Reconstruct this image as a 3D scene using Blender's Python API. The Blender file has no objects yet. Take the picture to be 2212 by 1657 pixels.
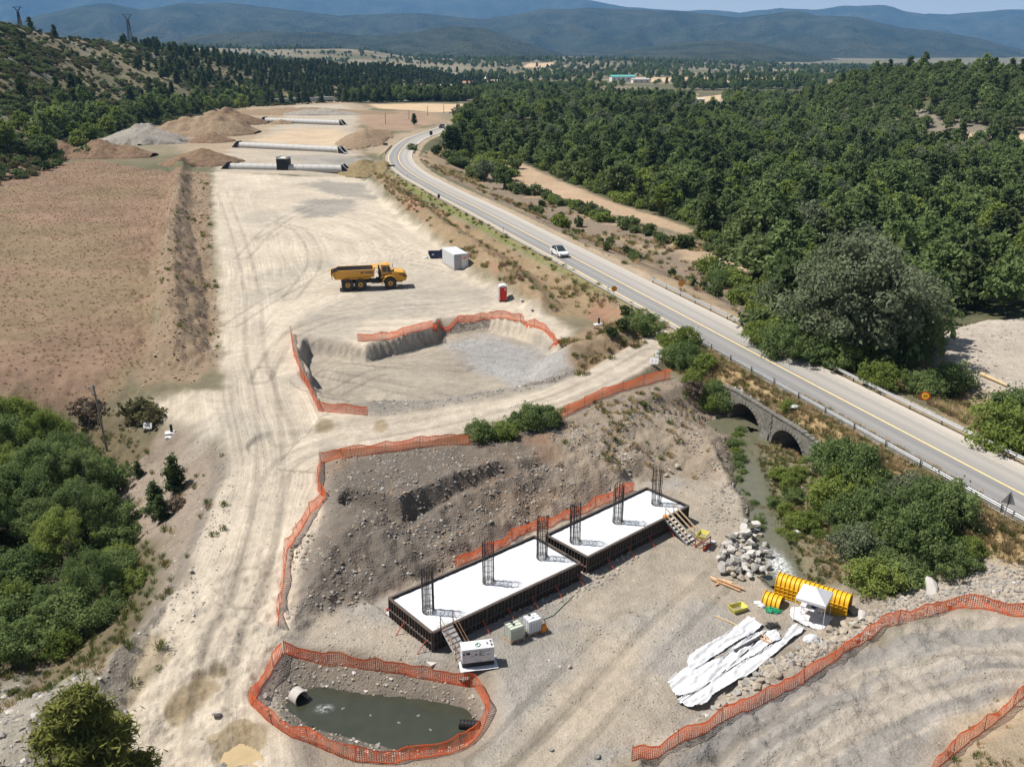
import bpy, math, random
import numpy as np
from mathutils import Vector, Matrix

random.seed(7)
rng = np.random.default_rng(7)
SC = bpy.context.scene
COL = SC.collection
R = math.radians

# ------------------------------------------------------------------ camera
FPX, CXP, CYP, YHOR, CAMZ = 1960.0, 1106.0, 828.5, 105.0, 33.3     # survey frame 2212 x 1657
PITCH = math.atan((CYP - YHOR) / FPX)
cam_d = bpy.data.cameras.new('camera')
cam = bpy.data.objects.new('camera', cam_d)
COL.objects.link(cam)
cam.location = (0, 0, CAMZ)
cam.rotation_euler = (math.pi / 2 - PITCH, 0, 0)
cam_d.sensor_width = 36.0
cam_d.lens = 36.0 * FPX / 2212.0
cam_d.clip_start = 0.5
cam_d.clip_end = 60000
SC.camera = cam

# ------------------------------------------------------------------ sky, sun, exposure
SUN_EL, SUN_AZ = R(58.0), math.atan2(0.13, -0.99)        # azimuth of the sun as seen from the site (from +x, ccw)
w = bpy.data.worlds.new('World')
SC.world = w
w.use_nodes = True
nt = w.node_tree
for n in list(nt.nodes):
    nt.nodes.remove(n)
out = nt.nodes.new('ShaderNodeOutputWorld')
bg = nt.nodes.new('ShaderNodeBackground')
sky = nt.nodes.new('ShaderNodeTexSky')
sky.sky_type = 'NISHITA'
sky.sun_disc = False
sky.sun_elevation = SUN_EL
sky.sun_rotation = math.pi / 2 - SUN_AZ
sky.air_density = 1.0
sky.dust_density = 1.5
sky.altitude = 500
bg.inputs['Strength'].default_value = 0.05
# thin fair weather cloud mixed over the whole sky
tc = nt.nodes.new('ShaderNodeTexCoord')
mp = nt.nodes.new('ShaderNodeMapping')
mp.inputs['Scale'].default_value = (1.0, 1.0, 5.0)
nz = nt.nodes.new('ShaderNodeTexNoise')
nz.inputs['Scale'].default_value = 3.2
nz.inputs['Detail'].default_value = 7
nz.inputs['Roughness'].default_value = 0.58
cr = nt.nodes.new('ShaderNodeValToRGB')
cr.color_ramp.elements[0].position = 0.47
cr.color_ramp.elements[0].color = (0, 0, 0, 1)
cr.color_ramp.elements[1].position = 0.80
cr.color_ramp.elements[1].color = (1, 1, 1, 1)
mx = nt.nodes.new('ShaderNodeMixRGB')
mx.inputs[2].default_value = (10.5, 11.0, 11.4, 1)
nt.links.new(tc.outputs['Generated'], mp.inputs[0])
nt.links.new(mp.outputs[0], nz.inputs['Vector'])
nt.links.new(nz.outputs['Fac'], cr.inputs[0])
spx = nt.nodes.new('ShaderNodeSeparateXYZ'); nt.links.new(tc.outputs['Generated'], spx.inputs[0])
hzn = nt.nodes.new('ShaderNodeMapRange'); hzn.inputs[1].default_value = 0.0; hzn.inputs[2].default_value = 0.30; hzn.inputs[3].default_value = 0.97; hzn.inputs[4].default_value = 0.0
nt.links.new(spx.outputs[2], hzn.inputs[0])                 # whitish haze low in the sky, all the way round
mxf = nt.nodes.new('ShaderNodeMath'); mxf.operation = 'MAXIMUM'; nt.links.new(cr.outputs[0], mxf.inputs[0]); nt.links.new(hzn.outputs[0], mxf.inputs[1])
nt.links.new(mxf.outputs[0], mx.inputs[0])
nt.links.new(sky.outputs[0], mx.inputs[1])
nt.links.new(mx.outputs[0], bg.inputs[0])
nt.links.new(bg.outputs[0], out.inputs[0])

sd_ = bpy.data.lights.new('sun', 'SUN')
sd_.energy = 5.0
sd_.angle = R(0.53)
sd_.color = (1.0, 0.955, 0.89)
sun = bpy.data.objects.new('sun', sd_)
COL.objects.link(sun)
sdir = Vector((math.cos(SUN_EL) * math.cos(SUN_AZ), math.cos(SUN_EL) * math.sin(SUN_AZ), math.sin(SUN_EL)))
sun.rotation_euler = sdir.to_track_quat('Z', 'Y').to_euler()
sun.location = (0, 0, 200)

SC.view_settings.view_transform = 'Standard'
SC.view_settings.look = 'None'
SC.view_settings.exposure = 0.5
SC.view_settings.gamma = 1.0
SC.render.engine = 'CYCLES'
SC.cycles.max_bounces = 5
SC.cycles.diffuse_bounces = 2
SC.cycles.glossy_bounces = 2
SC.cycles.transmission_bounces = 3
SC.cycles.transparent_max_bounces = 8
SC.cycles.volume_bounces = 0
SC.cycles.use_denoising = True

# ------------------------------------------------------------------ small helpers
_tab = np.random.default_rng(11).random((256, 256))

def vnoise(x, y):
    x = np.asarray(x, float); y = np.asarray(y, float)
    xi = np.floor(x).astype(np.int64); yi = np.floor(y).astype(np.int64)
    fx = x - xi; fy = y - yi
    fx = fx * fx * (3 - 2 * fx); fy = fy * fy * (3 - 2 * fy)
    a = _tab[xi & 255, yi & 255]; b = _tab[(xi + 1) & 255, yi & 255]
    c = _tab[xi & 255, (yi + 1) & 255]; d = _tab[(xi + 1) & 255, (yi + 1) & 255]
    return (a * (1 - fx) + b * fx) * (1 - fy) + (c * (1 - fx) + d * fx) * fy

def fbm(x, y, o=4, s=0.0):
    v = 0.0; a = 0.5; t = 0.0
    x = np.asarray(x, float) + 17.3 * s; y = np.asarray(y, float) - 9.1 * s
    for k in range(o):
        v = v + a * vnoise(x + 31.7 * k, y + 12.9 * k); t += a
        x = x * 2.03; y = y * 2.03; a *= 0.5
    return v / t - 0.5          # about -0.5 .. 0.5

def sstep(a, b, x):
    t = np.clip((np.asarray(x, float) - a) / (b - a), 0, 1)
    return t * t * (3 - 2 * t)

def seg_near(P, X, Y):
    """nearest distance to an open polyline P (n,2+), segment parameter along it (in metres) and signed side"""
    P = np.asarray(P, float)
    best = np.full(X.shape, 1e18); par = np.zeros(X.shape); side = np.zeros(X.shape); idx = np.zeros(X.shape)
    L = 0.0
    for i in range(len(P) - 1):
        ax, ay = P[i, :2]; bx, by = P[i + 1, :2]
        dx, dy = bx - ax, by - ay; l2 = dx * dx + dy * dy; l = math.sqrt(l2)
        t = np.clip(((X - ax) * dx + (Y - ay) * dy) / l2, 0, 1)
        ex = X - ax - t * dx; ey = Y - ay - t * dy
        d2 = ex * ex + ey * ey
        m = d2 < best
        best = np.where(m, d2, best); par = np.where(m, L + t * l, par); idx = np.where(m, i + t, idx)
        side = np.where(m, np.sign(dx * ey - dy * ex), side)
        L += l
    return np.sqrt(best), par, side, idx

def poly_sd(P, X, Y):
    """signed distance to a closed polygon, negative inside"""
    P = np.asarray(P, float)[:, :2]
    n = len(P)
    d2 = np.full(X.shape, 1e18); ins = np.zeros(X.shape, bool)
    for i in range(n):
        ax, ay = P[i]; bx, by = P[(i + 1) % n]
        dx, dy = bx - ax, by - ay; l2 = dx * dx + dy * dy + 1e-12
        t = np.clip(((X - ax) * dx + (Y - ay) * dy) / l2, 0, 1)
        ex = X - ax - t * dx; ey = Y - ay - t * dy
        d2 = np.minimum(d2, ex * ex + ey * ey)
        c = ((ay > Y) != (by > Y)) & (X < dx * (Y - ay) / (dy if abs(dy) > 1e-12 else 1e-12) + ax)
        ins ^= c
    d = np.sqrt(d2)
    return np.where(ins, -d, d)

def at(px, py, z):
    """survey: the point at height z seen at frame position (px, py)"""
    dx = (px - CXP) / FPX; dy = -(py - CYP) / FPX
    d = np.array([dx, math.cos(PITCH) + dy * math.sin(PITCH), -math.sin(PITCH) + dy * math.cos(PITCH)])
    t = (z - CAMZ) / d[2]
    return np.array([0, 0, CAMZ]) + d * t

def A(pts, z):
    return [tuple(at(p[0], p[1], p[2] if len(p) > 2 else z)) for p in pts]
# ------------------------------------------------------------------ lie of the land
ROADZ = 1.5
ROAD_C = A([(972, 272), (952, 279.4), (914.8, 291.9), (889.8, 302.3), (873.2, 315.8), (862.3, 330.4), (860.2, 342.9),
            (865.9, 355.4), (879.4, 367.9), (900.2, 382.5), (939.8, 403.3), (973.2, 421), (1014.8, 440.8), (1056.5, 461.7),
            (1098.2, 483.5), (1164.8, 518.3), (1228.6, 550.7), (1297.8, 587.1), (1370.7, 626.3), (1443.7, 663.7), (1518.3, 703.2),
            (1596.6, 745), (1674.8, 787), (1785.7, 846), (1865.8, 887), (1958.5, 934.4), (2041, 979.3), (2119, 1020.6),
            (2212, 1067)], ROADZ)
_p = np.array(ROAD_C)
# carry the road on beyond both ends of the view
d0 = _p[0] - _p[1]; d0 /= np.linalg.norm(d0)
far = [_p[0] + d0 * 40 + np.array([14, 0, 0]), _p[0] + d0 * 110 + np.array([60, 10, 0])][::-1]
d1 = _p[-1] - _p[-4]; d1 /= np.linalg.norm(d1)
ROAD = np.vstack([np.array(far), _p, [_p[-1] + d1 * 15, _p[-1] + d1 * 45]])
def smooth_line(P, it=2):
    P = np.asarray(P, float)
    for _ in range(it):
        q = [P[0]]
        for i in range(len(P) - 1):
            q += [P[i] * .75 + P[i + 1] * .25, P[i] * .25 + P[i + 1] * .75]
        q.append(P[-1]); P = np.array(q)
    return P
# ease the small survey wobble out of the straight, then round it
_r = ROAD.copy()
for _ in range(6):
    _r[1:-1] = _r[1:-1] * .5 + (_r[:-2] + _r[2:]) * .25
_w = (sstep(170, 120, ROAD[:, 1]) * 0.85)[:, None]
ROAD = ROAD * (1 - _w) + _r * _w
ROAD = smooth_line(ROAD, 1)
def road_s(X, Y):
    d, par, side, idx = seg_near(ROAD, X, Y)
    return d * side, par        # + on the left of travel (towards the camera end), i.e. east/right of the picture

# polar profiles of the hills: bearing in frame columns, range, height
_pc = {}
def prof(tab, px, k):
    key = (id(tab), k)
    if key not in _pc:
        t = np.array(tab, float); xs = np.arange(-1500, 4001, 10.0); v = np.interp(xs, t[:, 0], t[:, k])
        kk = np.hanning(19); kk /= kk.sum(); _pc[key] = (xs, np.convolve(np.pad(v, 9, mode='edge'), kk, 'valid'))
    return np.interp(px, *_pc[key])
LH_RIDGE = [(-1500, 460, 60), (-600, 520, 56), (0, 560, 46), (150, 700, 38), (280, 820, 36.5), (420, 900, 29), (480, 950, 26), (600, 1050, 16), (850, 1250, 8), (940, 1300, -2), (1010, 1380, -12), (1100, 1400, -14)]
LH_FOOT = [(-1500, 200, 2), (-600, 240, 2), (0, 273, 2), (100, 315, 2), (200, 372, 2), (350, 460, 1), (500, 625, 1), (600, 650, 0), (750, 717, -4), (900, 768, -9), (1010, 780, -9), (1100, 800, -10)]
RH_RIDGE = [(1600, 690, -11), (1690, 650, -7), (1780, 630, 4), (1840, 600, 13), (1900, 590, 17.5), (2000, 575, 21), (2100, 565, 21), (2212, 560, 20.5), (2700, 540, 23), (4000, 500, 24)]
RH_FOOT = [(1600, 560, -8), (1690, 520, -6), (1780, 470, -5), (1900, 420, -4), (2000, 390, -3), (2212, 375, -2), (2700, 360, -2), (4000, 340, -2)]
PL_RIDGE = [(-1500, 2600, 45), (300, 2600, 38), (600, 2600, 29), (760, 2600, 31), (850, 2600, 16), (900, 2600, 7), (1000, 2600, 4), (1200, 2600, 4), (1400, 2600, 0), (1600, 2600, -10), (1750, 2600, -16), (3500, 2600, -16)]

PITZ, WATZ, SUMPZ = -2.3, -2.75, -3.7          # pit floor, stream surface, water in the sump
BERM = A([(392, 366), (388, 420), (376, 500), (372, 600), (378, 690), (388, 760)], 0.3)
BANK = A([(815, 385), (870, 430), (950, 492), (1040, 548), (1110, 600), (1165, 645)], 1.2)
BANK_Z = [2.4, 2.6, 2.5, 2.4, 2.6, 1.6]
MOUND2 = A([(1245, 752), (1310, 735), (1385, 708)], 1.0)
RUBBLE = A([(820, 898), (900, 884), (980, 870), (1100, 846), (1225, 815)], -0.8)
P_PIT = A([(625, 1375), (700, 1330), (790, 1300), (838, 1290), (960, 1232), (1100, 1168), (1260, 1092), (1400, 1030), (1510, 1010), (1600, 1060), (1640, 1150),
           (1690, 1232), (1850, 1290), (1880, 1330), (1760, 1395), (1640, 1452), (1500, 1560), (1370, 1640), (1200, 1750), (600, 1750), (520, 1600), (520, 1500), (580, 1410)], PITZ)
P_TRENCH = A([(800, 1300), (1390, 1030), (1520, 1085), (1450, 1135), (1010, 1350), (930, 1400)], PITZ - .25)
P_PIT2 = A([(660, 800), (668, 768), (720, 772), (790, 784), (850, 768), (945, 744), (955, 722), (1055, 716), (1130, 730), (1192, 772), (1232, 822), (1180, 850), (1050, 868), (900, 888), (780, 890), (712, 872), (690, 845)], -2.0)
P_GULLY = A([(-500, 1000), (-200, 1010), (0, 1000), (120, 985), (220, 1020), (270, 1100), (315, 1230), (260, 1320), (150, 1410), (50, 1500), (-200, 1640), (-700, 1500)], -6.0)
P_POND = A([(652, 1512), (700, 1505), (800, 1522), (900, 1532), (985, 1552), (995, 1580), (950, 1602), (870, 1596), (780, 1570), (690, 1545)], SUMPZ)
P_BUSH = A([(1650, 1010), (1720, 1010), (1830, 1060), (1960, 1140), (2070, 1215), (2010, 1262), (1880, 1275), (1780, 1272), (1710, 1240), (1665, 1150)], -2.2)
P_GRAV = A([(2030, 765), (2070, 722), (2140, 702), (2300, 690), (2700, 690), (2700, 920), (2330, 900), (2212, 880), (2110, 830)], 0.0)
STREAM = A([(1640, 925), (1618, 975), (1612, 1010), (1622, 1045), (1645, 1090), (1664, 1140), (1670, 1185), (1680, 1225), (1705, 1262)], WATZ)
HAUL = A([(560, 860, 0), (585, 940, -.35), (595, 1010, -.7), (570, 1120, -1.3), (530, 1230, -1.75), (480, 1350, -2.1), (440, 1470, -2.3), (440, 1560, -2.4), (470, 1700, -2.5)], 0)
SIDE = A([(600, 965, -.7), (760, 950, -.6), (900, 935, -.45), (1050, 905, -.2), (1200, 862, .1), (1320, 806, .45), (1420, 745, 1.0), (1490, 712, 1.45)], 0)
RAMP = A([(2700, 1430, 0.3), (2330, 1420, 0), (2110, 1425, -.3), (1930, 1485, -.8), (1740, 1590, -1.4), (1560, 1720, -2.0)], 0)
TERRACE = A([(760, 1105), (870, 1135), (980, 1085), (1090, 1045)], -1.5)

# culvert headwall: a line parallel to the road, crossed by two barrels
HW_A = at(1566, 905, WATZ); HW_B = at(1780, 1010, WATZ)
def _proj_road():
    P = np.array([HW_A, HW_B]); return P

def terrain(X, Y, rough=True):
    X = np.asarray(X, float); Y = np.asarray(Y, float)
    RR = np.hypot(X, Y)
    s, par = road_s(X, Y)
    # column of the frame in which a bearing falls
    px = CXP + FPX * X / np.maximum(Y * math.cos(PITCH), 1e-3)
    px = np.where(Y <= 1, np.where(X > 0, 4000, -1500), px)
    far = sstep(420, 1000, RR)
    right = 1.3 - 5.6 * sstep(5.5, 24, s)
    left = 0.0 - 0.0 * s + 1.0 * sstep(-42, -62, X) * sstep(60, 110, Y)
    z = np.where(s > 0, right, left)
    z = z + (-9.0 - z) * far - 7.0 * sstep(1200, 2400, RR)
    # hills
    def hill(z, ridge, foot, drop):
        rf, zf = prof(foot, px, 1), prof(foot, px, 2); rr, zr = prof(ridge, px, 1), prof(ridge, px, 2)
        t = (RR - rf) / (rr - rf)
        up = sstep(0, 1, np.clip(t, 0, 1)) * .6 + np.clip(t, 0, 1) * .4
        up = np.where(t > 1, np.maximum(0, 1 - drop * (t - 1)), up)
        n = fbm(X / 60, Y / 60, 4, 3) * 7 * np.clip(t * 2, 0, 1) * np.clip(1.2 - np.abs(t - .6), 0, 1)
        h = z + (zr - z) * up + n * np.clip(t * 3, 0, 1)
        return np.where(t > 0, np.maximum(z, h), z)
    z = hill(z, LH_RIDGE, LH_FOOT, 0.55)
    z = hill(z, RH_RIDGE, RH_FOOT, 0.8)
    zr = prof(PL_RIDGE, px, 2)
    t = np.clip((RR - 1700) / 900, 0, 1)
    z = np.where(RR > 1700, np.maximum(z, -16 + (zr + 16) * sstep(0, 1, t) * (1 - 0.35 * sstep(2600, 4000, RR)) + 8 * fbm(X / 160, Y / 160, 3, 5) * t), z)
    near = RR < 520
    if not near.any():
        return z
    x, y, zz, ss = X[near], Y[near], z[near], s[near]
    n1 = fbm(x / 3.1, y / 3.1, 4, 1); n2 = fbm(x / 0.9, y / 0.9, 3, 2); n3 = fbm(x / 9, y / 9, 3, 4)
    def cut(zz, P, zf, k, nz=0.6):
        d = poly_sd(P, x, y) + n1 * nz
        return np.minimum(zz, zf + k * np.maximum(0, d))
    def fill(zz, P, zf, k, nz=0.6):
        d = poly_sd(P, x, y) + n1 * nz
        return np.maximum(zz, zf - k * np.maximum(0, d))
    def ridge(zz, L, crest, k, w=0.4, nz=0.8):
        d, par, sd, ix = seg_near(L, x, y)
        c = np.interp(ix, np.arange(len(crest)), crest) if isinstance(crest, list) else crest
        return np.maximum(zz, c + n3 * .9 + n1 * .7 - k * np.maximum(0, d - w))
    def path(zz, L, w, kc, kf, nz=0.5):
        d, par, sd, ix = seg_near(L, x, y)
        zp = np.interp(ix, np.arange(len(L)), [p[2] for p in L])
        e = np.maximum(0, d - w + n1 * nz)
        return np.clip(zz, zp - kf * e, zp + kc * e)
    zz = cut(zz, P_GULLY, -6.2, 0.62, 2.0)
    # road embankment on the near (left) side
    emb = ROADZ - 0.12 - 0.52 * np.maximum(0, -ss - 5.0)
    zz = np.where(ss < 0, np.maximum(zz, np.maximum(emb, -9)), zz)
    zz = ridge(zz, BERM, [2.6, 3.2, 3.4, 3.3, 3.2, 2.2], 0.80, 0.5)
    d, _q, sd, ix = seg_near(BANK, x, y)
    zz = np.maximum(zz, np.where(-ss > 6, np.interp(ix, np.arange(6), BANK_Z) + n3 * 1.2 + n1 * .6 - 0.62 * np.maximum(0, d - .5), -99))
    # excavations
    zz = np.where(ss < -3, cut(zz, P_BUSH, -2.3, 0.5, 1.0), zz)
    zz = np.where(ss < 0, np.maximum(zz, emb), zz)
    pit = cut(zz, P_PIT, PITZ, 0.36, 1.4)
    # terrace bench in the back slope
    dt, _, sdt, ixt = seg_near(TERRACE, x, y)
    zz = np.minimum(zz, np.maximum(pit, PITZ))
    zz = cut(zz, P_TRENCH, PITZ - .25, 0.9, .3)
    zz = path(zz, HAUL, 4.2, 0.55, 0.62)
    zz = cut(zz, P_PIT2, -2.0, np.where((y > 94) & (x < -2) | (y > 104), 3.2, 1.0), 0.55)
    zz = ridge(zz, RUBBLE, [-.9, -.75, -.6, -.6, -.3], 0.8, .2)
    zz = np.where(-ss > 7, ridge(zz, MOUND2, [1.6, 1.9, 2.0], 0.7, .6), zz)
    zz = path(zz, SIDE, 2.5, 0.9, 0.7)
    zz = np.where(ss < -3.5, cut(zz, P_PIT, PITZ, 0.5, 1.2), zz)
    zz = np.where(dt < 2.0, np.minimum(zz, np.interp(ixt, np.arange(4), [-1.1, -1.8, -1.7, -1.1]) + np.maximum(0, dt - .7) * 1.8 + n1 * .5), zz)
    zz = cut(zz, P_TRENCH, PITZ - .25, 0.9, .3)
    zz = path(zz, RAMP, 4.4, 0.5, 0.8)
    zz = cut(zz, P_POND, SUMPZ - .55, 0.62, .5)
    # stream bed
    d, _q, sd, ix = seg_near(STREAM, x, y)
    zz = np.where(ss < -8.2, np.minimum(zz, WATZ - .4 + 0.75 * np.maximum(0, d - 0.9 + n1 * .8)), zz)
    pp = par[near]
    lat = np.maximum(0, np.abs(pp - 481.2) - 7.0)
    bed = np.where(np.abs(pp - 477.6) < 2.6, WATZ - .35, WATZ + .1) + lat * .9
    hw = (ss < -6.2) & (lat < 5)
    zz = np.where(hw, np.minimum(zz, bed + .3 * np.maximum(0, -9 - ss)), zz)
    zz = np.where((ss >= -6.2) & (ss < -5) & (lat < 5), np.minimum(zz, ROADZ - .12 - (.95 - .08 * lat) * np.maximum(0, -ss - 5)), zz)
    zz = np.where(ss > 6, fill(zz, P_GRAV, 0.6, 0.5, 1.5), zz)
    if rough:
        r = np.hypot(x, y)
        amp = np.clip(1.6 - r / 200, .25, 1)
        vm = np.abs(ss) > 6.2
        zz = zz + np.where(vm, (n2 * .10 + n1 * .12) * amp, 0)
        pit_d = poly_sd(P_PIT, x, y)
        rub = sstep(14, 4, pit_d) * sstep(-1.5, .5, pit_d) * vm           # rubble on the cut faces
        zz = zz + rub * (n1 * 1.0 + n2 * .5 + n3 * 1.1)
        db, _, _, _ = seg_near(BERM, x, y)
        zz = zz + sstep(6.5, 4.5, db) * (n2 * .9 + n1 * 1.0)
        dk, _, _, _ = seg_near(BANK, x, y)
        zz = zz + sstep(7, 4, dk) * vm * (n2 * .3 + n1 * .55)
    # carriageway
    zz = np.where(np.abs(ss) < 6.4, np.where(np.abs(ss) < 5.3, ROADZ - 0.16, np.minimum(zz, ROADZ - 0.14)), zz)
    z[near] = zz
    return z

def H(x, y):
    return float(terrain(np.array([x]), np.array([y]))[0])

def hitn(pts):
    """where the sight lines through frame positions meet the ground (surveying the layout)"""
    P = np.asarray(pts, float)
    dx = (P[:, 0] - CXP) / FPX; dy = -(P[:, 1] - CYP) / FPX
    D = np.stack([dx, math.cos(PITCH) + dy * math.sin(PITCH), -math.sin(PITCH) + dy * math.cos(PITCH)], 1)
    D /= np.hypot(D[:, 0], D[:, 1])[:, None]
    n = len(P)
    lo = np.full(n, 14.0); hi = np.full(n, np.nan)
    rs = 14.0 * (1.006 ** np.arange(0, 900))
    rs = rs[rs < 2600]
    XX = D[:, 0][:, None] * rs; YY = D[:, 1][:, None] * rs; ZZ = CAMZ + D[:, 2][:, None] * rs
    T = terrain(XX.ravel(), YY.ravel()).reshape(XX.shape)
    below = ZZ <= T
    k = np.where(below.any(1), below.argmax(1), len(rs) - 1)
    k = np.maximum(k, 1)
    i = np.arange(n)
    a = ZZ[i, k - 1] - T[i, k - 1]; b = ZZ[i, k] - T[i, k]
    f = np.clip(a / np.where(np.abs(a - b) < 1e-9, 1, a - b), 0, 1)
    r = rs[k - 1] + (rs[k] - rs[k - 1]) * f
    return np.stack([D[:, 0] * r, D[:, 1] * r, CAMZ + D[:, 2] * r], 1)

def hit(px, py):
    return hitn([(px, py)])[0]
HWS = -6.2                                     # offset of the culvert headwall from the road centre line
def road_pt(par, s, z=ROADZ):
    """a point at distance par along the road, s to its right"""
    P = ROAD; L = 0.0
    for i in range(len(P) - 1):
        d = P[i + 1, :2] - P[i, :2]; l = np.linalg.norm(d)
        if par <= L + l or i == len(P) - 2:
            t = (par - L) / l; d = d / l
            q = P[i, :2] + d * l * t
            n = np.array([-d[1], d[0]])
            return np.array([q[0] + n[0] * s, q[1] + n[1] * s, z]), d
        L += l
def par_of(x, y):
    return float(road_s(np.array([x]), np.array([y]))[1][0])
_sp = at(1650, 937, WATZ)
BARRELS = [(477.6, 2.75), (484.9, 2.55)]
# ------------------------------------------------------------------ materials (procedural)
def new_mat(name):
    m = bpy.data.materials.new(name); m.use_nodes = True
    t = m.node_tree
    for n in list(t.nodes): t.nodes.remove(n)
    o = t.nodes.new('ShaderNodeOutputMaterial')
    return m, t, o

def N(t, typ, **kw):
    n = t.nodes.new(typ)
    for k, v in kw.items():
        if k in n.inputs: n.inputs[k].default_value = v
        else: setattr(n, k, v)
    return n

_mats = {}
def mat(name, col, rough=0.8, metal=0.0, spec=0.3, var=0.12, nscale=6.0, dirt=None, bump=0.0, coat=0.0):
    """painted / plastic / concrete surfaces: base colour, grain, wear and a little dust"""
    if name in _mats: return _mats[name]
    m, t, o = new_mat(name)
    b = N(t, 'ShaderNodeBsdfPrincipled')
    b.inputs['Roughness'].default_value = rough; b.inputs['Metallic'].default_value = metal
    b.inputs['Specular IOR Level'].default_value = spec
    b.inputs['Coat Weight'].default_value = coat
    tc = N(t, 'ShaderNodeTexCoord'); nz = N(t, 'ShaderNodeTexNoise', Scale=nscale, Detail=5.0, Roughness=0.62)
    t.links.new(tc.outputs['Object'], nz.inputs['Vector'])
    mr = N(t, 'ShaderNodeMapRange'); mr.inputs[1].default_value = .3; mr.inputs[2].default_value = .7
    mr.inputs[3].default_value = 1 - var; mr.inputs[4].default_value = 1 + var
    t.links.new(nz.outputs['Fac'], mr.inputs[0])
    mul = N(t, 'ShaderNodeVectorMath', operation='SCALE'); mul.inputs[0].default_value = col[:3]
    t.links.new(mr.outputs[0], mul.inputs['Scale'])
    src = mul.outputs[0]
    if dirt:
        n2 = N(t, 'ShaderNodeTexNoise', Scale=nscale * .45, Detail=6.0, Roughness=0.7)
        t.links.new(tc.outputs['Object'], n2.inputs['Vector'])
        r2 = N(t, 'ShaderNodeMapRange'); r2.inputs[1].default_value = .45; r2.inputs[2].default_value = .72
        r2.inputs[3].default_value = 0; r2.inputs[4].default_value = dirt[3]
        t.links.new(n2.outputs['Fac'], r2.inputs[0])
        mm = N(t, 'ShaderNodeMixRGB'); mm.inputs[2].default_value = (*dirt[:3], 1)
        t.links.new(r2.outputs[0], mm.inputs[0]); t.links.new(src, mm.inputs[1]); src = mm.outputs[0]
    t.links.new(src, b.inputs['Base Color'])
    if bump:
        bp = N(t, 'ShaderNodeBump', Strength=bump, Distance=0.02)
        t.links.new(nz.outputs['Fac'], bp.inputs['Height']); t.links.new(bp.outputs[0], b.inputs['Normal'])
    t.links.new(b.outputs[0], o.inputs[0])
    _mats[name] = m
    return m

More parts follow.
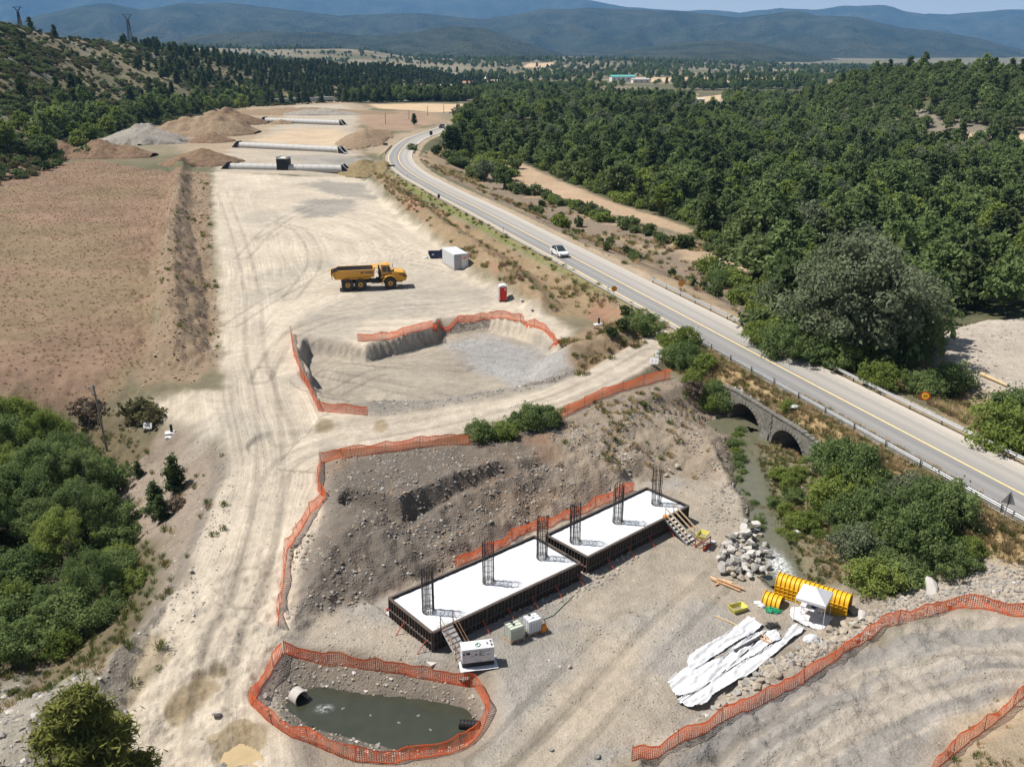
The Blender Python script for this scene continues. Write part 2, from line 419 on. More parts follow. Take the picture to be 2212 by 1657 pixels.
def make_ground_mat():
    m, t, o = new_mat('ground earth')
    L = t.links.new
    b = N(t, 'ShaderNodeBsdfPrincipled'); b.inputs['Roughness'].default_value = .96; b.inputs['Specular IOR Level'].default_value = .12
    geo = N(t, 'ShaderNodeNewGeometry')
    col = N(t, 'ShaderNodeAttribute', attribute_name='Col'); at2 = N(t, 'ShaderNodeAttribute', attribute_name='Mix'); tr = N(t, 'ShaderNodeAttribute', attribute_name='Trk')
    sp = N(t, 'ShaderNodeSeparateColor'); L(at2.outputs['Color'], sp.inputs[0])   # r stony, g vegetation speckle, b track mask
    def noise(s, d=4.0, r=.6, vec=None):
        n = N(t, 'ShaderNodeTexNoise', Scale=s, Detail=d, Roughness=r); L(vec or geo.outputs['Position'], n.inputs['Vector']); return n
    def mrange(src, a, bb, c, d):
        n = N(t, 'ShaderNodeMapRange'); n.inputs[1].default_value = a; n.inputs[2].default_value = bb; n.inputs[3].default_value = c; n.inputs[4].default_value = d
        L(src, n.inputs[0]); return n.outputs[0]
    def math_(op, a, bb):
        n = N(t, 'ShaderNodeMath', operation=op)
        for i, s in enumerate((a, bb)):
            if isinstance(s, (int, float)): n.inputs[i].default_value = s
            else: L(s, n.inputs[i])
        return n.outputs[0]
    def scale_col(c, f):
        n = N(t, 'ShaderNodeVectorMath', operation='SCALE'); L(c, n.inputs[0]); L(f, n.inputs['Scale']); return n.outputs[0]
    def mix(f, a, bb):
        n = N(t, 'ShaderNodeMixRGB'); 
        if isinstance(f, (int, float)): n.inputs[0].default_value = f
        else: L(f, n.inputs[0])
        for i, s in ((1, a), (2, bb)):
            if isinstance(s, tuple): n.inputs[i].default_value = (*s, 1)
            else: L(s, n.inputs[i])
        return n.outputs[0]
    big = noise(.11, 5.0); mid = noise(.9, 6.0, .65); fine = noise(7.0, 5.0, .7)
    c = scale_col(col.outputs['Color'], mrange(big.outputs['Fac'], .3, .7, .86, 1.13))
    c = scale_col(c, mrange(mid.outputs['Fac'], .3, .7, .84, 1.15))
    c = scale_col(c, mrange(fine.outputs['Fac'], .3, .7, .86, 1.13))
    # stones: two sizes of cells, some pale, some dark
    for sc_, lo, hi in ((2.3, .72, 1.32), (6.1, .66, 1.36), (13.0, .7, 1.3)):
        vo = N(t, 'ShaderNodeTexVoronoi', Scale=sc_); L(geo.outputs['Position'], vo.inputs['Vector'])
        s2 = N(t, 'ShaderNodeSeparateColor'); L(vo.outputs['Color'], s2.inputs[0])
        br = mrange(s2.outputs[0], 0, 1, lo, hi)
        pick = math_('MULTIPLY', mrange(s2.outputs[1], .5, .62, 0, 1), mrange(mid.outputs['Fac'], .40, .58, .1, 1))
        edge = mrange(vo.outputs['Distance'], .22, .36, 1, 0)
        f = math_('MULTIPLY', math_('MULTIPLY', pick, edge), sp.outputs[0])
        c = mix(f, c, scale_col(c, br))
    # vegetation speckle: dry and green tufts
    vn = noise(1.6, 6.0, .75); vf = math_('MULTIPLY', mrange(vn.outputs['Fac'], .52, .66, 0, 1), sp.outputs[1])
    vg = noise(.25, 3.0); vc = mix(mrange(vg.outputs['Fac'], .42, .6, 0, 1), (.075, .085, .03), (.20, .165, .075))
    c = mix(vf, c, vc)
    # wheel tracks, streaks that run along the haul lines
    mp = N(t, 'ShaderNodeMapping'); mp.inputs['Scale'].default_value = (2.9, .06, 1); L(tr.outputs['Vector'], mp.inputs[0])
    st = noise(1.0, 5.0, .62, mp.outputs[0])
    mp2 = N(t, 'ShaderNodeMapping'); mp2.inputs['Scale'].default_value = (.45, .03, 1); L(tr.outputs['Vector'], mp2.inputs[0])
    st2 = noise(1.0, 3.0, .55, mp2.outputs[0])
    sv = math_('MULTIPLY', mrange(st.outputs['Fac'],   .34, .66, .84, 1.12), mrange(st2.outputs['Fac'], .35, .65, .86, 1.10))
    c = mix(sp.outputs[2], c, scale_col(c, sv))
    L(c, b.inputs['Base Color'])
    # relief
    vb = N(t, 'ShaderNodeTexVoronoi', Scale=5.0); L(geo.outputs['Position'], vb.inputs['Vector'])
    hgt = math_('ADD', math_('MULTIPLY', fine.outputs['Fac'], .5), math_('MULTIPLY', math_('MULTIPLY', mrange(vb.outputs['Distance'], 0, .5, 1, 0), sp.outputs[0]), .35))
    hgt = math_('ADD', hgt, math_('MULTIPLY', math_('MULTIPLY', st.outputs['Fac'], sp.outputs[2]), .7))
    hgt = math_('ADD', hgt, math_('MULTIPLY', mid.outputs['Fac'], 1.1))
    bp = N(t, 'ShaderNodeBump', Strength=.9, Distance=.16); L(hgt, bp.inputs['Height']); L(bp.outputs[0], b.inputs['Normal'])
    L(b.outputs[0], o.inputs[0])
    return m

# ------------------------------------------------------------------ the ground, one sheet to the horizon
def W(pts):
    return hitn(pts)
Z_YARD = W([(462, 372), (640, 382), (770, 380), (800, 395), (850, 440), (930, 512), (1012, 585), (1100, 640), (1180, 682), (1240, 716), (1225, 760), (1240, 850),
            (1100, 905), (800, 950), (700, 985), (690, 1060), (622, 1190), (604, 1340), (560, 1480), (640, 1640), (600, 1740), (330, 1740), (300, 1560), (380, 1420), (470, 1250), (515, 1080), (500, 960), (370, 905), (330, 870), (480, 845), (480, 760), (468, 600), (458, 470)])
Z_YARD2 = W([(440, 350), (560, 300), (620, 255), (640, 228), (740, 226), (770, 240), (765, 330), (800, 360), (770, 385), (470, 376)])
Z_FIELD = W([(-700, 352), (0, 344), (200, 346), (388, 362), (372, 450), (345, 560), (335, 690), (322, 790), (250, 860), (60, 880), (-700, 900)])
Z_BERMS = W([(388, 358), (455, 372), (462, 560), (478, 720), (470, 790), (430, 830), (300, 838), (290, 815), (335, 740), (340, 600), (375, 420)])
Z_BANK = W([(800, 382), (835, 375), (900, 425), (1000, 480), (1100, 535), (1200, 585), (1300, 635), (1400, 685), (1450, 712), (1380, 720), (1260, 690), (1160, 655), (1090, 610), (1010, 555), (930, 490), (850, 425)])
Z_VERGE = W([(832, 362), (900, 405), (1000, 458), (1100, 512), (1200, 564), (1300, 618), (1440, 695), (1440, 705), (1290, 630), (1180, 572), (1080, 518), (980, 465), (880, 410)])
Z_GREYA = W([(640, 398), (700, 388), (780, 396), (830, 425), (800, 435), (690, 415)])
Z_GREYB = W([(632, 450), (680, 430), (760, 430), (782, 450), (720, 468), (660, 470)])
Z_GREYC = W([(690, 345), (790, 338), (830, 350), (740, 362)])
Z_GREYD = W([(840, 560), (960, 585), (1090, 650), (980, 690), (700, 690), (640, 670), (760, 640)])
Z_RBANK = W([(900, 340), (935, 365), (1060, 430), (1200, 500), (1400, 605), (1500, 655), (1660, 735), (1690, 720), (1640, 620), (1500, 520), (1350, 480), (1200, 420), (1080, 380), (1000, 330), (940, 318)])
Z_STRIP = W([(1075, 346), (1120, 350), (1210, 392), (1330, 440), (1450, 478), (1505, 500), (1475, 505), (1380, 480), (1250, 445), (1120, 408), (1085, 380)])
Z_STRIP2 = W([(1440, 515), (1560, 545), (1640, 575), (1600, 600), (1480, 560)])
Z_FOREST = W([(960, 320), (1010, 345), (1075, 345), (1120, 348), (1215, 390), (1330, 438), (1450, 476), (1600, 560), (1640, 640), (1700, 760), (1840, 805), (1990, 745), (2060, 690), (2212, 680), (2900, 640), (2900, 330), (2212, 318), (1960, 322), (1750, 270), (1700, 215), (1060, 215), (985, 290)])
Z_PIT = W([(700, 1010), (1000, 962), (1190, 922), (1300, 870), (1445, 822), (1520, 870), (1570, 940), (1580, 1040), (1640, 1150), (1560, 1200), (1500, 1090), (1400, 1040), (1200, 1120), (840, 1290), (700, 1330), (615, 1340), (628, 1180), (700, 1080)])
Z_PITR = W([(1250, 880), (1440, 825), (1560, 920), (1580, 1040), (1500, 1060), (1370, 1030), (1230, 1060), (1180, 960)])
Z_FLOOR = W([(700, 1330), (840, 1290), (960, 1232), (1100, 1168), (1260, 1092), (1400, 1030), (1500, 1040), (1600, 1060), (1650, 1170), (1690, 1240), (1860, 1300), (1870, 1330), (1740, 1390), (1640, 1440), (1500, 1560), (1380, 1630), (1300, 1740), (980, 1740), (1050, 1560), (1030, 1480), (700, 1400), (620, 1380)])
Z_PALL = W([(500, 1080), (700, 1000), (1000, 955), (1440, 815), (1560, 900), (1600, 1050), (1690, 1240), (1900, 1310), (1900, 1360), (1500, 1600), (1300, 1760), (500, 1760)])
Z_TRACKP = W([(940, 1740), (1100, 1600), (1250, 1480), (1420, 1330), (1480, 1260), (1500, 1290), (1400, 1420), (1290, 1560), (1180, 1740)])
Z_SUMP = W([(612, 1400), (760, 1420), (1020, 1480), (1050, 1540), (1010, 1610), (850, 1640), (660, 1600), (545, 1520)])
Z_PIT2 = W([(640, 722), (790, 745), (950, 700), (1060, 692), (1170, 720), (1240, 790), (1230, 825), (1060, 868), (820, 900), (690, 880), (650, 800)])
Z_PIT2G = W([(960, 745), (1050, 720), (1170, 745), (1235, 800), (1170, 835), (1090, 820), (1010, 790)])
Z_SPOIL = W([(1210, 740), (1290, 700), (1400, 690), (1430, 715), (1330, 780), (1250, 815)])
Z_SLOPEL = W([(370, 925), (490, 960), (515, 1080), (470, 1250), (370, 1430), (280, 1500), (200, 1490), (330, 1330), (350, 1180), (240, 1060), (330, 980)])
Z_RAMP = W([(1370, 1650), (1620, 1500), (1900, 1370), (2030, 1325), (2212, 1340), (2900, 1380), (2900, 1800), (1300, 1800)])
Z_RAMPG = W([(1380, 1660), (1640, 1510), (1900, 1390), (1990, 1375), (1800, 1460), (1620, 1560), (1480, 1680)])
Z_CORN = W([(2000, 1700), (2100, 1540), (2212, 1440), (2900, 1420), (2900, 1800)])
Z_ROCKS = W([(1500, 1560), (1640, 1445), (1760, 1390), (1850, 1335), (1890, 1310), (2060, 1220), (2400, 1220), (2400, 1340), (2040, 1315), (1900, 1360), (1620, 1490), (1420, 1610)])
Z_GRAVEL = W([(1990, 760), (2060, 700), (2212, 688), (2900, 690), (2900, 900), (2212, 875), (2090, 840), (2020, 800)])
Z_GULLY = W([(-700, 890), (60, 900), (250, 880), (330, 980), (240, 1060), (340, 1180), (320, 1330), (200, 1470), (-700, 1600)])
Z_STONES = W([(-300, 1500), (60, 1480), (220, 1470), (300, 1560), (330, 1740), (-300, 1740)])
Z_EMBF = W([(1440, 735), (1510, 738), (1620, 800), (1800, 890), (2000, 1000), (2212, 1125), (2500, 1250), (2212, 1230), (2130, 1190), (1950, 1090), (1800, 1000), (1690, 940), (1590, 875), (1500, 830), (1440, 780)])
Z_EMBR = W([(1850, 800), (1960, 850), (2212, 985), (2400, 1060), (2400, 940), (2212, 880), (2090, 845), (2000, 790), (1900, 770)])
Z_BANKS = W([(1600, 960), (1640, 1080), (1690, 1220), (1760, 1270), (1880, 1270), (2060, 1230), (2110, 1190), (1950, 1090), (1800, 1000), (1690, 950)])
Z_TAN = [W(q) for q in ([(795, 226), (1055, 224), (1062, 240), (930, 243), (820, 236)], [(1365, 246), (1430, 240), (1500, 262), (1545, 275), (1480, 272), (1400, 258)],
                        [(1395, 203), (1505, 203), (1500, 215), (1425, 216)], [(1350, 168), (1700, 170), (1690, 177), (1380, 178)], [(1960, 296), (2212, 290), (2600, 288), (2600, 312), (2212, 318), (1965, 318)],
                        [(1140, 138), (1195, 136), (1200, 145), (1130, 146)], [(1190, 225), (1260, 228), (1250, 240), (1195, 238)], [(1500, 212), (1560, 205), (1560, 240), (1505, 250)])]
Z_BED23 = W([(545, 302), (625, 278), (735, 278), (752, 300), (735, 318), (560, 306)]); Z_BED12 = W([(600, 335), (740, 335), (800, 345), (790, 358), (640, 356)])
Z_BROWNF = W([(770, 243), (935, 243), (960, 262), (880, 285), (800, 282), (765, 262)])
Z_DIRTF = W([(560, 225), (740, 214), (800, 232), (780, 262), (790, 330), (840, 330), (870, 300), (960, 270), (1050, 246), (985, 262), (800, 300), (770, 340), (430, 345), (360, 300), (370, 260), (460, 236)])
TRK_LINES = [smooth_line(W(q), 2) for q in (
    [(430, 1740), (440, 1560), (450, 1460), (490, 1350), (540, 1230), (578, 1120), (598, 1010), (580, 930), (545, 820), (535, 650), (520, 500), (505, 385)],
    [(598, 1010), (700, 955), (900, 935), (1050, 905), (1200, 862), (1320, 806), (1420, 748), (1480, 716)],
    [(560, 760), (620, 680), (740, 628), (900, 600), (980, 560), (870, 480), (700, 440), (560, 420)],
    [(600, 800), (640, 700), (800, 690), (950, 685), (1080, 665)],
    [(700, 850), (700, 790), (800, 790), (950, 815), (1080, 835)],
    [(690, 740), (740, 770), (860, 800), (1000, 770), (1120, 790)],
    [(1000, 1740), (1160, 1560), (1300, 1430), (1440, 1280)],
    [(1400, 1760), (1560, 1640), (1740, 1545), (1930, 1455), (2110, 1405), (2400, 1400)],
    [(560, 290), (640, 285), (760, 290)])]

COL_D = (.445, .385, .305)        # pale haul-road dust
COL_G = (.245, .23, .205)       # grey crushed stone
COL_S = (.22, .165, .12)        # brown earth

def build_ground():
    cols = np.concatenate([np.arange(-1900, -430, 42.0), np.arange(-430, 2650, 3.7), np.arange(2650, 4200, 42.0)])
    ang = np.arctan((cols - CXP) / FPX * math.cos(PITCH))
    rs = [20.0]
    while rs[-1] < 5200:
        r = rs[-1]; rs.append(r + min(2.7 * (r * r + CAMZ ** 2) / (FPX * CAMZ), .0085 * r if r < 1300 else .02 * r))
    rs += [7000, 10000, 16000, 26000, 40000]
    rs = np.array(rs)
    nc, nr = len(cols), len(rs)
    X = (np.sin(ang)[None, :] * rs[:, None]).ravel(); Y = (np.cos(ang)[None, :] * rs[:, None]).ravel()
    Zv = terrain(X, Y)
    s, par = road_s(X, Y)
    RR = np.hypot(X, Y)
    pxb = CXP + FPX * X / (np.maximum(Y, 1e-3) * math.cos(PITCH))
    a1 = fbm(X / 7, Y / 7, 4, 21); a2 = fbm(X / 1.7, Y / 1.7, 3, 22); a3 = fbm(X / 30, Y / 30, 4, 23); a4 = fbm(X / 110, Y / 110, 4, 24)
    col = np.zeros((len(X), 3)); st = np.zeros(len(X)); vg = np.zeros(len(X)); tk = np.zeros(len(X))
    col[:] = (.15, .13, .085)
    m = sstep(-.02, .12, a4)[:, None]; col = col * (1 - m) + np.array((.205, .175, .12)) * m
    m = sstep(.02, .16, -a4)[:, None] * .7; col = col * (1 - m) + np.array((.085, .09, .05)) * m
    vg[:] = .6
    def lay(mask, c, stony=None, veg=None, trk=None):
        nonlocal col, st, vg, tk
        mk = mask[:, None]
        col = col * (1 - mk) + np.array(c) * mk
        if stony is not None: st = st * (1 - mask) + stony * mask
        if veg is not None: vg = vg * (1 - mask) + veg * mask
        if trk is not None: tk = tk * (1 - mask) + trk * mask
    def zone(P, c, f=1.0, amp=1.5, stony=0., veg=0., trk=0., w=1.0, extra=None):
        lo = P[:, :2].min(0) - 12; hi = P[:, :2].max(0) + 12
        k = (X > lo[0]) & (X < hi[0]) & (Y > lo[1]) & (Y < hi[1])
        mask = np.zeros(len(X))
        if k.any():
            d = poly_sd(P, X[k], Y[k]) + a1[k] * amp * 2 + a2[k] * amp
            mask[k] = sstep(f, -f, d) * w
            if extra is not None: mask = mask * extra
        lay(mask, c, stony, veg, trk)
    lh = ((RR > prof(LH_FOOT, pxb, 1)) & (pxb < 1080) & (RR < 1500)).astype(float)
    lay(lh, (.165, .14, .085), .3, .7)
    b1 = fbm(X / 13, Y / 40, 4, 31); b2 = fbm(X / 5, Y / 5, 4, 32)
    lay(lh * sstep(.02, .14, b1) * .8, (.20, .168, .105), .5, .6)
    lay(lh * sstep(.03, .2, -b1 + b2 * .5) * .6, (.075, .08, .045), 0, .6)
    lay(lh * sstep(.16, .2, fbm(X / 26, Y / 26, 3, 35)) * .8, (.20, .185, .165), .9, .1)
    rh = ((RR > prof(RH_FOOT, pxb, 1)) & (pxb > 1640) & (RR < 1200)).astype(float)
    lay(rh, (.085, .085, .045), .2, .5)
    rock = W([(1930, 300), (1960, 240), (2050, 225), (2212, 235), (2212, 290), (2050, 300)])
    zone(rock, (.185, .16, .125), 6, 10, .9, .8)
    for q in Z_TAN: zone(q, (.47, .345, .22), 3, 3, 0, .05)
    zone(Z_BROWNF, (.28, .195, .135), 4, 4, 0, .25)
    zone(Z_DIRTF, (.30, .235, .165), 4, 5, .4, .25)
    zone(Z_YARD2, (.36, .31, .245), 3, 4, .4, 0, .5)
    zone(Z_BED23, (.43, .335, .235), 3, 3, .15, 0, .5); zone(Z_BED12, (.27, .25, .22), 3, 4, .5, 0, .4, .8)
    zone(Z_FOREST, (.055, .06, .028), 4, 5, 0, .8)
    for q in Z_TAN[1:4] + Z_TAN[4:5] + Z_TAN[6:]: zone(q, (.47, .345, .22), 2, 2, 0, .05)
    zone(Z_FIELD, (.205, .138, .095), 1.2, 1.5, .45, .12)
    inf = (poly_sd(Z_FIELD, X, Y) < 0).astype(float)
    lay(inf * sstep(-.06, .12, a3) * .65, (.185, .145, .085), .4, .2)
    lay(inf * sstep(.05, .2, fbm(X / 14, Y / 5, 3, 36)) * .6, (.25, .165, .115), .45, .1)
    lay(inf * sstep(.0, .2, a2 + a1) * .35, (.14, .095, .06))
    zone(Z_GULLY, (.12, .095, .06), 2, 4, .3, .9)
    zone(Z_SLOPEL, (.235, .19, .15), 1.5, 2.5, .8, .18)
    zone(Z_STONES, (.27, .245, .205), 1.5, 3, 1, .35)
    zone(Z_BERMS, (.225, .165, .112), .7, 1.4, .35, .30)
    zone(Z_RBANK, (.20, .155, .115), 1.2, 2.5, .7, .55)
    zone(Z_RBANK, (.30, .225, .145), .5, 2, .2, .5, extra=sstep(0., .14, a1 + a3))
    zone(Z_STRIP, (.36, .262, .175), 1, 1, .1, .08)
    zone(Z_STRIP2, (.36, .27, .18), 1.5, 2, .3, .2)
    zone(Z_BANK, (.235, .172, .105), .8, 1.6, .15, .75)
    zone(Z_BANK, (.255, .155, .10), .8, 1.6, .4, .12, extra=sstep(.03, .11, a1 * .7 + a3))
    zone(Z_VERGE, (.13, .15, .045), .5, .7, 0, .9)
    zone(Z_YARD, COL_D, 1.1, 1.2, .22, 0, .9)
    for q, ww in ((Z_GREYA, .85), (Z_GREYB, .85), (Z_GREYC, .7), (Z_GREYD, .3)): zone(q, (.235, .218, .19), 1.5, 3, .55, 0, .5, ww)
    zone(Z_PIT2, (.30, .262, .21), .8, .8, .4, 0, 1)
    zone(Z_PIT2G, (.29, .28, .265), 1.2, 1.4, 1, 0, 0)
    zone(Z_SPOIL, (.24, .175, .115), .8, 1.5, .6, .3)
    zone(Z_PALL, (.25, .21, .165), 1, 1.5, .8, .1)
    zone(Z_PIT, (.185, .132, .092), .9, 1.6, 1, .04)
    zone(Z_PIT, (.135, .114, .094), .9, 1.6, 1, 0, extra=np.maximum(sstep(-.02, .12, a1 + a3 * .6) * .8, sstep(4, -7, X)))
    zone(Z_PIT, (.20, .125, .078), .9, 1.6, .7, 0, extra=sstep(.04, .16, a1 - a3 * .5) * .7)
    zone(Z_PITR, (.245, .198, .150), 1.8, 2.5, .9, .12)
    zone(Z_FLOOR, (.305, .262, .208), 1.4, 2.2, .8, 0, .3)
    zone(Z_FLOOR, (.255, .24, .218), 1.0, 2.2, 1, 0, .1, extra=sstep(-.02, .12, a1 + a3) * .75)
    zone(Z_TRACKP, (.385, .325, .25), 1.5, 1.5, .25, 0, .8, .85)
    dr, _, _, _ = seg_near(RUBBLE, X, Y); lay(sstep(2.4, 1.2, dr + a1), (.235, .21, .18), 1, .05)
    zone(Z_RAMP, (.33, .29, .24), 1, 1.2, .8, 0, .8)
    zone(Z_RAMPG, (.135, .130, .122), 1, 1.0, .9, 0, .9, .92)
    dr_, pr_, sr_, ir_ = seg_near(RAMP, X, Y); lay(sstep(7, 5, dr_) * sstep(-.02, .14, fbm((dr_ * sr_) / 1.1, pr_ / 14, 4, 49)) * .7, (.215, .205, .19), .8, 0, .9)
    zone(Z_CORN, (.31, .245, .17), 1, 1.6, .6, .35)
    zone(Z_ROCKS, (.33, .285, .235), 1, 1.4, 1, .05)
    zone(Z_SUMP, (.165, .14, .112), .6, .8, 1, .02)
    ds = poly_sd(P_POND, X, Y); lay(sstep(1.4, .1, ds + a2 * .8), (.085, .075, .06), .8, 0)
    zone(Z_GRAVEL, (.37, .32, .265), 1, 2.5, 1, .02)
    zone(Z_EMBF, (.30, .215, .115), .7, 1.2, .1, .75)
    zone(Z_EMBR, (.28, .215, .13), 1.5, 2, .1, .8)
    zone(Z_BANKS, (.17, .145, .095), 1, 1.6, .5, .75)
    d, p_, sd, ix = seg_near(SIDE, X, Y); lay(sstep(2.9, 1.9, d + a1 * 1.2), (.41, .355, .285), .2, .02, .9)
    d, p_, sd, ix = seg_near(HAUL, X, Y); lay(sstep(5.2, 3.6, d + a1 * 1.8), COL_D, .18, 0, 1)
    lay(sstep(5.2, 3.6, d + a1 * 2) * sstep(.03, .1, fbm(X / 4.5, Y / 9, 3, 41)) * sstep(62, 48, Y) * .75, (.27, .215, .135), .1, 0, .6)    # wet mud
    d, p_, sd, ix = seg_near(STREAM, X, Y); lay(sstep(2.2, 1.0, d + a1) * (s < -7), (.10, .095, .06), .6, .3)
    lay(((s > 4.0) & (s < 6.5) & (RR < 480)).astype(float) * .85, (.36, .285, .20), .3, .3)     # dusty right shoulder
    lay(((s < -3.4) & (s > -5.0) & (RR < 480)).astype(float) * .6, (.27, .21, .13), .2, .6)
    # churned dark shoulders and wet mud of the lower haul road
    d, p_, sd, ix = seg_near(HAUL, X, Y)
    lay(sstep(1.0, .2, np.abs(d - 4.7 + a1 * 1.6)) * (sd < 0) * sstep(80, 70, Y) * .75 + sstep(1.0, .2, np.abs(d - 4.7 + a1 * 1.6)) * (sd > 0) * sstep(80, 70, Y) * .75, (.165, .145, .122), 1, .03)
    for mx_, my_, mr in ((405, 1505, 1.5), (388, 1540, 1.0), (450, 1490, .8), (520, 1570, .6), (470, 1450, .7), (430, 1470, .8), (500, 1630, 2.0), (545, 1600, 1.2), (455, 1600, .5), (700, 915, 1.6), (820, 925, 1.2)):
        q = hit(mx_, my_); dd_ = np.hypot((X - q[0]) * 1.3, Y - q[1]); lay(sstep(mr, mr * .6, dd_ + a2 * 1.2 + a1 * 1.5) * .8, (.25, .195, .12), .05, 0)
    for mx_, my_, mr in ((560, 930, 3.0), (470, 925, 4.0), (620, 590, 9), (700, 700, 7), (560, 470, 9), (900, 655, 9), (1040, 640, 5), (560, 640, 5), (640, 820, 3)):
        q = hit(mx_, my_); dd_ = np.hypot(X - q[0], (Y - q[1]) * .8); lay(sstep(mr, mr * .3, dd_ + a1 * mr * 1.4 + a2 * 1.5) * .5, (.29, .265, .225), .35, 0)
    # single tyre tracks crossing the yard and the pit floors
    rt_ = np.random.default_rng(33)
    for base in ([(520, 560), (600, 470), (760, 420)], [(500, 700), (640, 600), (860, 560), (960, 590)], [(560, 820), (640, 700), (900, 660), (1060, 670)], [(490, 420), (540, 600), (560, 800), (600, 960)], [(600, 480), (760, 520), (900, 540)], [(520, 1300), (580, 1120), (610, 990), (760, 945)], [(480, 1420), (560, 1180), (600, 980), (560, 800)], [(430, 1600), (470, 1420), (540, 1240)],
                 [(700, 800), (860, 840), (1050, 850)], [(720, 850), (820, 790), (1000, 800)], [(1060, 1640), (1200, 1500), (1360, 1340)], [(1120, 1700), (1260, 1560), (1420, 1390), (1560, 1230)], [(1500, 1700), (1720, 1570), (1960, 1460), (2200, 1430)], [(1620, 1690), (1800, 1570), (2060, 1470), (2260, 1460)], [(800, 960), (1000, 930), (1240, 855), (1400, 760)], [(620, 640), (700, 560), (640, 480), (560, 520)]):
        Lp = smooth_line(W([(x_ + rt_.normal(0, 8), y_ + rt_.normal(0, 4)) for x_, y_ in base]), 3); lo = Lp[:, :2].min(0) - 4; hi = Lp[:, :2].max(0) + 4
        kk = np.where((X > lo[0]) & (X < hi[0]) & (Y > lo[1]) & (Y < hi[1]))[0]; d_, p_, s_, i_ = seg_near(Lp, X[kk], Y[kk]); m_ = np.zeros(len(X)); m_[kk] = sstep(.42, .16, np.abs(d_ - 1.05)) * np.clip(.75 + fbm(p_ / 6, p_ * 0, 3, 3) * 1.5, 0, 1)
        col *= (1 - .24 * m_)[:, None]; Zv -= .035 * m_
    # nearest track line
    tu = np.zeros(len(X)); tv = np.zeros(len(X)); best = np.full(len(X), 1e9)
    k = RR < 420
    for i, Lp in enumerate(TRK_LINES):
        d, p_, sd, ix = seg_near(Lp[::2], X[k], Y[k])
        m = d < best[k]
        idx = np.where(k)[0][m]
        best[idx] = d[m]; tu[idx] = (d * sd)[m] + 40 * i; tv[idx] = p_[m]
    tk = tk * sstep(26, 9, best)
    tu = tu + a1 * .7; tk = tk * np.clip(.55 + a3 * 1.6 + a1 * 1.2, .12, 1)
    me = bpy.data.meshes.new('ground')
    i = np.arange(nr - 1)[:, None] * nc + np.arange(nc - 1)[None, :]
    F = np.stack([i, i + 1, i + nc + 1, i + nc], -1).reshape(-1, 4)
    # the two culvert barrels pass under the sheet: open it just behind the headwall
    cx = X[F].mean(1); cy = Y[F].mean(1); zmin = Zv[F].min(1); zmax = Zv[F].max(1)
    sc_ = s[F].mean(1); pc = par[F].mean(1)
    hole = np.zeros(len(F), bool)
    for c0, hw in BARRELS: hole |= (np.abs(pc - c0) < hw + .1) & (sc_ > HWS - .75) & (sc_ < HWS + .55) & (zmin < -.6)
    F = F[~hole]
    me.vertices.add(len(X)); me.vertices.foreach_set('co', np.stack([X, Y, Zv], 1).astype(np.float32).ravel())
    me.loops.add(F.size); me.loops.foreach_set('vertex_index', F.ravel().astype(np.int32))
    me.polygons.add(len(F)); me.polygons.foreach_set('loop_start', (np.arange(len(F)) * 4).astype(np.int32))
    me.polygons.foreach_set('use_smooth', np.ones(len(F), bool))
    def colattr(nm, a):
        at_ = me.attributes.new(nm, 'FLOAT_COLOR', 'POINT')
        at_.data.foreach_set('color', np.concatenate([a, np.ones((len(a), 1))], 1).astype(np.float32).ravel())
    colattr('Col', np.clip(col, .01, .9)); colattr('Mix', np.stack([st, vg, tk], 1))
    ta = me.attributes.new('Trk', 'FLOAT_VECTOR', 'POINT'); ta.data.foreach_set('vector', np.stack([tu, tv, np.zeros(len(tu))], 1).astype(np.float32).ravel())
    me.update(); me.validate()
    o = bpy.data.objects.new('ground', me); COL.objects.link(o)
    me.materials.append(make_ground_mat())
    o['kind'] = 'structure'; o['label'] = 'bare earth, fields and hills of the valley'
    return o
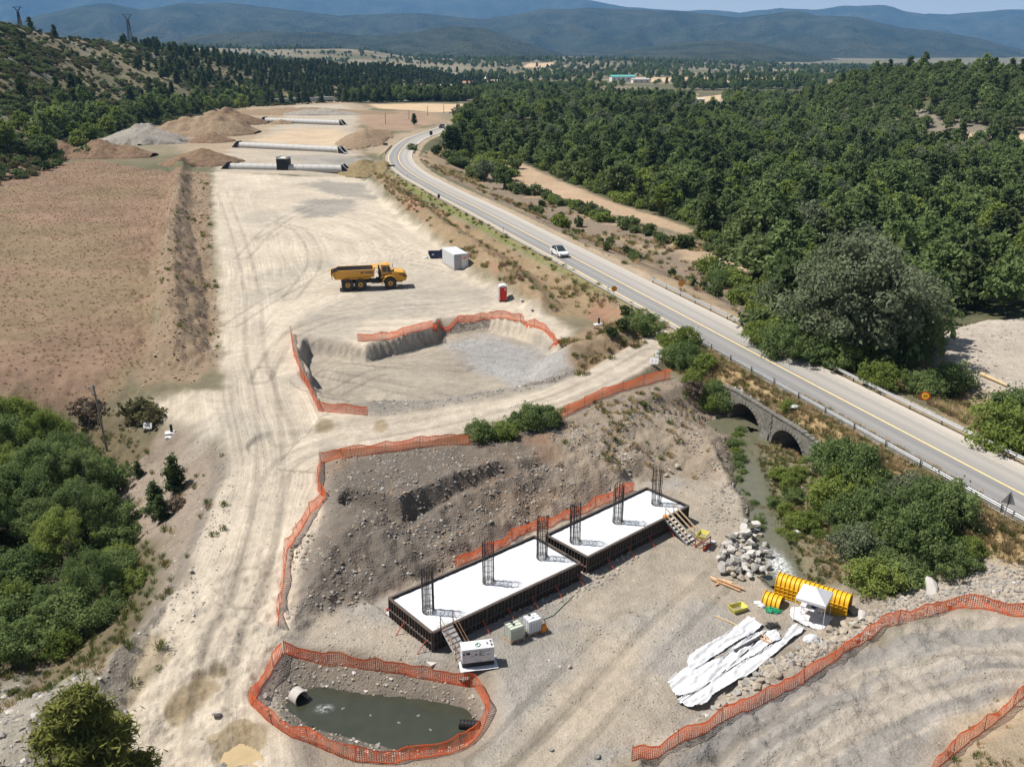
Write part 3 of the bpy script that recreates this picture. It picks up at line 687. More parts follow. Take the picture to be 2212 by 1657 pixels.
# ------------------------------------------------------------------ building helpers
class MB:
    """collects simple solids and links them as ONE mesh object"""
    def __init__(self):
        self.v = []; self.f = []; self.m = []; self.mi = 0
    def use(self, i): self.mi = i; return self
    def add(self, vs, fs):
        o = len(self.v); self.v += [tuple(map(float, p)) for p in vs]
        self.f += [tuple(o + i for i in f) for f in fs]; self.m += [self.mi] * len(fs); return self
    def box(self, c, s, rz=0.0, M=None):
        hx, hy, hz = s[0] / 2, s[1] / 2, s[2] / 2
        vs = [(x, y, z) for z in (-hz, hz) for x, y in ((-hx, -hy), (hx, -hy), (hx, hy), (-hx, hy))]
        cr, sr = math.cos(rz), math.sin(rz)
        if M is not None: vs = [tuple(M @ Vector(p)) for p in vs]
        vs = [(c[0] + x * cr - y * sr, c[1] + x * sr + y * cr, c[2] + z) for x, y, z in vs]
        return self.add(vs, [(0, 3, 2, 1), (4, 5, 6, 7), (0, 1, 5, 4), (1, 2, 6, 5), (2, 3, 7, 6), (3, 0, 4, 7)])
    def bar(self, a, b, w=.05, h=None):
        """square bar from a to b"""
        a = Vector(a); b = Vector(b); d = (b - a); L = d.length
        if L < 1e-6: return self
        q = d.to_track_quat('Z', 'Y').to_matrix(); h = h or w
        vs = []
        for z in (0, L):
            for x, y in ((-w / 2, -h / 2), (w / 2, -h / 2), (w / 2, h / 2), (-w / 2, h / 2)): vs.append(a + q @ Vector((x, y, z)))
        return self.add(vs, [(0, 3, 2, 1), (4, 5, 6, 7), (0, 1, 5, 4), (1, 2, 6, 5), (2, 3, 7, 6), (3, 0, 4, 7)])
    def cyl(self, a, b, r, n=12, r2=None, cap=True):
        a = Vector(a); b = Vector(b); d = b - a
        q = d.to_track_quat('Z', 'Y').to_matrix(); r2 = r if r2 is None else r2
        vs = [a + q @ Vector((r * math.cos(2 * math.pi * i / n), r * math.sin(2 * math.pi * i / n), 0)) for i in range(n)]
        vs += [b + q @ Vector((r2 * math.cos(2 * math.pi * i / n), r2 * math.sin(2 * math.pi * i / n), 0)) for i in range(n)]
        fs = [(i, (i + 1) % n, n + (i + 1) % n, n + i) for i in range(n)]
        if cap: fs += [tuple(range(n))[::-1], tuple(range(n, 2 * n))]
        return self.add(vs, fs)
    def tube(self, pts, r, n=6, rad=None):
        pts = [Vector(p) for p in pts]; rings = []
        for i, p in enumerate(pts):
            d = (pts[min(i + 1, len(pts) - 1)] - pts[max(i - 1, 0)])
            q = d.to_track_quat('Z', 'Y').to_matrix(); rr = rad[i] if rad else r
            rings += [p + q @ Vector((rr * math.cos(2 * math.pi * k / n), rr * math.sin(2 * math.pi * k / n), 0)) for k in range(n)]
        fs = [(i * n + k, i * n + (k + 1) % n, (i + 1) * n + (k + 1) % n, (i + 1) * n + k) for i in range(len(pts) - 1) for k in range(n)]
        fs += [tuple(range(n))[::-1], tuple(range((len(pts) - 1) * n, len(pts) * n))]
        return self.add(rings, fs)
    def prism(self, prof, a, b, up=None):
        """extrude a profile given in (x,z) along y from a to b"""
        n = len(prof)
        vs = [(x, a, z) for x, z in prof] + [(x, b, z) for x, z in prof]
        fs = [(i, (i + 1) % n, n + (i + 1) % n, n + i) for i in range(n)] + [tuple(range(n))[::-1], tuple(range(n, 2 * n))]
        return self.add(vs, fs)
    def build(self, name, mats, parent=None, smooth=False, bevel=0.0):
        me = bpy.data.meshes.new(name); me.from_pydata(self.v, [], self.f)
        for m in (mats if isinstance(mats, (list, tuple)) else [mats]): me.materials.append(m)
        if any(self.m): me.polygons.foreach_set('material_index', self.m)
        if smooth: me.polygons.foreach_set('use_smooth', [True] * len(me.polygons))
        me.update()
        o = bpy.data.objects.new(name, me); COL.objects.link(o)
        if parent: o.parent = parent
        if bevel:
            b = o.modifiers.new('soft edges', 'BEVEL'); b.width = bevel; b.segments = 2; b.limit_method = 'ANGLE'; b.angle_limit = R(40)
        return o

def tag(o, label, cat, group=None):
    if len(label.split()) > 16: label = ' '.join(q for q in label.split() if q not in ('close', 'well', 'far', 'tall', 'small'))
    if len(label.split()) > 16: label = label.replace(' and left of', ' left of').replace(' and right of', ' right of')
    o['label'] = label; o['category'] = cat
    if group: o['group'] = group
    return o

def thing(name, label, cat, loc, rz=0.0, group=None):
    o = bpy.data.objects.new(name, None); COL.objects.link(o)
    o.location = loc; o.rotation_euler = (0, 0, rz); o.empty_display_size = .3
    return tag(o, label, cat, group)

def kids(o): return [c for c in bpy.data.objects if c.parent == o]

_kidcache = {}
def dup(root, loc, rz, label=None, scale=None, group=None):
    r = root.copy(); COL.objects.link(r); r.location = loc; r.rotation_euler = (0, 0, rz)
    if label: r['label'] = label
    if group: r['group'] = group
    if scale is not None: r.scale = scale if hasattr(scale, '__len__') else (scale,) * 3
    if root.name not in _kidcache: _kidcache[root.name] = [(c, kids(c)) for c in kids(root)]
    for ch, gs in _kidcache[root.name]:
        c = ch.copy(); COL.objects.link(c); c.parent = r
        for g in gs:
            d = g.copy(); COL.objects.link(d); d.parent = c
    return r

def stuff(o, label):
    o['kind'] = 'stuff'; o['label'] = label; return o

def text_part(txt, size, mtl, parent, loc, rot, name='lettering', extrude=.004):
    cu = bpy.data.curves.new(name, 'FONT'); cu.body = txt; cu.size = size; cu.extrude = extrude; cu.align_x = 'CENTER'; cu.align_y = 'CENTER'
    o = bpy.data.objects.new(name, cu); COL.objects.link(o)
    dg = bpy.context.evaluated_depsgraph_get(); me = bpy.data.meshes.new_from_object(o.evaluated_get(dg))
    bpy.data.objects.remove(o); me.name = name; me.materials.clear(); me.materials.append(mtl)
    p = bpy.data.objects.new(name, me); COL.objects.link(p); p.parent = parent; p.location = loc; p.rotation_euler = rot
    return p

def stone_mesh(name, seed, mtl, sub=1, flat=.7, ang=.28):
    import bmesh
    bm = bmesh.new(); bmesh.ops.create_icosphere(bm, subdivisions=sub, radius=.5)
    r = random.Random(seed)
    # plane cuts give broken faces
    pl = [(Vector((r.gauss(0, 1), r.gauss(0, 1), r.gauss(0, 1))).normalized(), r.uniform(.20, .38)) for _ in range(15)]
    for v in bm.verts:
        for n, d in pl:
            e = v.co.dot(n) - d
            if e > 0: v.co -= n * e
        v.co += Vector((r.gauss(0, 1), r.gauss(0, 1), r.gauss(0, 1))) * .018
        v.co.z *= flat
    me = bpy.data.meshes.new(name); bm.to_mesh(me); bm.free(); me.materials.append(mtl)
    return me
ground = build_ground()
# ------------------------------------------------------------------ carriageway, markings, water, mountains, haze
def ribbon(name, par0, par1, s0, s1, z, mtl, step=2.0, dash=None):
    P = []; fs = []; uv = []
    n = max(2, int((par1 - par0) / step) + 1)
    for i in range(n):
        pr = par0 + (par1 - par0) * i / (n - 1)
        q, d = road_pt(pr, 0)
        nn = np.array([-d[1], d[0]])
        for k, s in enumerate(np.linspace(s0, s1, 9 if s1 - s0 > 2 else 2)):
            P.append((q[0] + nn[0] * s, q[1] + nn[1] * s, z)); uv.append((s, pr))
    m = len(P) // n
    fs = [(i * m + k, (i + 1) * m + k, (i + 1) * m + k + 1, i * m + k + 1) for i in range(n - 1) for k in range(m - 1)]
    # face up
    me = bpy.data.meshes.new(name); me.from_pydata([tuple(p) for p in P], [], fs); me.materials.append(mtl)
    me.update()
    if me.polygons[0].normal.z < 0: me.flip_normals()
    a = me.attributes.new('Lane', 'FLOAT_VECTOR', 'POINT'); a.data.foreach_set('vector', np.array([(u, v, 0) for u, v in uv], np.float32).ravel())
    o = bpy.data.objects.new(name, me); COL.objects.link(o)
    return o

def asphalt_mat():
    m, t, o = new_mat('asphalt'); L = t.links.new
    b = N(t, 'ShaderNodeBsdfPrincipled'); b.inputs['Roughness'].default_value = .8; b.inputs['Specular IOR Level'].default_value = .35
    ln = N(t, 'ShaderNodeAttribute', attribute_name='Lane'); sp = N(t, 'ShaderNodeSeparateXYZ'); L(ln.outputs['Vector'], sp.inputs[0])
    # dusty bands between the wheel paths and on the right hand lane
    cr = N(t, 'ShaderNodeFloatCurve')
    pts = [(0, .62), (.10, .45), (.16, .32), (.24, .12), (.32, .30), (.38, .18), (.46, .16), (.52, .30), (.60, .48), (.67, .60), (.73, .44), (.80, .62), (.86, .80), (.93, .95), (1, 1.0)]
    c = cr.mapping.curves[0]
    c.points[0].location = pts[0]; c.points[-1].location = pts[-1]
    for p in pts[1:-1]: c.points.new(*p)
    mr = N(t, 'ShaderNodeMapRange'); mr.inputs[1].default_value = -4.3; mr.inputs[2].default_value = 4.7; L(sp.outputs[0], mr.inputs[0]); L(mr.outputs[0], cr.inputs['Value'])
    mp = N(t, 'ShaderNodeMapping'); mp.inputs['Scale'].default_value = (.9, .035, 1); L(ln.outputs['Vector'], mp.inputs[0])
    nz = N(t, 'ShaderNodeTexNoise', Scale=1.0, Detail=6.0, Roughness=.6); L(mp.outputs[0], nz.inputs['Vector'])
    ad = N(t, 'ShaderNodeMath', operation='MULTIPLY_ADD'); ad.inputs[1].default_value = .5; ad.inputs[2].default_value = -.25; L(nz.outputs['Fac'], ad.inputs[0])
    sm = N(t, 'ShaderNodeMath', operation='ADD'); sm.use_clamp = True; L(cr.outputs[0], sm.inputs[0]); L(ad.outputs[0], sm.inputs[1])
    mx = N(t, 'ShaderNodeMixRGB'); mx.inputs[1].default_value = (.17, .17, .172, 1); mx.inputs[2].default_value = (.43, .39, .335, 1); L(sm.outputs[0], mx.inputs[0])
    geo = N(t, 'ShaderNodeNewGeometry'); n2 = N(t, 'ShaderNodeTexNoise', Scale=9.0, Detail=4.0, Roughness=.7); L(geo.outputs['Position'], n2.inputs['Vector'])
    r2 = N(t, 'ShaderNodeMapRange'); r2.inputs[1].default_value = .3; r2.inputs[2].default_value = .7; r2.inputs[3].default_value = .92; r2.inputs[4].default_value = 1.07; L(n2.outputs['Fac'], r2.inputs[0])
    sc = N(t, 'ShaderNodeVectorMath', operation='SCALE'); L(mx.outputs[0], sc.inputs[0]); L(r2.outputs[0], sc.inputs['Scale'])
    L(sc.outputs[0], b.inputs['Base Color'])
    bp = N(t, 'ShaderNodeBump', Strength=.2, Distance=.01); L(n2.outputs['Fac'], bp.inputs['Height']); L(bp.outputs[0], b.inputs['Normal'])
    L(b.outputs[0], o.inputs[0]); return m

PAR_A = par_of(*at(972, 272, ROADZ)[:2]) - 60
PAR_B = par_of(*at(2212, 1067, ROADZ)[:2]) + 40
PAR_J0 = par_of(*at(1490, 722, ROADZ)[:2]); PAR_J1 = par_of(*at(1530, 742, ROADZ)[:2])
road = ribbon('road', PAR_A, PAR_B, -4.05, 4.25, ROADZ - .02, asphalt_mat())
road['kind'] = 'structure'; road['label'] = 'two lane asphalt road dusty along its right lane'
YEL = mat('yellow line paint', (.80, .58, .22), .75, var=.15, nscale=3, dirt=(.5, .45, .38, .5))
def line(a, b, s, wd):
    o = ribbon('lane_line', a, b, s - wd / 2, s + wd / 2, ROADZ - .014, YEL); o.parent = road; return o
line(PAR_A, PAR_B, 0, .17)
line(PAR_A, PAR_J0, -3.12, .17); line(PAR_J1, PAR_B, -3.12, .2)
for k in range(3):
    q = PAR_J0 + (PAR_J1 - PAR_J0) * (k + .25) / 3.0
    line(q, q + (PAR_J1 - PAR_J0) * .22, -3.12, .17)
WHL = mat('worn white edge paint', (.50, .42, .33), .8, var=.2, nscale=2, dirt=(.4, .36, .3, .8))
o = ribbon('edge_line', PAR_A, PAR_B, 2.80, 2.90, ROADZ - .014, WHL); o.parent = road

# water ------------------------------------------------------------
def water_mat(name, deep, rough=.06, foam=None, rip=18.0):
    m, t, o = new_mat(name); L = t.links.new
    b = N(t, 'ShaderNodeBsdfPrincipled'); b.inputs['Roughness'].default_value = rough; b.inputs['Specular IOR Level'].default_value = .5
    geo = N(t, 'ShaderNodeNewGeometry'); nz = N(t, 'ShaderNodeTexNoise', Scale=1.1, Detail=5.0); L(geo.outputs['Position'], nz.inputs['Vector'])
    mx = N(t, 'ShaderNodeMixRGB'); mx.inputs[1].default_value = (*deep, 1); mx.inputs[2].default_value = (deep[0] * 1.7, deep[1] * 1.6, deep[2] * 1.5, 1)
    L(nz.outputs['Fac'], mx.inputs[0]); src = mx.outputs[0]
    n2 = N(t, 'ShaderNodeTexNoise', Scale=rip, Detail=3.0); L(geo.outputs['Position'], n2.inputs['Vector'])
    if foam:
        at_ = N(t, 'ShaderNodeAttribute', attribute_name='Foam'); n3 = N(t, 'ShaderNodeTexNoise', Scale=5.0, Detail=6.0, Roughness=.75); L(geo.outputs['Position'], n3.inputs['Vector'])
        ad = N(t, 'ShaderNodeMath', operation='MULTIPLY'); L(at_.outputs['Fac'], ad.inputs[0])
        r = N(t, 'ShaderNodeMapRange'); r.inputs[1].default_value = .42; r.inputs[2].default_value = .58; L(n3.outputs['Fac'], r.inputs[0]); L(r.outputs[0], ad.inputs[1])
        m2 = N(t, 'ShaderNodeMixRGB'); m2.inputs[2].default_value = (.75, .77, .78, 1); L(ad.outputs[0], m2.inputs[0]); L(src, m2.inputs[1]); src = m2.outputs[0]
        mr = N(t, 'ShaderNodeMath', operation='MULTIPLY_ADD'); mr.inputs[1].default_value = .7; mr.inputs[2].default_value = rough; L(ad.outputs[0], mr.inputs[0]); L(mr.outputs[0], b.inputs['Roughness'])
    L(src, b.inputs['Base Color'])
    bp = N(t, 'ShaderNodeBump', Strength=.25, Distance=.02); L(n2.outputs['Fac'], bp.inputs['Height']); L(bp.outputs[0], b.inputs['Normal'])
    L(b.outputs[0], o.inputs[0]); return m

def sheet(name, P, z, mtl, step, foam_fn=None):
    P = np.asarray(P)[:, :2]; lo = P.min(0); hi = P.max(0)
    xs = np.arange(lo[0], hi[0] + step, step); ys = np.arange(lo[1], hi[1] + step, step)
    XX, YY = np.meshgrid(xs, ys, indexing='ij'); ny = len(ys)
    d = poly_sd(P, XX.ravel(), YY.ravel()).reshape(XX.shape)
    fs = []
    for i in range(len(xs) - 1):
        for j in range(ny - 1):
            if min(d[i, j], d[i + 1, j], d[i, j + 1], d[i + 1, j + 1]) < 0: fs.append((i * ny + j, (i + 1) * ny + j, (i + 1) * ny + j + 1, i * ny + j + 1))
    vs = np.stack([XX.ravel(), YY.ravel(), np.full(XX.size, z)], 1)
    me = bpy.data.meshes.new(name); me.from_pydata(vs.tolist(), [], fs); me.materials.append(mtl)
    if foam_fn is not None:
        a = me.attributes.new('Foam', 'FLOAT', 'POINT'); a.data.foreach_set('value', foam_fn(XX.ravel(), YY.ravel()).astype(np.float32))
    o = bpy.data.objects.new(name, me); COL.objects.link(o); return o

_c = np.array(P_POND)[:, :2]; _c = _c.mean(0) + (_c - _c.mean(0)) * 1.8
_fp = at(700, 1530, SUMPZ)
pond = sheet('pond', _c, SUMPZ, water_mat('sump water', (.030, .034, .024), .05, True), .2, lambda x, y: np.clip(.62 - np.hypot((x - _fp[0]) / 1.1, (y - _fp[1]) / .7), 0, 1))
pond['kind'] = 'structure'; pond['label'] = 'dark green water standing in the fenced sump'
S = smooth_line(np.array(STREAM), 2)
def offs(L, w):
    L = np.asarray(L); d = np.gradient(L[:, :2], axis=0); d /= np.linalg.norm(d, axis=1)[:, None]; n = np.stack([-d[:, 1], d[:, 0]], 1)
    return np.vstack([L[:, :2] + n * w, (L[:, :2] - n * w)[::-1]])
q0, d0_ = road_pt(BARRELS[0][0], HWS + 6); q1, _ = road_pt(BARRELS[0][0] - .3, HWS - .5); q2, _ = road_pt(BARRELS[0][0] + .2, HWS - 3)
SW = np.vstack([[q0[:2], q1[:2], q2[:2]], S[3:, :2]])
stream = sheet('stream', offs(smooth_line(SW, 1), 2.2), WATZ, water_mat('stream water', (.085, .085, .058), .10, True), .3,
               lambda x, y: sstep(75.5, 72, y) * sstep(62, 64.0, y) * 0 + np.clip(1.2 - np.hypot((x - at(1683, 1222, WATZ)[0]) / .9, (y - at(1683, 1222, WATZ)[1]) / 2.6), 0, 1))
stream['kind'] = 'structure'; stream['label'] = 'shallow murky stream running out of the stone culvert'

# distant mountains --------------------------------------------------
def mountain_mat(name, a, b_, sc):
    m, t, o = new_mat(name); L = t.links.new
    b = N(t, 'ShaderNodeBsdfDiffuse')
    geo = N(t, 'ShaderNodeNewGeometry'); n1 = N(t, 'ShaderNodeTexNoise', Scale=sc, Detail=9.0, Roughness=.68); L(geo.outputs['Position'], n1.inputs['Vector'])
    cr = N(t, 'ShaderNodeValToRGB'); e = cr.color_ramp.elements; e[0].position = .40; e[0].color = (*a, 1); e[1].position = .68; e[1].color = (*b_, 1); L(n1.outputs['Fac'], cr.inputs[0])
    L(cr.outputs[0], b.inputs[0])
    n2 = N(t, 'ShaderNodeTexNoise', Scale=sc * 12, Detail=4.0); L(geo.outputs['Position'], n2.inputs['Vector'])
    bp = N(t, 'ShaderNodeBump', Strength=.8, Distance=25.0); L(n2.outputs['Fac'], bp.inputs['Height']); L(bp.outputs[0], b.inputs['Normal'])
    L(b.outputs[0], o.inputs[0]); return m

def mountain(name, label, R0, prof_pts, width, mtl, base, seed):
    px = np.arange(-1500, 3900, 11.0); tt = np.linspace(-1.0, .9, 46)
    pp = np.array(prof_pts, float)
    yy = np.interp(px, pp[:, 0], pp[:, 1])
    hz = CAMZ + (YHOR - yy) / FPX * R0
    ang = np.arctan((px - CXP) / FPX * math.cos(PITCH))
    AA, TT = np.meshgrid(ang, tt); HH = np.broadcast_to(hz, AA.shape)
    RRm = R0 + TT * width
    X = np.sin(AA) * RRm; Y = np.cos(AA) * RRm
    sh = np.where(TT < 0, (1 + TT) ** .9, 1 - TT * .6)
    # spurs and gullies running down the slope
    g = np.abs(fbm(X / (R0 * .045), Y / (R0 * .12), 5, seed)) * 2
    g2 = fbm(X / (R0 * .012), Y / (R0 * .012), 4, seed + 1)
    k = np.clip(1 - np.abs(TT) , 0, 1); edge = np.clip(np.abs(TT) * 4, 0, 1)
    Z = base + (HH - base) * np.clip(sh - g * .55 * edge * k ** .5 + g2 * .16 * edge, 0, 1.02) + g2 * (hz - base).mean() * .02
    vs = np.stack([X, Y, Z], -1).reshape(-1, 3); n = len(px)
    i = np.arange(len(tt) - 1)[:, None] * n + np.arange(n - 1)[None, :]
    F = np.stack([i, i + 1, i + n + 1, i + n], -1).reshape(-1, 4)
    me = bpy.data.meshes.new(name); me.from_pydata(vs.tolist(), [], F.tolist()); me.materials.append(mtl)
    me.polygons.foreach_set('use_smooth', [True] * len(me.polygons))
    o = bpy.data.objects.new(name, me); COL.objects.link(o); o['kind'] = 'structure'; o['label'] = label
    return o
M_F = mountain_mat('wooded mountain', (.022, .030, .018), (.062, .064, .038), .004)
M_N = mountain_mat('lower wooded mountain', (.026, .034, .020), (.075, .075, .045), .007)
mountain('mountain', 'nearest low wooded spurs under the blue ridges', 4600, [(-1500, 120), (0, 118), (300, 108), (420, 82), (560, 72), (700, 74), (800, 82), (900, 74), (970, 62), (1050, 66), (1130, 92), (1220, 116), (1320, 112), (1450, 96), (1560, 88), (1680, 102), (1800, 124), (1900, 136), (2010, 128), (2212, 126), (3900, 120)], 1500, M_N, -40, 51)
mountain('mountain', 'long dark blue wooded ridge across the view', 7200, [(-1500, 40), (0, 62), (60, 55), (187, 32), (243, 25), (320, 36), (400, 23), (500, 21), (547, 25), (600, 30), (736, 43), (837, 40), (904, 38), (971, 43), (1031, 48), (1104, 42), (1178, 28), (1221, 32), (1271, 27), (1338, 31), (1474, 36), (1591, 47), (1641, 43), (1708, 35), (1758, 45), (1842, 48), (1942, 68), (2025, 75), (2108, 87), (2212, 108), (3900, 90)], 2300, M_F, -60, 57)
mountain('mountain', 'pale farthest ridge under the sky', 12500, [(-1500, -10), (0, -6), (213, 0), (313, 13), (360, 10), (430, -4), (560, 0), (737, 8), (937, 13), (1137, 9), (1270, 13), (1347, 27), (1475, 35), (1534, 33), (1591, 39), (1681, 31), (1751, 35), (1808, 28), (1905, 28), (1942, 38), (1985, 44), (2042, 46), (2159, 38), (2212, 41), (3900, 30)], 2600, M_F, -80, 63)

# the air --------------------------------------------------------------
mb = MB(); mb.box((0, 7300, 360), (30000, 16400, 920))
hz_m, t, o = new_mat('haze air')
pv = N(t, 'ShaderNodeVolumePrincipled'); pv.inputs['Color'].default_value = (.25, .55, 1.0, 1); pv.inputs['Density'].default_value = HAZE_D = 0.000058; pv.inputs['Anisotropy'].default_value = .05
t.links.new(pv.outputs[0], o.inputs['Volume'])
haze = mb.build('haze', hz_m); stuff(haze, 'thin blue haze that fades the far ridges')
# ------------------------------------------------------------------ vegetation
def leaf_mat(name, c1, c2, trans=.38):
    m, t, o = new_mat(name); L = t.links.new
    d = N(t, 'ShaderNodeBsdfDiffuse'); tr = N(t, 'ShaderNodeBsdfTranslucent'); ms = N(t, 'ShaderNodeMixShader'); ms.inputs[0].default_value = trans
    oi = N(t, 'ShaderNodeObjectInfo'); at_ = N(t, 'ShaderNodeAttribute', attribute_name='Leaf')
    mx = N(t, 'ShaderNodeMixRGB'); mx.inputs[1].default_value = (*c1, 1); mx.inputs[2].default_value = (*c2, 1)
    ad = N(t, 'ShaderNodeMath', operation='MULTIPLY_ADD'); ad.inputs[1].default_value = .55; ad.use_clamp = True
    md = N(t, 'ShaderNodeMath', operation='MULTIPLY'); md.inputs[1].default_value = .6
    L(at_.outputs['Fac'], md.inputs[0]); L(oi.outputs['Random'], ad.inputs[0]); L(md.outputs[0], ad.inputs[2]); L(ad.outputs[0], mx.inputs[0])
    L(mx.outputs[0], d.inputs[0])
    br = N(t, 'ShaderNodeVectorMath', operation='SCALE'); br.inputs['Scale'].default_value = 1.25; L(mx.outputs[0], br.inputs[0]); L(br.outputs[0], tr.inputs[0])
    L(d.outputs[0], ms.inputs[1]); L(tr.outputs[0], ms.inputs[2]); L(ms.outputs[0], o.inputs[0]); return m

LM = {
    'broad': leaf_mat('broad leaves', (.075, .118, .042), (.20, .255, .095)),
    'fresh': leaf_mat('fresh leaves', (.115, .160, .038), (.235, .28, .075)),
    'oak': leaf_mat('oak leaves', (.070, .102, .040), (.17, .21, .082)),
    'grey': leaf_mat('grey green leaves', (.100, .122, .070), (.185, .21, .125)),
    'pine': leaf_mat('pine needles', (.042, .064, .028), (.100, .125, .050), .2),
    'pine2': leaf_mat('young pine needles', (.070, .092, .022), (.20, .20, .055), .25),
    'dry': leaf_mat('dry brush', (.10, .075, .055), (.20, .155, .11), .1),
    'scrub': leaf_mat('scrub leaves', (.075, .080, .036), (.16, .145, .075)),
    'straw': leaf_mat('dry grass', (.30, .225, .115), (.46, .36, .20), .35), 'brown': leaf_mat('brown grass', (.17, .11, .07), (.29, .20, .13), .3),
    'grass': leaf_mat('green grass', (.075, .105, .025), (.17, .18, .06), .3),
}
BARK = mat('bark', (.085, .07, .055), .95, var=.3, nscale=9)
BARKG = mat('pale bark', (.17, .155, .13), .95, var=.3, nscale=9)

def leaves(C, Nn, size, r, cl, asp=1.6, jit=.6, up=.25):
    """quads at centres C with normals roughly along Nn"""
    n = len(C)
    nn = Nn + r.normal(0, jit, (n, 3)); nn[:, 2] += up; nn /= np.linalg.norm(nn, axis=1)[:, None] + 1e-9
    a = r.normal(0, 1, (n, 3)); u = np.cross(nn, a); u /= np.linalg.norm(u, axis=1)[:, None] + 1e-9; v = np.cross(nn, u)
    s = size * r.uniform(.6, 1.35, n)[:, None]
    u = u * s * asp * .5; v = v * s * .5
    V = np.stack([C - u, C - v * .9 + u * .15, C + u, C + v * .9 + u * .15], 1).reshape(-1, 3)
    return V, np.repeat(cl, 4)

def leaf_mesh(name, V, cl, mtl):
    me = bpy.data.meshes.new(name); n = len(V) // 4
    me.vertices.add(len(V)); me.vertices.foreach_set('co', V.astype(np.float32).ravel())
    me.loops.add(4 * n); me.loops.foreach_set('vertex_index', np.arange(4 * n, dtype=np.int32)); me.polygons.add(n); me.polygons.foreach_set('loop_start', (np.arange(n) * 4).astype(np.int32))
    a = me.attributes.new('Leaf', 'FLOAT', 'POINT'); a.data.foreach_set('value', cl.astype(np.float32)); me.update(); me.materials.append(mtl); return me

def crown(kind, seed, h, rad, n, leaf, mtl):
    r = np.random.default_rng(seed)
    if kind in ('broad', 'bush', 'poplar'):
        K = {'broad': 95, 'bush': 70, 'poplar': 60}[kind]
        z0 = {'broad': .22 * h, 'bush': .02 * h, 'poplar': .10 * h}[kind]
        d = r.normal(0, 1, (K, 3)); d /= np.linalg.norm(d, axis=1)[:, None]
        q = r.uniform(.35, 1.0, K) ** .6
        cz = (h + z0) / 2; hz = (h - z0) / 2
        wob = .62 + .62 * r.random(K)
        P = np.stack([d[:, 0] * rad * q * wob, d[:, 1] * rad * q * wob, cz + d[:, 2] * hz * q * (.8 + .3 * r.random(K))], 1)
        if kind == 'broad': P[:, :2] *= (1.12 - .45 * np.clip((P[:, 2] - cz) / hz, -.2, 1))[:, None]
        if kind == 'bush': P[:, 2] = np.abs(P[:, 2] - .1 * h) * .95 + .1 * h
        if kind == 'poplar': P[:, :2] *= (1 - .6 * np.clip((P[:, 2] - cz) / hz, 0, 1))[:, None]
        P[:, 2] = np.clip(P[:, 2], z0, h)
        cr_ = (.11 + .17 * r.random(K)) * rad * (1.1 if kind != 'poplar' else 1.3)
        k = r.integers(0, K, n)
        dd = r.normal(0, 1, (n, 3)); dd /= np.linalg.norm(dd, axis=1)[:, None]
        rr = r.uniform(.25, 1, n) ** .5
        C = P[k] + dd * (cr_[k] * rr)[:, None] * np.array([1, 1, .8])
        stray = r.random(n) < .14; C[stray] += r.normal(0, .13 * rad, (stray.sum(), 3))
        C[:, 2] = np.maximum(C[:, 2], .04 * h)
        tone = r.random(K)[k] * .75 + r.random(n) * .25
        V, cl = leaves(C, dd, leaf, r, tone)
    elif kind == 'pine':
        Cs, Ns, T = [], [], []
        nb = 40 if n > 20000 else 52; zt = np.sort(r.uniform(.14, 1.0, nb)); 
        for z in zt:
            ln = rad * (1.08 - z) ** .75 * r.uniform(.65, 1.15); a = r.uniform(0, 2 * math.pi); drop = r.uniform(-.05, .25)
            m = max(6, int(n / nb * (.4 + ln / rad)))
            u = r.uniform(.15, 1, m) ** .7
            sp_ = (.045 * rad + .10 * rad * u) if n > 20000 else .10 * rad + .16 * rad * u
            C = np.stack([np.cos(a) * ln * u, np.sin(a) * ln * u, z * h + ln * (drop * u) ** 1 * .8], 1) + r.normal(0, 1, (m, 3)) * sp_[:, None] * np.array([.8, .8, .45])
            Cs.append(C); Ns.append(np.tile([0, 0, 1.0], (m, 1))); T.append(np.full(m, r.random()) * .6 + r.random(m) * .4)
        V, cl = leaves(np.vstack(Cs), np.vstack(Ns), leaf, r, np.concatenate(T), asp=4.2 if n > 20000 else 2.4, jit=.9)
    return leaf_mesh('crown', V, cl, mtl)

def trunk_mesh(seed, h, rad, r0, mtl, limbs=5):
    r = random.Random(seed); mb = MB()
    pts = [(0, 0, -.4)] + [(r.gauss(0, .04) * h * k, r.gauss(0, .04) * h * k, h * .82 * k) for k in (.15, .35, .55, .8, 1)]
    mb.tube(pts, 0, 7, [r0 * 1.3, r0, r0 * .85, r0 * .65, r0 * .4, r0 * .12])
    for i in range(limbs):
        k = r.uniform(.25, .75); z = h * .82 * k; a = r.uniform(0, 6.28); l = rad * r.uniform(.5, .9)
        b = (0.02 * h * k, 0, z)
        mb.tube([b, (math.cos(a) * l * .5, math.sin(a) * l * .5, z + l * .35), (math.cos(a) * l, math.sin(a) * l, z + l * .6)], 0, 5, [r0 * .45, r0 * .3, r0 * .1])
    me = bpy.data.meshes.new('trunk'); me.from_pydata(mb.v, [], mb.f); me.materials.append(mtl); return me

_kinds = {}
def kind(key, ck, seed, h, rad, n, leaf, lm, r0=.14, bark=BARK, limbs=5):
    _kinds[key] = (crown(ck, seed, h, rad, n, leaf, LM[lm]), trunk_mesh(seed, h, rad, r0, bark, limbs) if r0 else None)
def plant(key, name, label, cat, loc, s=1.0, rz=None, group=None, sz=1.0):
    cm, tm = _kinds[key]
    e = thing(name, label, cat, loc, random.uniform(0, 6.28) if rz is None else rz, group)
    e.scale = (s, s, s * sz)
    c = bpy.data.objects.new('crown' if tm else 'foliage', cm); COL.objects.link(c); c.parent = e
    if tm:
        t_ = bpy.data.objects.new('trunk', tm); COL.objects.link(t_); t_.parent = e
    return e

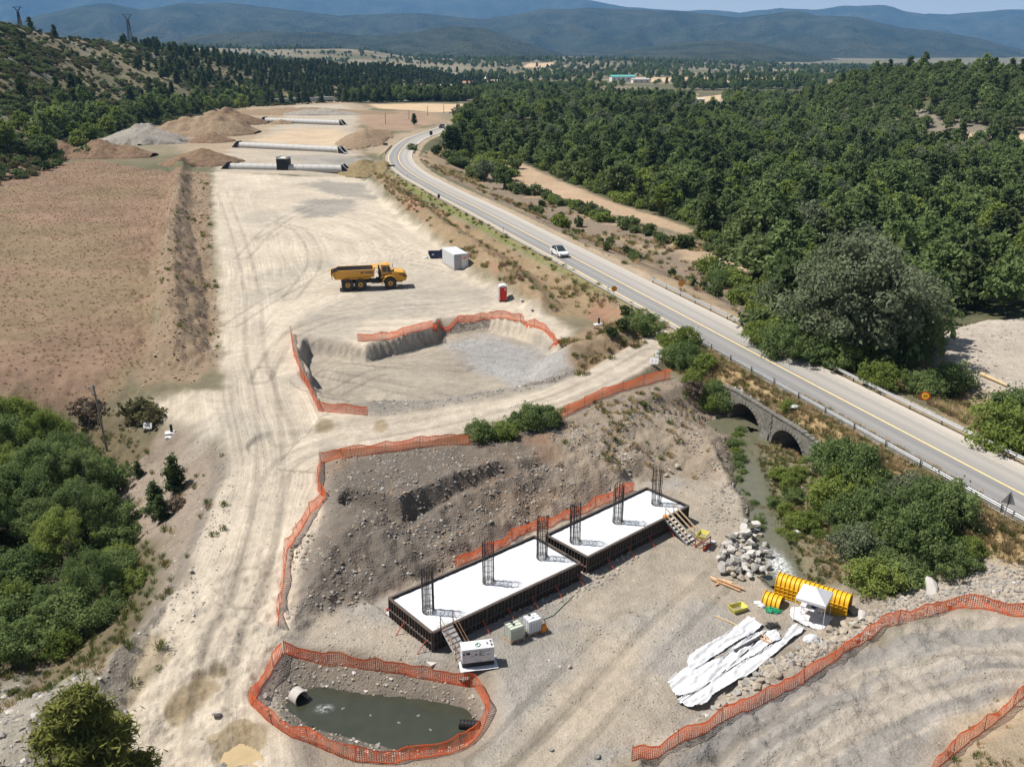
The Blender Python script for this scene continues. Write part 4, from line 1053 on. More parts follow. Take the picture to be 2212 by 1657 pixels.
for i in range(4): kind('broad%d' % i, 'broad', 100 + i, 8.5, 3.0, 1900, .46, 'broad', .16)
for i in range(2): kind('fresh%d' % i, 'broad', 120 + i, 7.5, 2.7, 1700, .44, 'fresh', .14)
for i in range(3): kind('oak%d' % i, 'broad', 130 + i, 5.2, 2.5, 1500, .40, 'oak', .13)
for i in range(2): kind('grey%d' % i, 'broad', 140 + i, 8.5, 3.4, 2000, .42, 'grey', .16, BARKG)
for i in range(3): kind('pine%d' % i, 'pine', 150 + i, 8.5, 2.5, 1900, .44, 'pine', .14)
for i in range(2): kind('poplar%d' % i, 'poplar', 160 + i, 14, 2.0, 2200, .46, 'broad', .2)
for i in range(3): kind('bush%d' % i, 'bush', 170 + i, 1.7, 1.3, 900, .22, 'oak', 0)
for i in range(2): kind('fbush%d' % i, 'bush', 180 + i, 1.9, 1.4, 1100, .20, 'fresh', 0)
for i in range(2): kind('juniper%d' % i, 'bush', 190 + i, 1.7, .85, 700, .20, 'pine', 0)
for i in range(2): kind('scrub%d' % i, 'bush', 195 + i, 1.1, 1.0, 420, .20, 'scrub', 0)
# close-up kinds, finer leaves
for i in range(3): kind('nbroad%d' % i, 'broad', 200 + i, 8.0, 3.0, 20000, .115, 'broad', .17)
for i in range(2): kind('nfresh%d' % i, 'broad', 210 + i, 7.0, 2.6, 18000, .11, 'fresh', .15)
for i in range(3): kind('nbush%d' % i, 'bush', 220 + i, 2.4, 1.9, 9000, .095, 'broad', 0)
for i in range(2): kind('nfbush%d' % i, 'bush', 230 + i, 2.0, 1.6, 8000, .09, 'fresh', 0)
kind('gbush', 'bush', 236, 2.2, 1.7, 6000, .115, 'grey', 0)
kind('ndry', 'bush', 240, 1.5, 1.2, 1500, .13, 'dry', 0)
kind('npine', 'pine', 250, 7.6, 3.5, 60000, .115, 'pine2', .17)
kind('npine1', 'pine', 251, 3.4, 1.0, 2600, .15, 'pine', .07)
kind('willow', 'broad', 260, 13.5, 6.6, 30000, .27, 'grey', .4, BARKG, 9)

def spots(P, spacing, n_try, r, avoid=()):
    """random places inside a ground polygon, no closer than spacing"""
    P = np.asarray(P)[:, :2]; lo = P.min(0); hi = P.max(0)
    c = lo + (hi - lo) * r.random((n_try, 2))
    ok = poly_sd(P, c[:, 0], c[:, 1]) < 0
    for a in avoid: ok &= poly_sd(np.asarray(a), c[:, 0], c[:, 1]) > 2.0
    c = c[ok]; keep = []; cell = {}
    for p in c:
        k = (int(p[0] // spacing), int(p[1] // spacing)); good = True
        for dx in (-1, 0, 1):
            for dy in (-1, 0, 1):
                for q in cell.get((k[0] + dx, k[1] + dy), ()):
                    if (q[0] - p[0]) ** 2 + (q[1] - p[1]) ** 2 < spacing * spacing: good = False
        if good: cell.setdefault(k, []).append(p); keep.append(p)
    return np.array(keep).reshape(-1, 2)
def ground_z(xy): return terrain(xy[:, 0].copy(), xy[:, 1].copy())

def scatter(name, label, xy, scl, srcs, sink=.1, kinds=None, tilt=0.0):
    """what nobody could count: one object whose points carry instances of the plants in srcs"""
    n = len(xy); z = ground_z(xy)
    me = bpy.data.meshes.new(name); me.from_pydata(np.stack([xy[:, 0], xy[:, 1], z - sink], 1).tolist(), [], [])
    def attr(nm, typ, v):
        a = me.attributes.new(nm, typ, 'POINT'); a.data.foreach_set('vector' if typ == 'FLOAT_VECTOR' else 'value', np.asarray(v).ravel())
    attr('scl', 'FLOAT_VECTOR', np.asarray(scl, np.float32)); attr('rot', 'FLOAT_VECTOR', np.stack([rng.normal(0, tilt, n) if tilt else np.zeros(n), np.zeros(n), rng.uniform(0, 6.28, n)], 1).astype(np.float32))
    attr('kind', 'INT', (rng.integers(0, len(srcs), n) if kinds is None else kinds).astype(np.int32))
    o = bpy.data.objects.new(name, me); COL.objects.link(o)
    g = bpy.data.node_groups.new(name, 'GeometryNodeTree')
    g.interface.new_socket('Geometry', in_out='INPUT', socket_type='NodeSocketGeometry'); g.interface.new_socket('Geometry', in_out='OUTPUT', socket_type='NodeSocketGeometry')
    gi = g.nodes.new('NodeGroupInput'); go = g.nodes.new('NodeGroupOutput'); jn = g.nodes.new('GeometryNodeJoinGeometry')
    mp_ = g.nodes.new('GeometryNodeMeshToPoints'); g.links.new(gi.outputs[0], mp_.inputs['Mesh'])
    def na(nm, typ):
        a = g.nodes.new('GeometryNodeInputNamedAttribute'); a.data_type = typ; a.inputs[0].default_value = nm; return [s for s in a.outputs if s.enabled][0]
    S, Rr, K = na('scl', 'FLOAT_VECTOR'), na('rot', 'FLOAT_VECTOR'), na('kind', 'INT')
    for j, src in enumerate(srcs):
        ip = g.nodes.new('GeometryNodeInstanceOnPoints'); oi = g.nodes.new('GeometryNodeObjectInfo'); oi.inputs['Object'].default_value = src; oi.inputs['As Instance'].default_value = True
        cp = g.nodes.new('FunctionNodeCompare'); cp.data_type = 'INT'; cp.operation = 'EQUAL'
        ci = [s for s in cp.inputs if s.enabled]; g.links.new(K, ci[0]); ci[1].default_value = j
        g.links.new(mp_.outputs[0], ip.inputs['Points']); g.links.new(cp.outputs[0], ip.inputs['Selection']); g.links.new(oi.outputs['Geometry'], ip.inputs['Instance'])
        g.links.new(Rr, ip.inputs['Rotation']); g.links.new(S, ip.inputs['Scale']); g.links.new(ip.outputs[0], jn.inputs[0])
    g.links.new(jn.outputs[0], go.inputs[0])
    md = o.modifiers.new('plants', 'NODES'); md.node_group = g
    return stuff(o, label)

def crown_of(e): return [c for c in e.children if c.name.startswith(('crown', 'foliage'))][0]
def s3(n, a, b, z=.15):
    s = rng.uniform(a, b, n); return np.stack([s, s, s * rng.uniform(1 - z, 1 + z, n)], 1)
SRC = {}
def place(key, name, label, cat, xyz, s=1.0, group=None, sz=1.0, sink=.1):
    e = plant(key, name, label, cat, (float(xyz[0]), float(xyz[1]), float(xyz[2]) - sink), s, group=group, sz=sz)
    SRC.setdefault(key, crown_of(e)); return e

# --- single trees one can point to -------------------------------------------------
place('willow', 'willow_tree', 'huge grey green willow filling the corner behind the road guardrail', 'tree', hit(1838, 785), 1.08, sink=.5)
place('oak0', 'oak_tree', 'dark round oak alone at the near end of the ploughed strip', 'tree', hit(1088, 408), 1.18, sz=1.05)
place('grey0', 'olive_tree', 'olive grey tree beside the dark round oak by the ploughed strip', 'tree', hit(1048, 392), .82)
place('poplar0', 'poplar_tree', 'tall dark poplar rising out of the middle of the wood', 'tree', hit(1183, 298), 1.25, sz=1.0)
place('poplar1', 'poplar_tree', 'lone tall poplar on the dry hillside at the left', 'tree', hit(143, 264), 1.05)
place('pine0', 'pine_tree', 'small lone conifer in the dry field left of the far bend', 'tree', hit(895, 271), .62)
place('fresh0', 'bush', 'bright green bush beside the two trees by the ploughed strip', 'bush', hit(1033, 372), .55)
place('npine', 'pine_tree', 'near yellow green pine in the bottom left corner', 'tree', at(212, 1770, -3.4), .98)
place('npine', 'pine_tree', 'pine cut by the left edge of the photo beside the near pine', 'tree', at(-80, 1830, -3.8), .9)
place('grey1', 'olive_tree', 'round grey tree at the corner of the far stubble field', 'tree', hit(990, 262), .9)
place('broad0', 'broadleaf_tree', 'big dark tree at the end of the far road bend', 'tree', hit(1008, 283), 1.25)
place('fresh1', 'broadleaf_tree', 'bright yellow green tree among the far houses', 'tree', hit(1590, 246), 1.9)
place('broad2', 'broadleaf_tree', 'dark bushy tree leaning over the left spoil heaps', 'tree', hit(485, 238), 1.15)
place('fresh0', 'broadleaf_tree', 'pale green tree standing at the foot of the left hill', 'tree', hit(525, 243), 1.35)

# --- the wood right of the road ------------------------------------------------------
def project(x, y, z):
    v = np.array([x, y, z - CAMZ]); d = v[1] * math.cos(PITCH) - v[2] * math.sin(PITCH); u = v[1] * math.sin(PITCH) + v[2] * math.cos(PITCH)
    return CXP + FPX * v[0] / d, CYP - FPX * u / d
LANDMARKS = [('the tall poplar', 1183, 265), ('the white car', 1208, 545), ('the dark round oak', 1088, 385), ('the ploughed strip top', 1085, 345), ('the ploughed strip tip', 1500, 500), ('the right speed sign', 1470, 612), ('the huge willow', 1840, 680), ('the gravel heap', 2110, 740),
             ('the rocky scar', 2060, 265), ('the teal roofed warehouse', 1345, 172), ('the bright tree', 1590, 230), ('the right hilltop', 1950, 150), ('the leaning pole', 224, 900), ('the near pine', 205, 1560), ('the field corner', 60, 885), ('the three young pines', 350, 1100), ('the stone arches', 1660, 930), ('the white marker slab', 1293, 698), ('the side road mouth', 1440, 735), ('the stream foam', 1683, 1222), ('the far bend', 870, 335), ('the left speed sign', 1326, 630), ('the boulder pile', 1605, 1200), ('the triangular sign', 2168, 1100), ('the yellow formwork', 1750, 1290), ('the gully middle', 120, 1200), ('the left pipe mouth', 303, 1372)]
def locate(x, y, z):
    px, py = project(x, y, z)
    nm, lx, ly = min(LANDMARKS, key=lambda q: (q[1] - px) ** 2 + ((q[2] - py) * 1.6) ** 2)
    dx, dy = px - lx, (py - ly) * 1.6; dd = math.hypot(dx, dy); a = math.degrees(math.atan2(-dy, dx)) % 360
    w_ = ['right of', 'above and right of', 'above', 'above and left of', 'left of', 'below and left of', 'below', 'below and right of'][int((a + 22.5) // 45) % 8]
    return ('close ' if dd < 55 else '' if dd < 130 else 'well ' if dd < 230 else 'far ') + w_ + ' ' + nm
def tall(s): return 'small ' if s < .72 else 'tall ' if s > .98 else ''
r = np.random.default_rng(5)
clear = [Z_STRIP, Z_STRIP2, Z_GRAVEL] + [Z_TAN[i] for i in (1, 2, 4, 6, 7)]
fxy = spots(Z_FOREST, 4.6, 26000, r, clear)
dist = np.hypot(fxy[:, 0], fxy[:, 1]); fxy = fxy[np.argsort(dist)]; dist = np.sort(dist)
wl = hit(1838, 785)[:2]
far_ok = (np.hypot(fxy[:, 0] - wl[0], fxy[:, 1] - wl[1]) > 8) & ~((np.hypot(fxy[:, 0] - wl[0], fxy[:, 1] - wl[1]) < 19) & (fxy[:, 1] < wl[1] + 2) & (fxy[:, 0] < wl[0] + 8)); fxy = fxy[far_ok]; dist = dist[far_ok]
fz = ground_z(fxy)
dstrip = np.minimum(np.abs(poly_sd(Z_STRIP, fxy[:, 0], fxy[:, 1])), 99); droad = road_s(fxy[:, 0], fxy[:, 1])[0]
keys = [('broad0', .14), ('broad1', .14), ('broad2', .13), ('broad3', .12), ('fresh0', .12), ('fresh1', .10), ('grey0', .09), ('pine0', .07), ('pine1', .07), ('pine2', .06)]
ks = r.choice(len(keys), len(fxy), p=np.array([k[1] for k in keys]) / sum(k[1] for k in keys))
wn = fbm(fxy[:, 0] / 30, fxy[:, 1] / 30, 3, 77)
ks = np.where((wn > .10) & (r.random(len(ks)) < .7), 7 + r.integers(0, 3, len(ks)), ks)
nb = npn = 0; used = np.zeros(len(fxy), bool)
for i in range(len(fxy)):
    k = keys[ks[i]][0]
    pine = k.startswith('pine')
    if pine and npn >= 110 or not pine and nb >= 265: continue
    sc_ = r.uniform(.55, 1.22); where = locate(fxy[i, 0], fxy[i, 1], fz[i] + 4)
    if pine: nm, lb, npn = 'pine_tree', 'dark pine', npn + 1
    else: nm, lb, nb = 'broadleaf_tree', ('grey green tree' if k.startswith('grey') else 'light green tree' if k.startswith('fresh') else 'mid green tree'), nb + 1
    lb = tall(sc_) + lb + ' in the wood ' + where; ct = 'tree'
    used[i] = True
    place(k, nm, lb, ct, (fxy[i, 0], fxy[i, 1], fz[i]), sc_, group=lb, sz=r.uniform(.88, 1.12), sink=.3)
HL = [('oak1', 1925, 205), ('oak2', 2010, 185)]
for k, ax, ay in HL: place(k, 'oak_tree', 'dark oak on the crest of the right hill' if k == 'oak1' else 'round oak above the rocky scar of the right hill', 'tree', hit(ax, ay), 1.1)
rest = ~used
scatter('woodland', 'rear of the dense wood across the valley floor', fxy[rest], s3(rest.sum(), .65, 1.1), [SRC[k[0]] for k in keys], .3, ks[rest])

def polar(n, a0, a1, r0, r1, r):
    """random ground places by bearing (frame columns) and range"""
    px = r.uniform(a0, a1, n); q = np.sqrt(r.uniform(0, 1, n)); a = np.arctan((px - CXP) / FPX * math.cos(PITCH))
    lo = r0(px) if callable(r0) else np.full(n, r0); hi = r1(px) if callable(r1) else np.full(n, r1)
    rr = np.sqrt(lo ** 2 + (hi ** 2 - lo ** 2) * r.uniform(0, 1, n))
    return np.stack([np.sin(a) * rr, np.cos(a) * rr], 1), px, rr
def thin(xy, d):
    cell = {}; keep = []
    for i, p in enumerate(xy):
        k = (int(p[0] // d), int(p[1] // d))
        if all((q[0] - p[0]) ** 2 + (q[1] - p[1]) ** 2 > d * d for dx in (-1, 0, 1) for dy in (-1, 0, 1) for q in cell.get((k[0] + dx, k[1] + dy), ())):
            cell.setdefault(k, []).append(p); keep.append(i)
    return np.array(keep, int)
rockz = W([(1930, 300), (1950, 245), (2040, 228), (2150, 232), (2212, 250), (2212, 290), (2050, 300)])
# right hill: low oak wood, thin over the rocky scar
xy, px, rr = polar(9000, 1640, 2700, lambda p: prof(RH_FOOT, p, 1) - 10, lambda p: prof(RH_RIDGE, p, 1) + 40, r)
k = thin(xy, 4.2); xy = xy[k]
tan_ = W([(1950, 296), (2212, 288), (2700, 286), (2700, 314), (2212, 320), (1950, 322)])
ok = (poly_sd(tan_, xy[:, 0], xy[:, 1]) > 2) & ((poly_sd(rockz, xy[:, 0], xy[:, 1]) > 1) | (r.random(len(xy)) < .5)) & (r.random(len(xy)) < .93)
xy = xy[ok]
HILL = ['oak0', 'oak1', 'oak2', 'broad1', 'pine1']
scatter('hill_wood', 'low oak wood covering the right hill', xy, s3(len(xy), .7, 1.25), [SRC[k] for k in HILL], .2, r.choice(5, len(xy), p=[.3, .3, .2, .13, .07]))
# left hill: pines on the crest and low slopes, scrub everywhere
def lhf(p): return prof(LH_FOOT, p, 1)
def lhr(p): return prof(LH_RIDGE, p, 1)
xy, px, rr = polar(9000, -60, 1080, lambda p: lhf(p) + 4, lambda p: lhr(p) + 60, r)
t_ = (rr - lhf(px)) / (lhr(px) - lhf(px))
dens = np.interp(px, [-60, 60, 250, 330, 480, 620, 800, 1080], [.005, .006, .02, .28, .42, .55, .8, .9]) * np.where(px > 300, 1.0, np.where(t_ < .15, 2.0, .5))
cl = fbm(xy[:, 0] / 45, xy[:, 1] / 70, 3, 81)
dens = dens * np.clip(.9 + cl * 3.2, .05, 1.6)
ok = r.random(len(xy)) < dens; xy = xy[ok]; k = thin(xy, 4.6); xy = xy[k]
scatter('hill_pine_wood', 'dark pines spread over the left hill', xy, s3(len(xy), .55, 1.05), [SRC['pine0'], SRC['pine1'], SRC['pine2'], SRC['oak1']], .2, r.choice(4, len(xy), p=[.32, .3, .25, .13]))
# --- bushes one can count on the right bank of the road, the slopes and the stream ----
def row(pts, items, name, group, cat='bush', key=None, s=(.7, 1.4), n=None, jit=2.0, label=None, sink=.1, ks=None):
    L = smooth_line(W(pts), 1); seg = np.concatenate([[0], np.cumsum(np.linalg.norm(np.diff(L[:, :2], axis=0), axis=1))])
    for i in range(n):
        u = seg[-1] * (i + r.uniform(.1, .9)) / n; x = np.interp(u, seg, L[:, 0]) + r.normal(0, jit); y = np.interp(u, seg, L[:, 1]) + r.normal(0, jit)
        lb = label + ', ' + locate(x, y, H(x, y) + .6).replace('close ', 'close to ').replace('close to left of', 'close left of') if False else label + ' ' + ['first', 'second', 'third', 'fourth', 'fifth', 'sixth', 'seventh', 'eighth', 'ninth', 'tenth'][i] + ' from the far end' if n <= 10 else label + ' ' + locate(x, y, H(x, y) + .6)
        place(ks[r.integers(0, len(ks))], name, lb, cat, (x, y, H(x, y)), r.uniform(*s), group=lb, sz=r.uniform(.8, 1.25), sink=sink)
row([(1085, 405), (1180, 432), (1300, 470), (1420, 520), (1540, 552), (1630, 575)], None, 'bush', 'bushes along the ploughed strip', n=46, jit=1.5, ks=['bush0', 'bush1', 'juniper0', 'fbush0', 'juniper1', 'bush2'], s=(.8, 1.7), label='hedge row bush')
row([(930, 330), (975, 345), (1030, 365), (1085, 395)], None, 'bush', 'dark bushes beside the far bend', n=26, jit=5.5, ks=['bush0', 'bush1', 'juniper0', 'fbush1'], s=(1.1, 2.3), label='dark bush on the bend slope')
row([(1120, 440), (1250, 505), (1400, 575), (1500, 625)], None, 'juniper', 'junipers on the stony bank', n=34, jit=3.5, ks=['juniper0', 'juniper1', 'bush2'], s=(.55, 1.25), label='juniper on the stony bank')
row([(1560, 600), (1620, 640), (1680, 700), (1740, 760), (1800, 800)], None, 'bush', 'bushes behind the right guardrail', n=44, jit=2.4, ks=['bush0', 'bush1', 'fbush0', 'nbush0', 'nfbush0'], s=(1.0, 1.9), label='bush by the right guardrail')
for (ax, ay, ks_, sc_, lb) in ((1213, 492, 'fbush0', 1.5, 'rounded green bush on the stony bank above the white car'), (1195, 442, 'fbush1', 1.35, 'light green bush by the lower edge of the ploughed strip'), (1990, 855, 'nbush0', 1.15, 'dark bush behind the speed sign on the right verge'),
        (1900, 838, 'nfbush1', 1.35, 'bramble bush just behind the guardrail under the big willow'), (2052, 848, 'nbush1', 1.45, 'round bush at the foot of the gravel heap'), (2178, 965, 'nfbush0', 2.1, 'tall leafy bush at the right edge beside the guardrail'), (2205, 940, 'nbush2', 2.0, 'dark bush cut by the right edge beside the guardrail'),
        (1352, 684, 'juniper0', 1.0, 'small juniper on the grassy bank near the left speed sign'), (1385, 722, 'nbush2', 1.25, 'dark bush on the spoil bank at the side road'), (1345, 712, 'juniper1', .95, 'upright young pine at the end of the spoil bank'), (1322, 728, 'juniper0', .85, 'low conifer near the white slab with the black post'),
        (1700, 885, 'nfbush1', .55, 'ivy hanging over the right arch'), (1562, 880, 'nbush0', 1.0, 'dark bush against the left end of the stone headwall'), (1748, 1138, 'nfbush0', .75, 'single bright bush on the bare ground by the stream'), (186, 340, 'bush1', 2.2, 'wide dark bush in front of the left spoil heaps'),
        (62, 1060, 'npine1', .0, '')):
    if lb: place(ks_, 'bush', lb, 'bush', hit(ax, ay), sc_, sink=.1)
row([(1445, 745), (1480, 790), (1515, 832), (1538, 862)], None, 'bush', 'bright bushes at the side road end', n=13, jit=.8, ks=['nfbush0', 'nfbush1', 'nbush1'], s=(.6, 1.15), label='bright bush by the side road')
row([(1592, 935), (1590, 985), (1600, 1040), (1640, 1110), (1655, 1165)], None, 'bush', 'bushes on the left stream bank', n=18, jit=.25, ks=['nfbush0', 'nbush1', 'nbush0'], s=(.18, .42), label='bush on the left stream bank')
row([(1700, 1005), (1712, 1060), (1722, 1120), (1735, 1170)], None, 'bush', 'bushes on the right stream bank', n=16, jit=.7, ks=['nfbush0', 'nfbush1', 'nbush2'], s=(.3, .62), label='bush on the right stream bank')
bz = W([(1775, 1010), (1840, 1015), (1960, 1090), (2090, 1170), (2110, 1215), (2000, 1262), (1890, 1280), (1830, 1190), (1760, 1090)])
bxy = spots(bz, 1.55, 3000, r); bzz = ground_z(bxy)
for i, p in enumerate(bxy[:75]):
    k = ['nbush0', 'nbush1', 'nbush2', 'nfbush0', 'nfbush1', 'gbush'][r.integers(0, 6)]; lb = ('bright' if 'nf' in k else 'greyish' if k == 'gbush' else 'dark') + ' bush in the thicket ' + locate(p[0], p[1], bzz[i] + 1)
    place(k, 'bush', lb, 'bush', (p[0], p[1], bzz[i]), r.uniform(.5, 1.35), group=lb, sz=r.uniform(.8, 1.35), sink=.15)
row([(1025, 955), (1075, 940), (1140, 920), (1190, 925)], None, 'bush', 'bushes on the pit edge', n=9, jit=.5, ks=['nbush0', 'nbush2', 'nfbush0'], s=(.5, .95), label='green bush on the pit edge between two runs of orange net')
# --- left gully, near trees ------------------------------------------------------------
gz = W([(-200, 900), (0, 880), (110, 905), (190, 985), (215, 1020), (240, 1090), (290, 1160), (300, 1240), (275, 1320), (190, 1380), (90, 1430), (-200, 1500)])
gxy = spots(gz, 2.6, 6000, r); gzz = ground_z(gxy)
for i, p in enumerate(gxy):
    qx, qy = project(p[0], p[1], gzz[i])
    edge = -float(poly_sd(gz, p[:1], p[1:2])[0])
    lowr = qy > 1230
    if edge < 2.2 or lowr and r.random() < .75:
        k = ['nbush0', 'nbush1', 'nbush2', 'nfbush0', 'nfbush1'][r.integers(0, 5)]
        sc_ = r.uniform(.8, 1.5); lb = ('wide ' if sc_ > 1.2 else 'compact ') + ('bright' if 'nf' in k else 'dark') + ' leafy bush of the gully ' + locate(p[0], p[1], gzz[i] + 1); place(k, 'bush', lb, 'bush', (p[0], p[1], gzz[i]), sc_, group=lb, sink=.2)
    else:
        k = ['nbroad0', 'nbroad1', 'nbroad2', 'nfresh0', 'nfresh1'][r.integers(0, 5) if qy > 1080 else r.integers(2, 5)]
        f = 'bright' if k.startswith('nf') else 'dark'
        lb = f + ' green tree of the gully ' + locate(p[0], p[1], gzz[i] + 4); place(k, 'broadleaf_tree', lb, 'tree', (p[0], p[1], gzz[i]), r.uniform(.6, .95), group=lb, sz=r.uniform(.9, 1.2), sink=.3)
for ax, ay, sc_, lb in ((378, 1062, 1.0, 'young pine on the bare slope beside the haul road'), (340, 1110, .9, 'slim young pine lower on the bare slope'), (300, 1030, .5, 'tiny pine at the top of the bare slope'), (350, 1125, .7, 'young pine next to the rusty brush')):
    place('npine1', 'pine_tree', lb, 'tree', hit(ax, ay), sc_, sink=.1)
place('ndry', 'bush', 'rusty brown dead brush on the bare slope', 'bush', hit(380, 1098), .75)
place('ndry', 'bush', 'grey pile of cut branches by the leaning pole', 'bush', hit(190, 905), 1.6)
place('ndry', 'bush', 'heap of dry brush on the bank above the stream', 'bush', hit(1497, 850), 1.0)
place('scrub0', 'bush', 'low scrub at the corner of the brown field', 'bush', hit(300, 905), 2.0); place('scrub1', 'bush', 'low scrub beside the lower field corner', 'bush', hit(330, 912), 1.5)
# --- ground cover nobody could count ---------------------------------------------------
xy, px, rr = polar(26000, -80, 1080, lambda p: lhf(p) - 6, lambda p: lhr(p) + 40, r)
cl = fbm(xy[:, 0] / 18, xy[:, 1] / 30, 3, 82); ok = r.random(len(xy)) < np.clip(.45 + cl * 2.4, .05, 1); xy = xy[ok]
scatter('scrub', 'low scrub dotted over the dry left hill', xy, s3(len(xy), .5, 1.7), [SRC['scrub0'], SRC['scrub1'], SRC['bush0'], SRC['juniper0']], .1, r.choice(4, len(xy), p=[.36, .3, .2, .14]))
xy, px, rr = polar(15000, -200, 2500, 950, 2950, r)
cl = fbm(xy[:, 0] / 140, xy[:, 1] / 140, 4, 84); ok = (r.random(len(xy)) < np.clip(.42 + cl * 3.6, .02, 1)) & ~((px < 1080) & (rr < lhr(px) + 60))
for q in Z_TAN: ok &= poly_sd(q, xy[:, 0], xy[:, 1]) > 4
xy = xy[ok]
scatter('far_woods', 'scattered trees and copses across the far valley', xy, s3(len(xy), .7, 1.5), [SRC['broad0'], SRC['broad1'], SRC['pine0'], SRC['oak0']], .2)
# belts of trees: foot of the left hill, valley poplars, hedges of the far fields
def belt(name, label, pts, n, jit, keys_, s):
    L = W(pts); seg = np.concatenate([[0], np.cumsum(np.linalg.norm(np.diff(L[:, :2], axis=0), axis=1))]); u = r.uniform(0, seg[-1], n)
    xy = np.stack([np.interp(u, seg, L[:, 0]), np.interp(u, seg, L[:, 1])], 1) + r.normal(0, jit, (n, 2))
    scatter(name, label, xy, s3(n, *s), [SRC[k] for k in keys_], .2)
belt('tree_belt', 'dark belt of trees behind the far stubble field', [(770, 222), (860, 221), (950, 219), (1000, 217)], 190, 7, ['broad0', 'broad1', 'pine0', 'pine1'], (.9, 1.35))
belt('tree_belt', 'trees around the far houses', [(1010, 212), (1080, 205), (1180, 196), (1280, 190)], 260, 22, ['broad0', 'broad2', 'fresh0', 'pine0'], (.8, 1.3))
belt('tree_belt', 'straight poplar belt beyond the far fields', [(1480, 196), (1580, 194), (1680, 192), (1760, 190)], 170, 7, ['broad0', 'broad1', 'poplar0'], (.8, 1.15))
belt('tree_belt', 'bushes along the foot of the left hill', [(0, 330), (60, 318), (120, 300), (220, 268), (330, 250), (430, 236), (560, 212)], 210, 5, ['oak0', 'fresh0', 'broad1', 'oak1', 'bush0'], (.6, 1.25))
belt('tree_belt', 'trees round the far cottages on the right', [(1560, 262), (1640, 255), (1720, 270), (1600, 240)], 120, 12, ['oak0', 'broad1', 'fresh0'], (.7, 1.2))

front = W([(960, 325), (1075, 346), (1120, 350), (1215, 392), (1330, 440), (1450, 478), (1600, 556), (1650, 640), (1710, 760), (1850, 810), (2000, 760), (2010, 740), (1850, 760), (1740, 700), (1680, 600), (1600, 520), (1450, 455), (1330, 415), (1215, 365), (1120, 330), (1010, 325)])
uxy = spots(front, 1.9, 5000, r, [Z_STRIP])
scatter('undergrowth', 'tangled undergrowth along the front of the wood', uxy, s3(len(uxy), .8, 1.9, .3), [SRC['bush0'], SRC['fbush0'], SRC['fbush1'], SRC['bush1'], SRC['oak0']], .2, r.choice(5, len(uxy), p=[.25, .25, .2, .2, .1]))
# ------------------------------------------------------------------ the foundation in the pit
M_FORM = mat('formwork dark board', (.030, .026, .024), .7, var=.3, nscale=4, dirt=(.12, .10, .085, .5))
M_RIB = mat('formwork steel rib', (.085, .068, .058), .65, var=.3, nscale=7, dirt=(.20, .15, .12, .6))
M_CONC = mat('concrete', (.42, .40, .37), .9, var=.14, nscale=3, dirt=(.28, .24, .20, .5), bump=.3)
M_LEAN = mat('lean concrete', (.45, .42, .38), .95, var=.16, nscale=2, dirt=(.30, .25, .20, .7), bump=.3)
M_WHITE = mat('white geotextile', (.56, .57, .585), .85, var=.04, nscale=1.5, dirt=(.60, .57, .52, .25))
M_TARP = mat('white sheeting', (.53, .535, .55), .6, var=.06, nscale=2.0, dirt=(.50, .46, .41, .35))
M_REBAR = mat('rebar', (.045, .038, .036), .7, var=.3, nscale=8)
M_RED = mat('red prop paint', (.42, .055, .025), .55, var=.2, nscale=6, dirt=(.25, .16, .1, .4))
M_STEEL = mat('galvanised steel', (.46, .47, .48), .45, .75, var=.12, nscale=5)
M_DSTEEL = mat('dark steel', (.055, .055, .058), .5, .2, var=.2)
M_RUSTT = mat('rusty scaffold tube', (.27, .155, .085), .7, var=.3, nscale=9)
M_ALU = mat('aluminium deck', (.55, .54, .52), .55, .3, var=.12, nscale=4, dirt=(.4, .36, .3, .4))
M_YEL = mat('yellow formwork paint', (.72, .40, .012), .42, var=.10, nscale=2.5, dirt=(.50, .32, .08, .35), coat=.2)
M_YEL2 = mat('yellow plastic tub', (.62, .55, .10), .6, var=.12, dirt=(.4, .37, .3, .4))
M_ORANGE = mat('orange plastic', (.72, .24, .015), .5, var=.1)
M_WPAINT = mat('white paint', (.62, .62, .615), .4, var=.03, nscale=2, dirt=(.55, .52, .48, .15))
M_BLACK = mat('black plastic', (.018, .018, .019), .5, var=.2)
M_BITUM = mat('bitumen coating', (.012, .012, .013), .6, var=.4, nscale=3)
M_WOOD = mat('sawn timber', (.44, .26, .14), .8, var=.22, nscale=5)
M_WOODP = mat('pale timber', (.52, .38, .22), .8, var=.2, nscale=5)

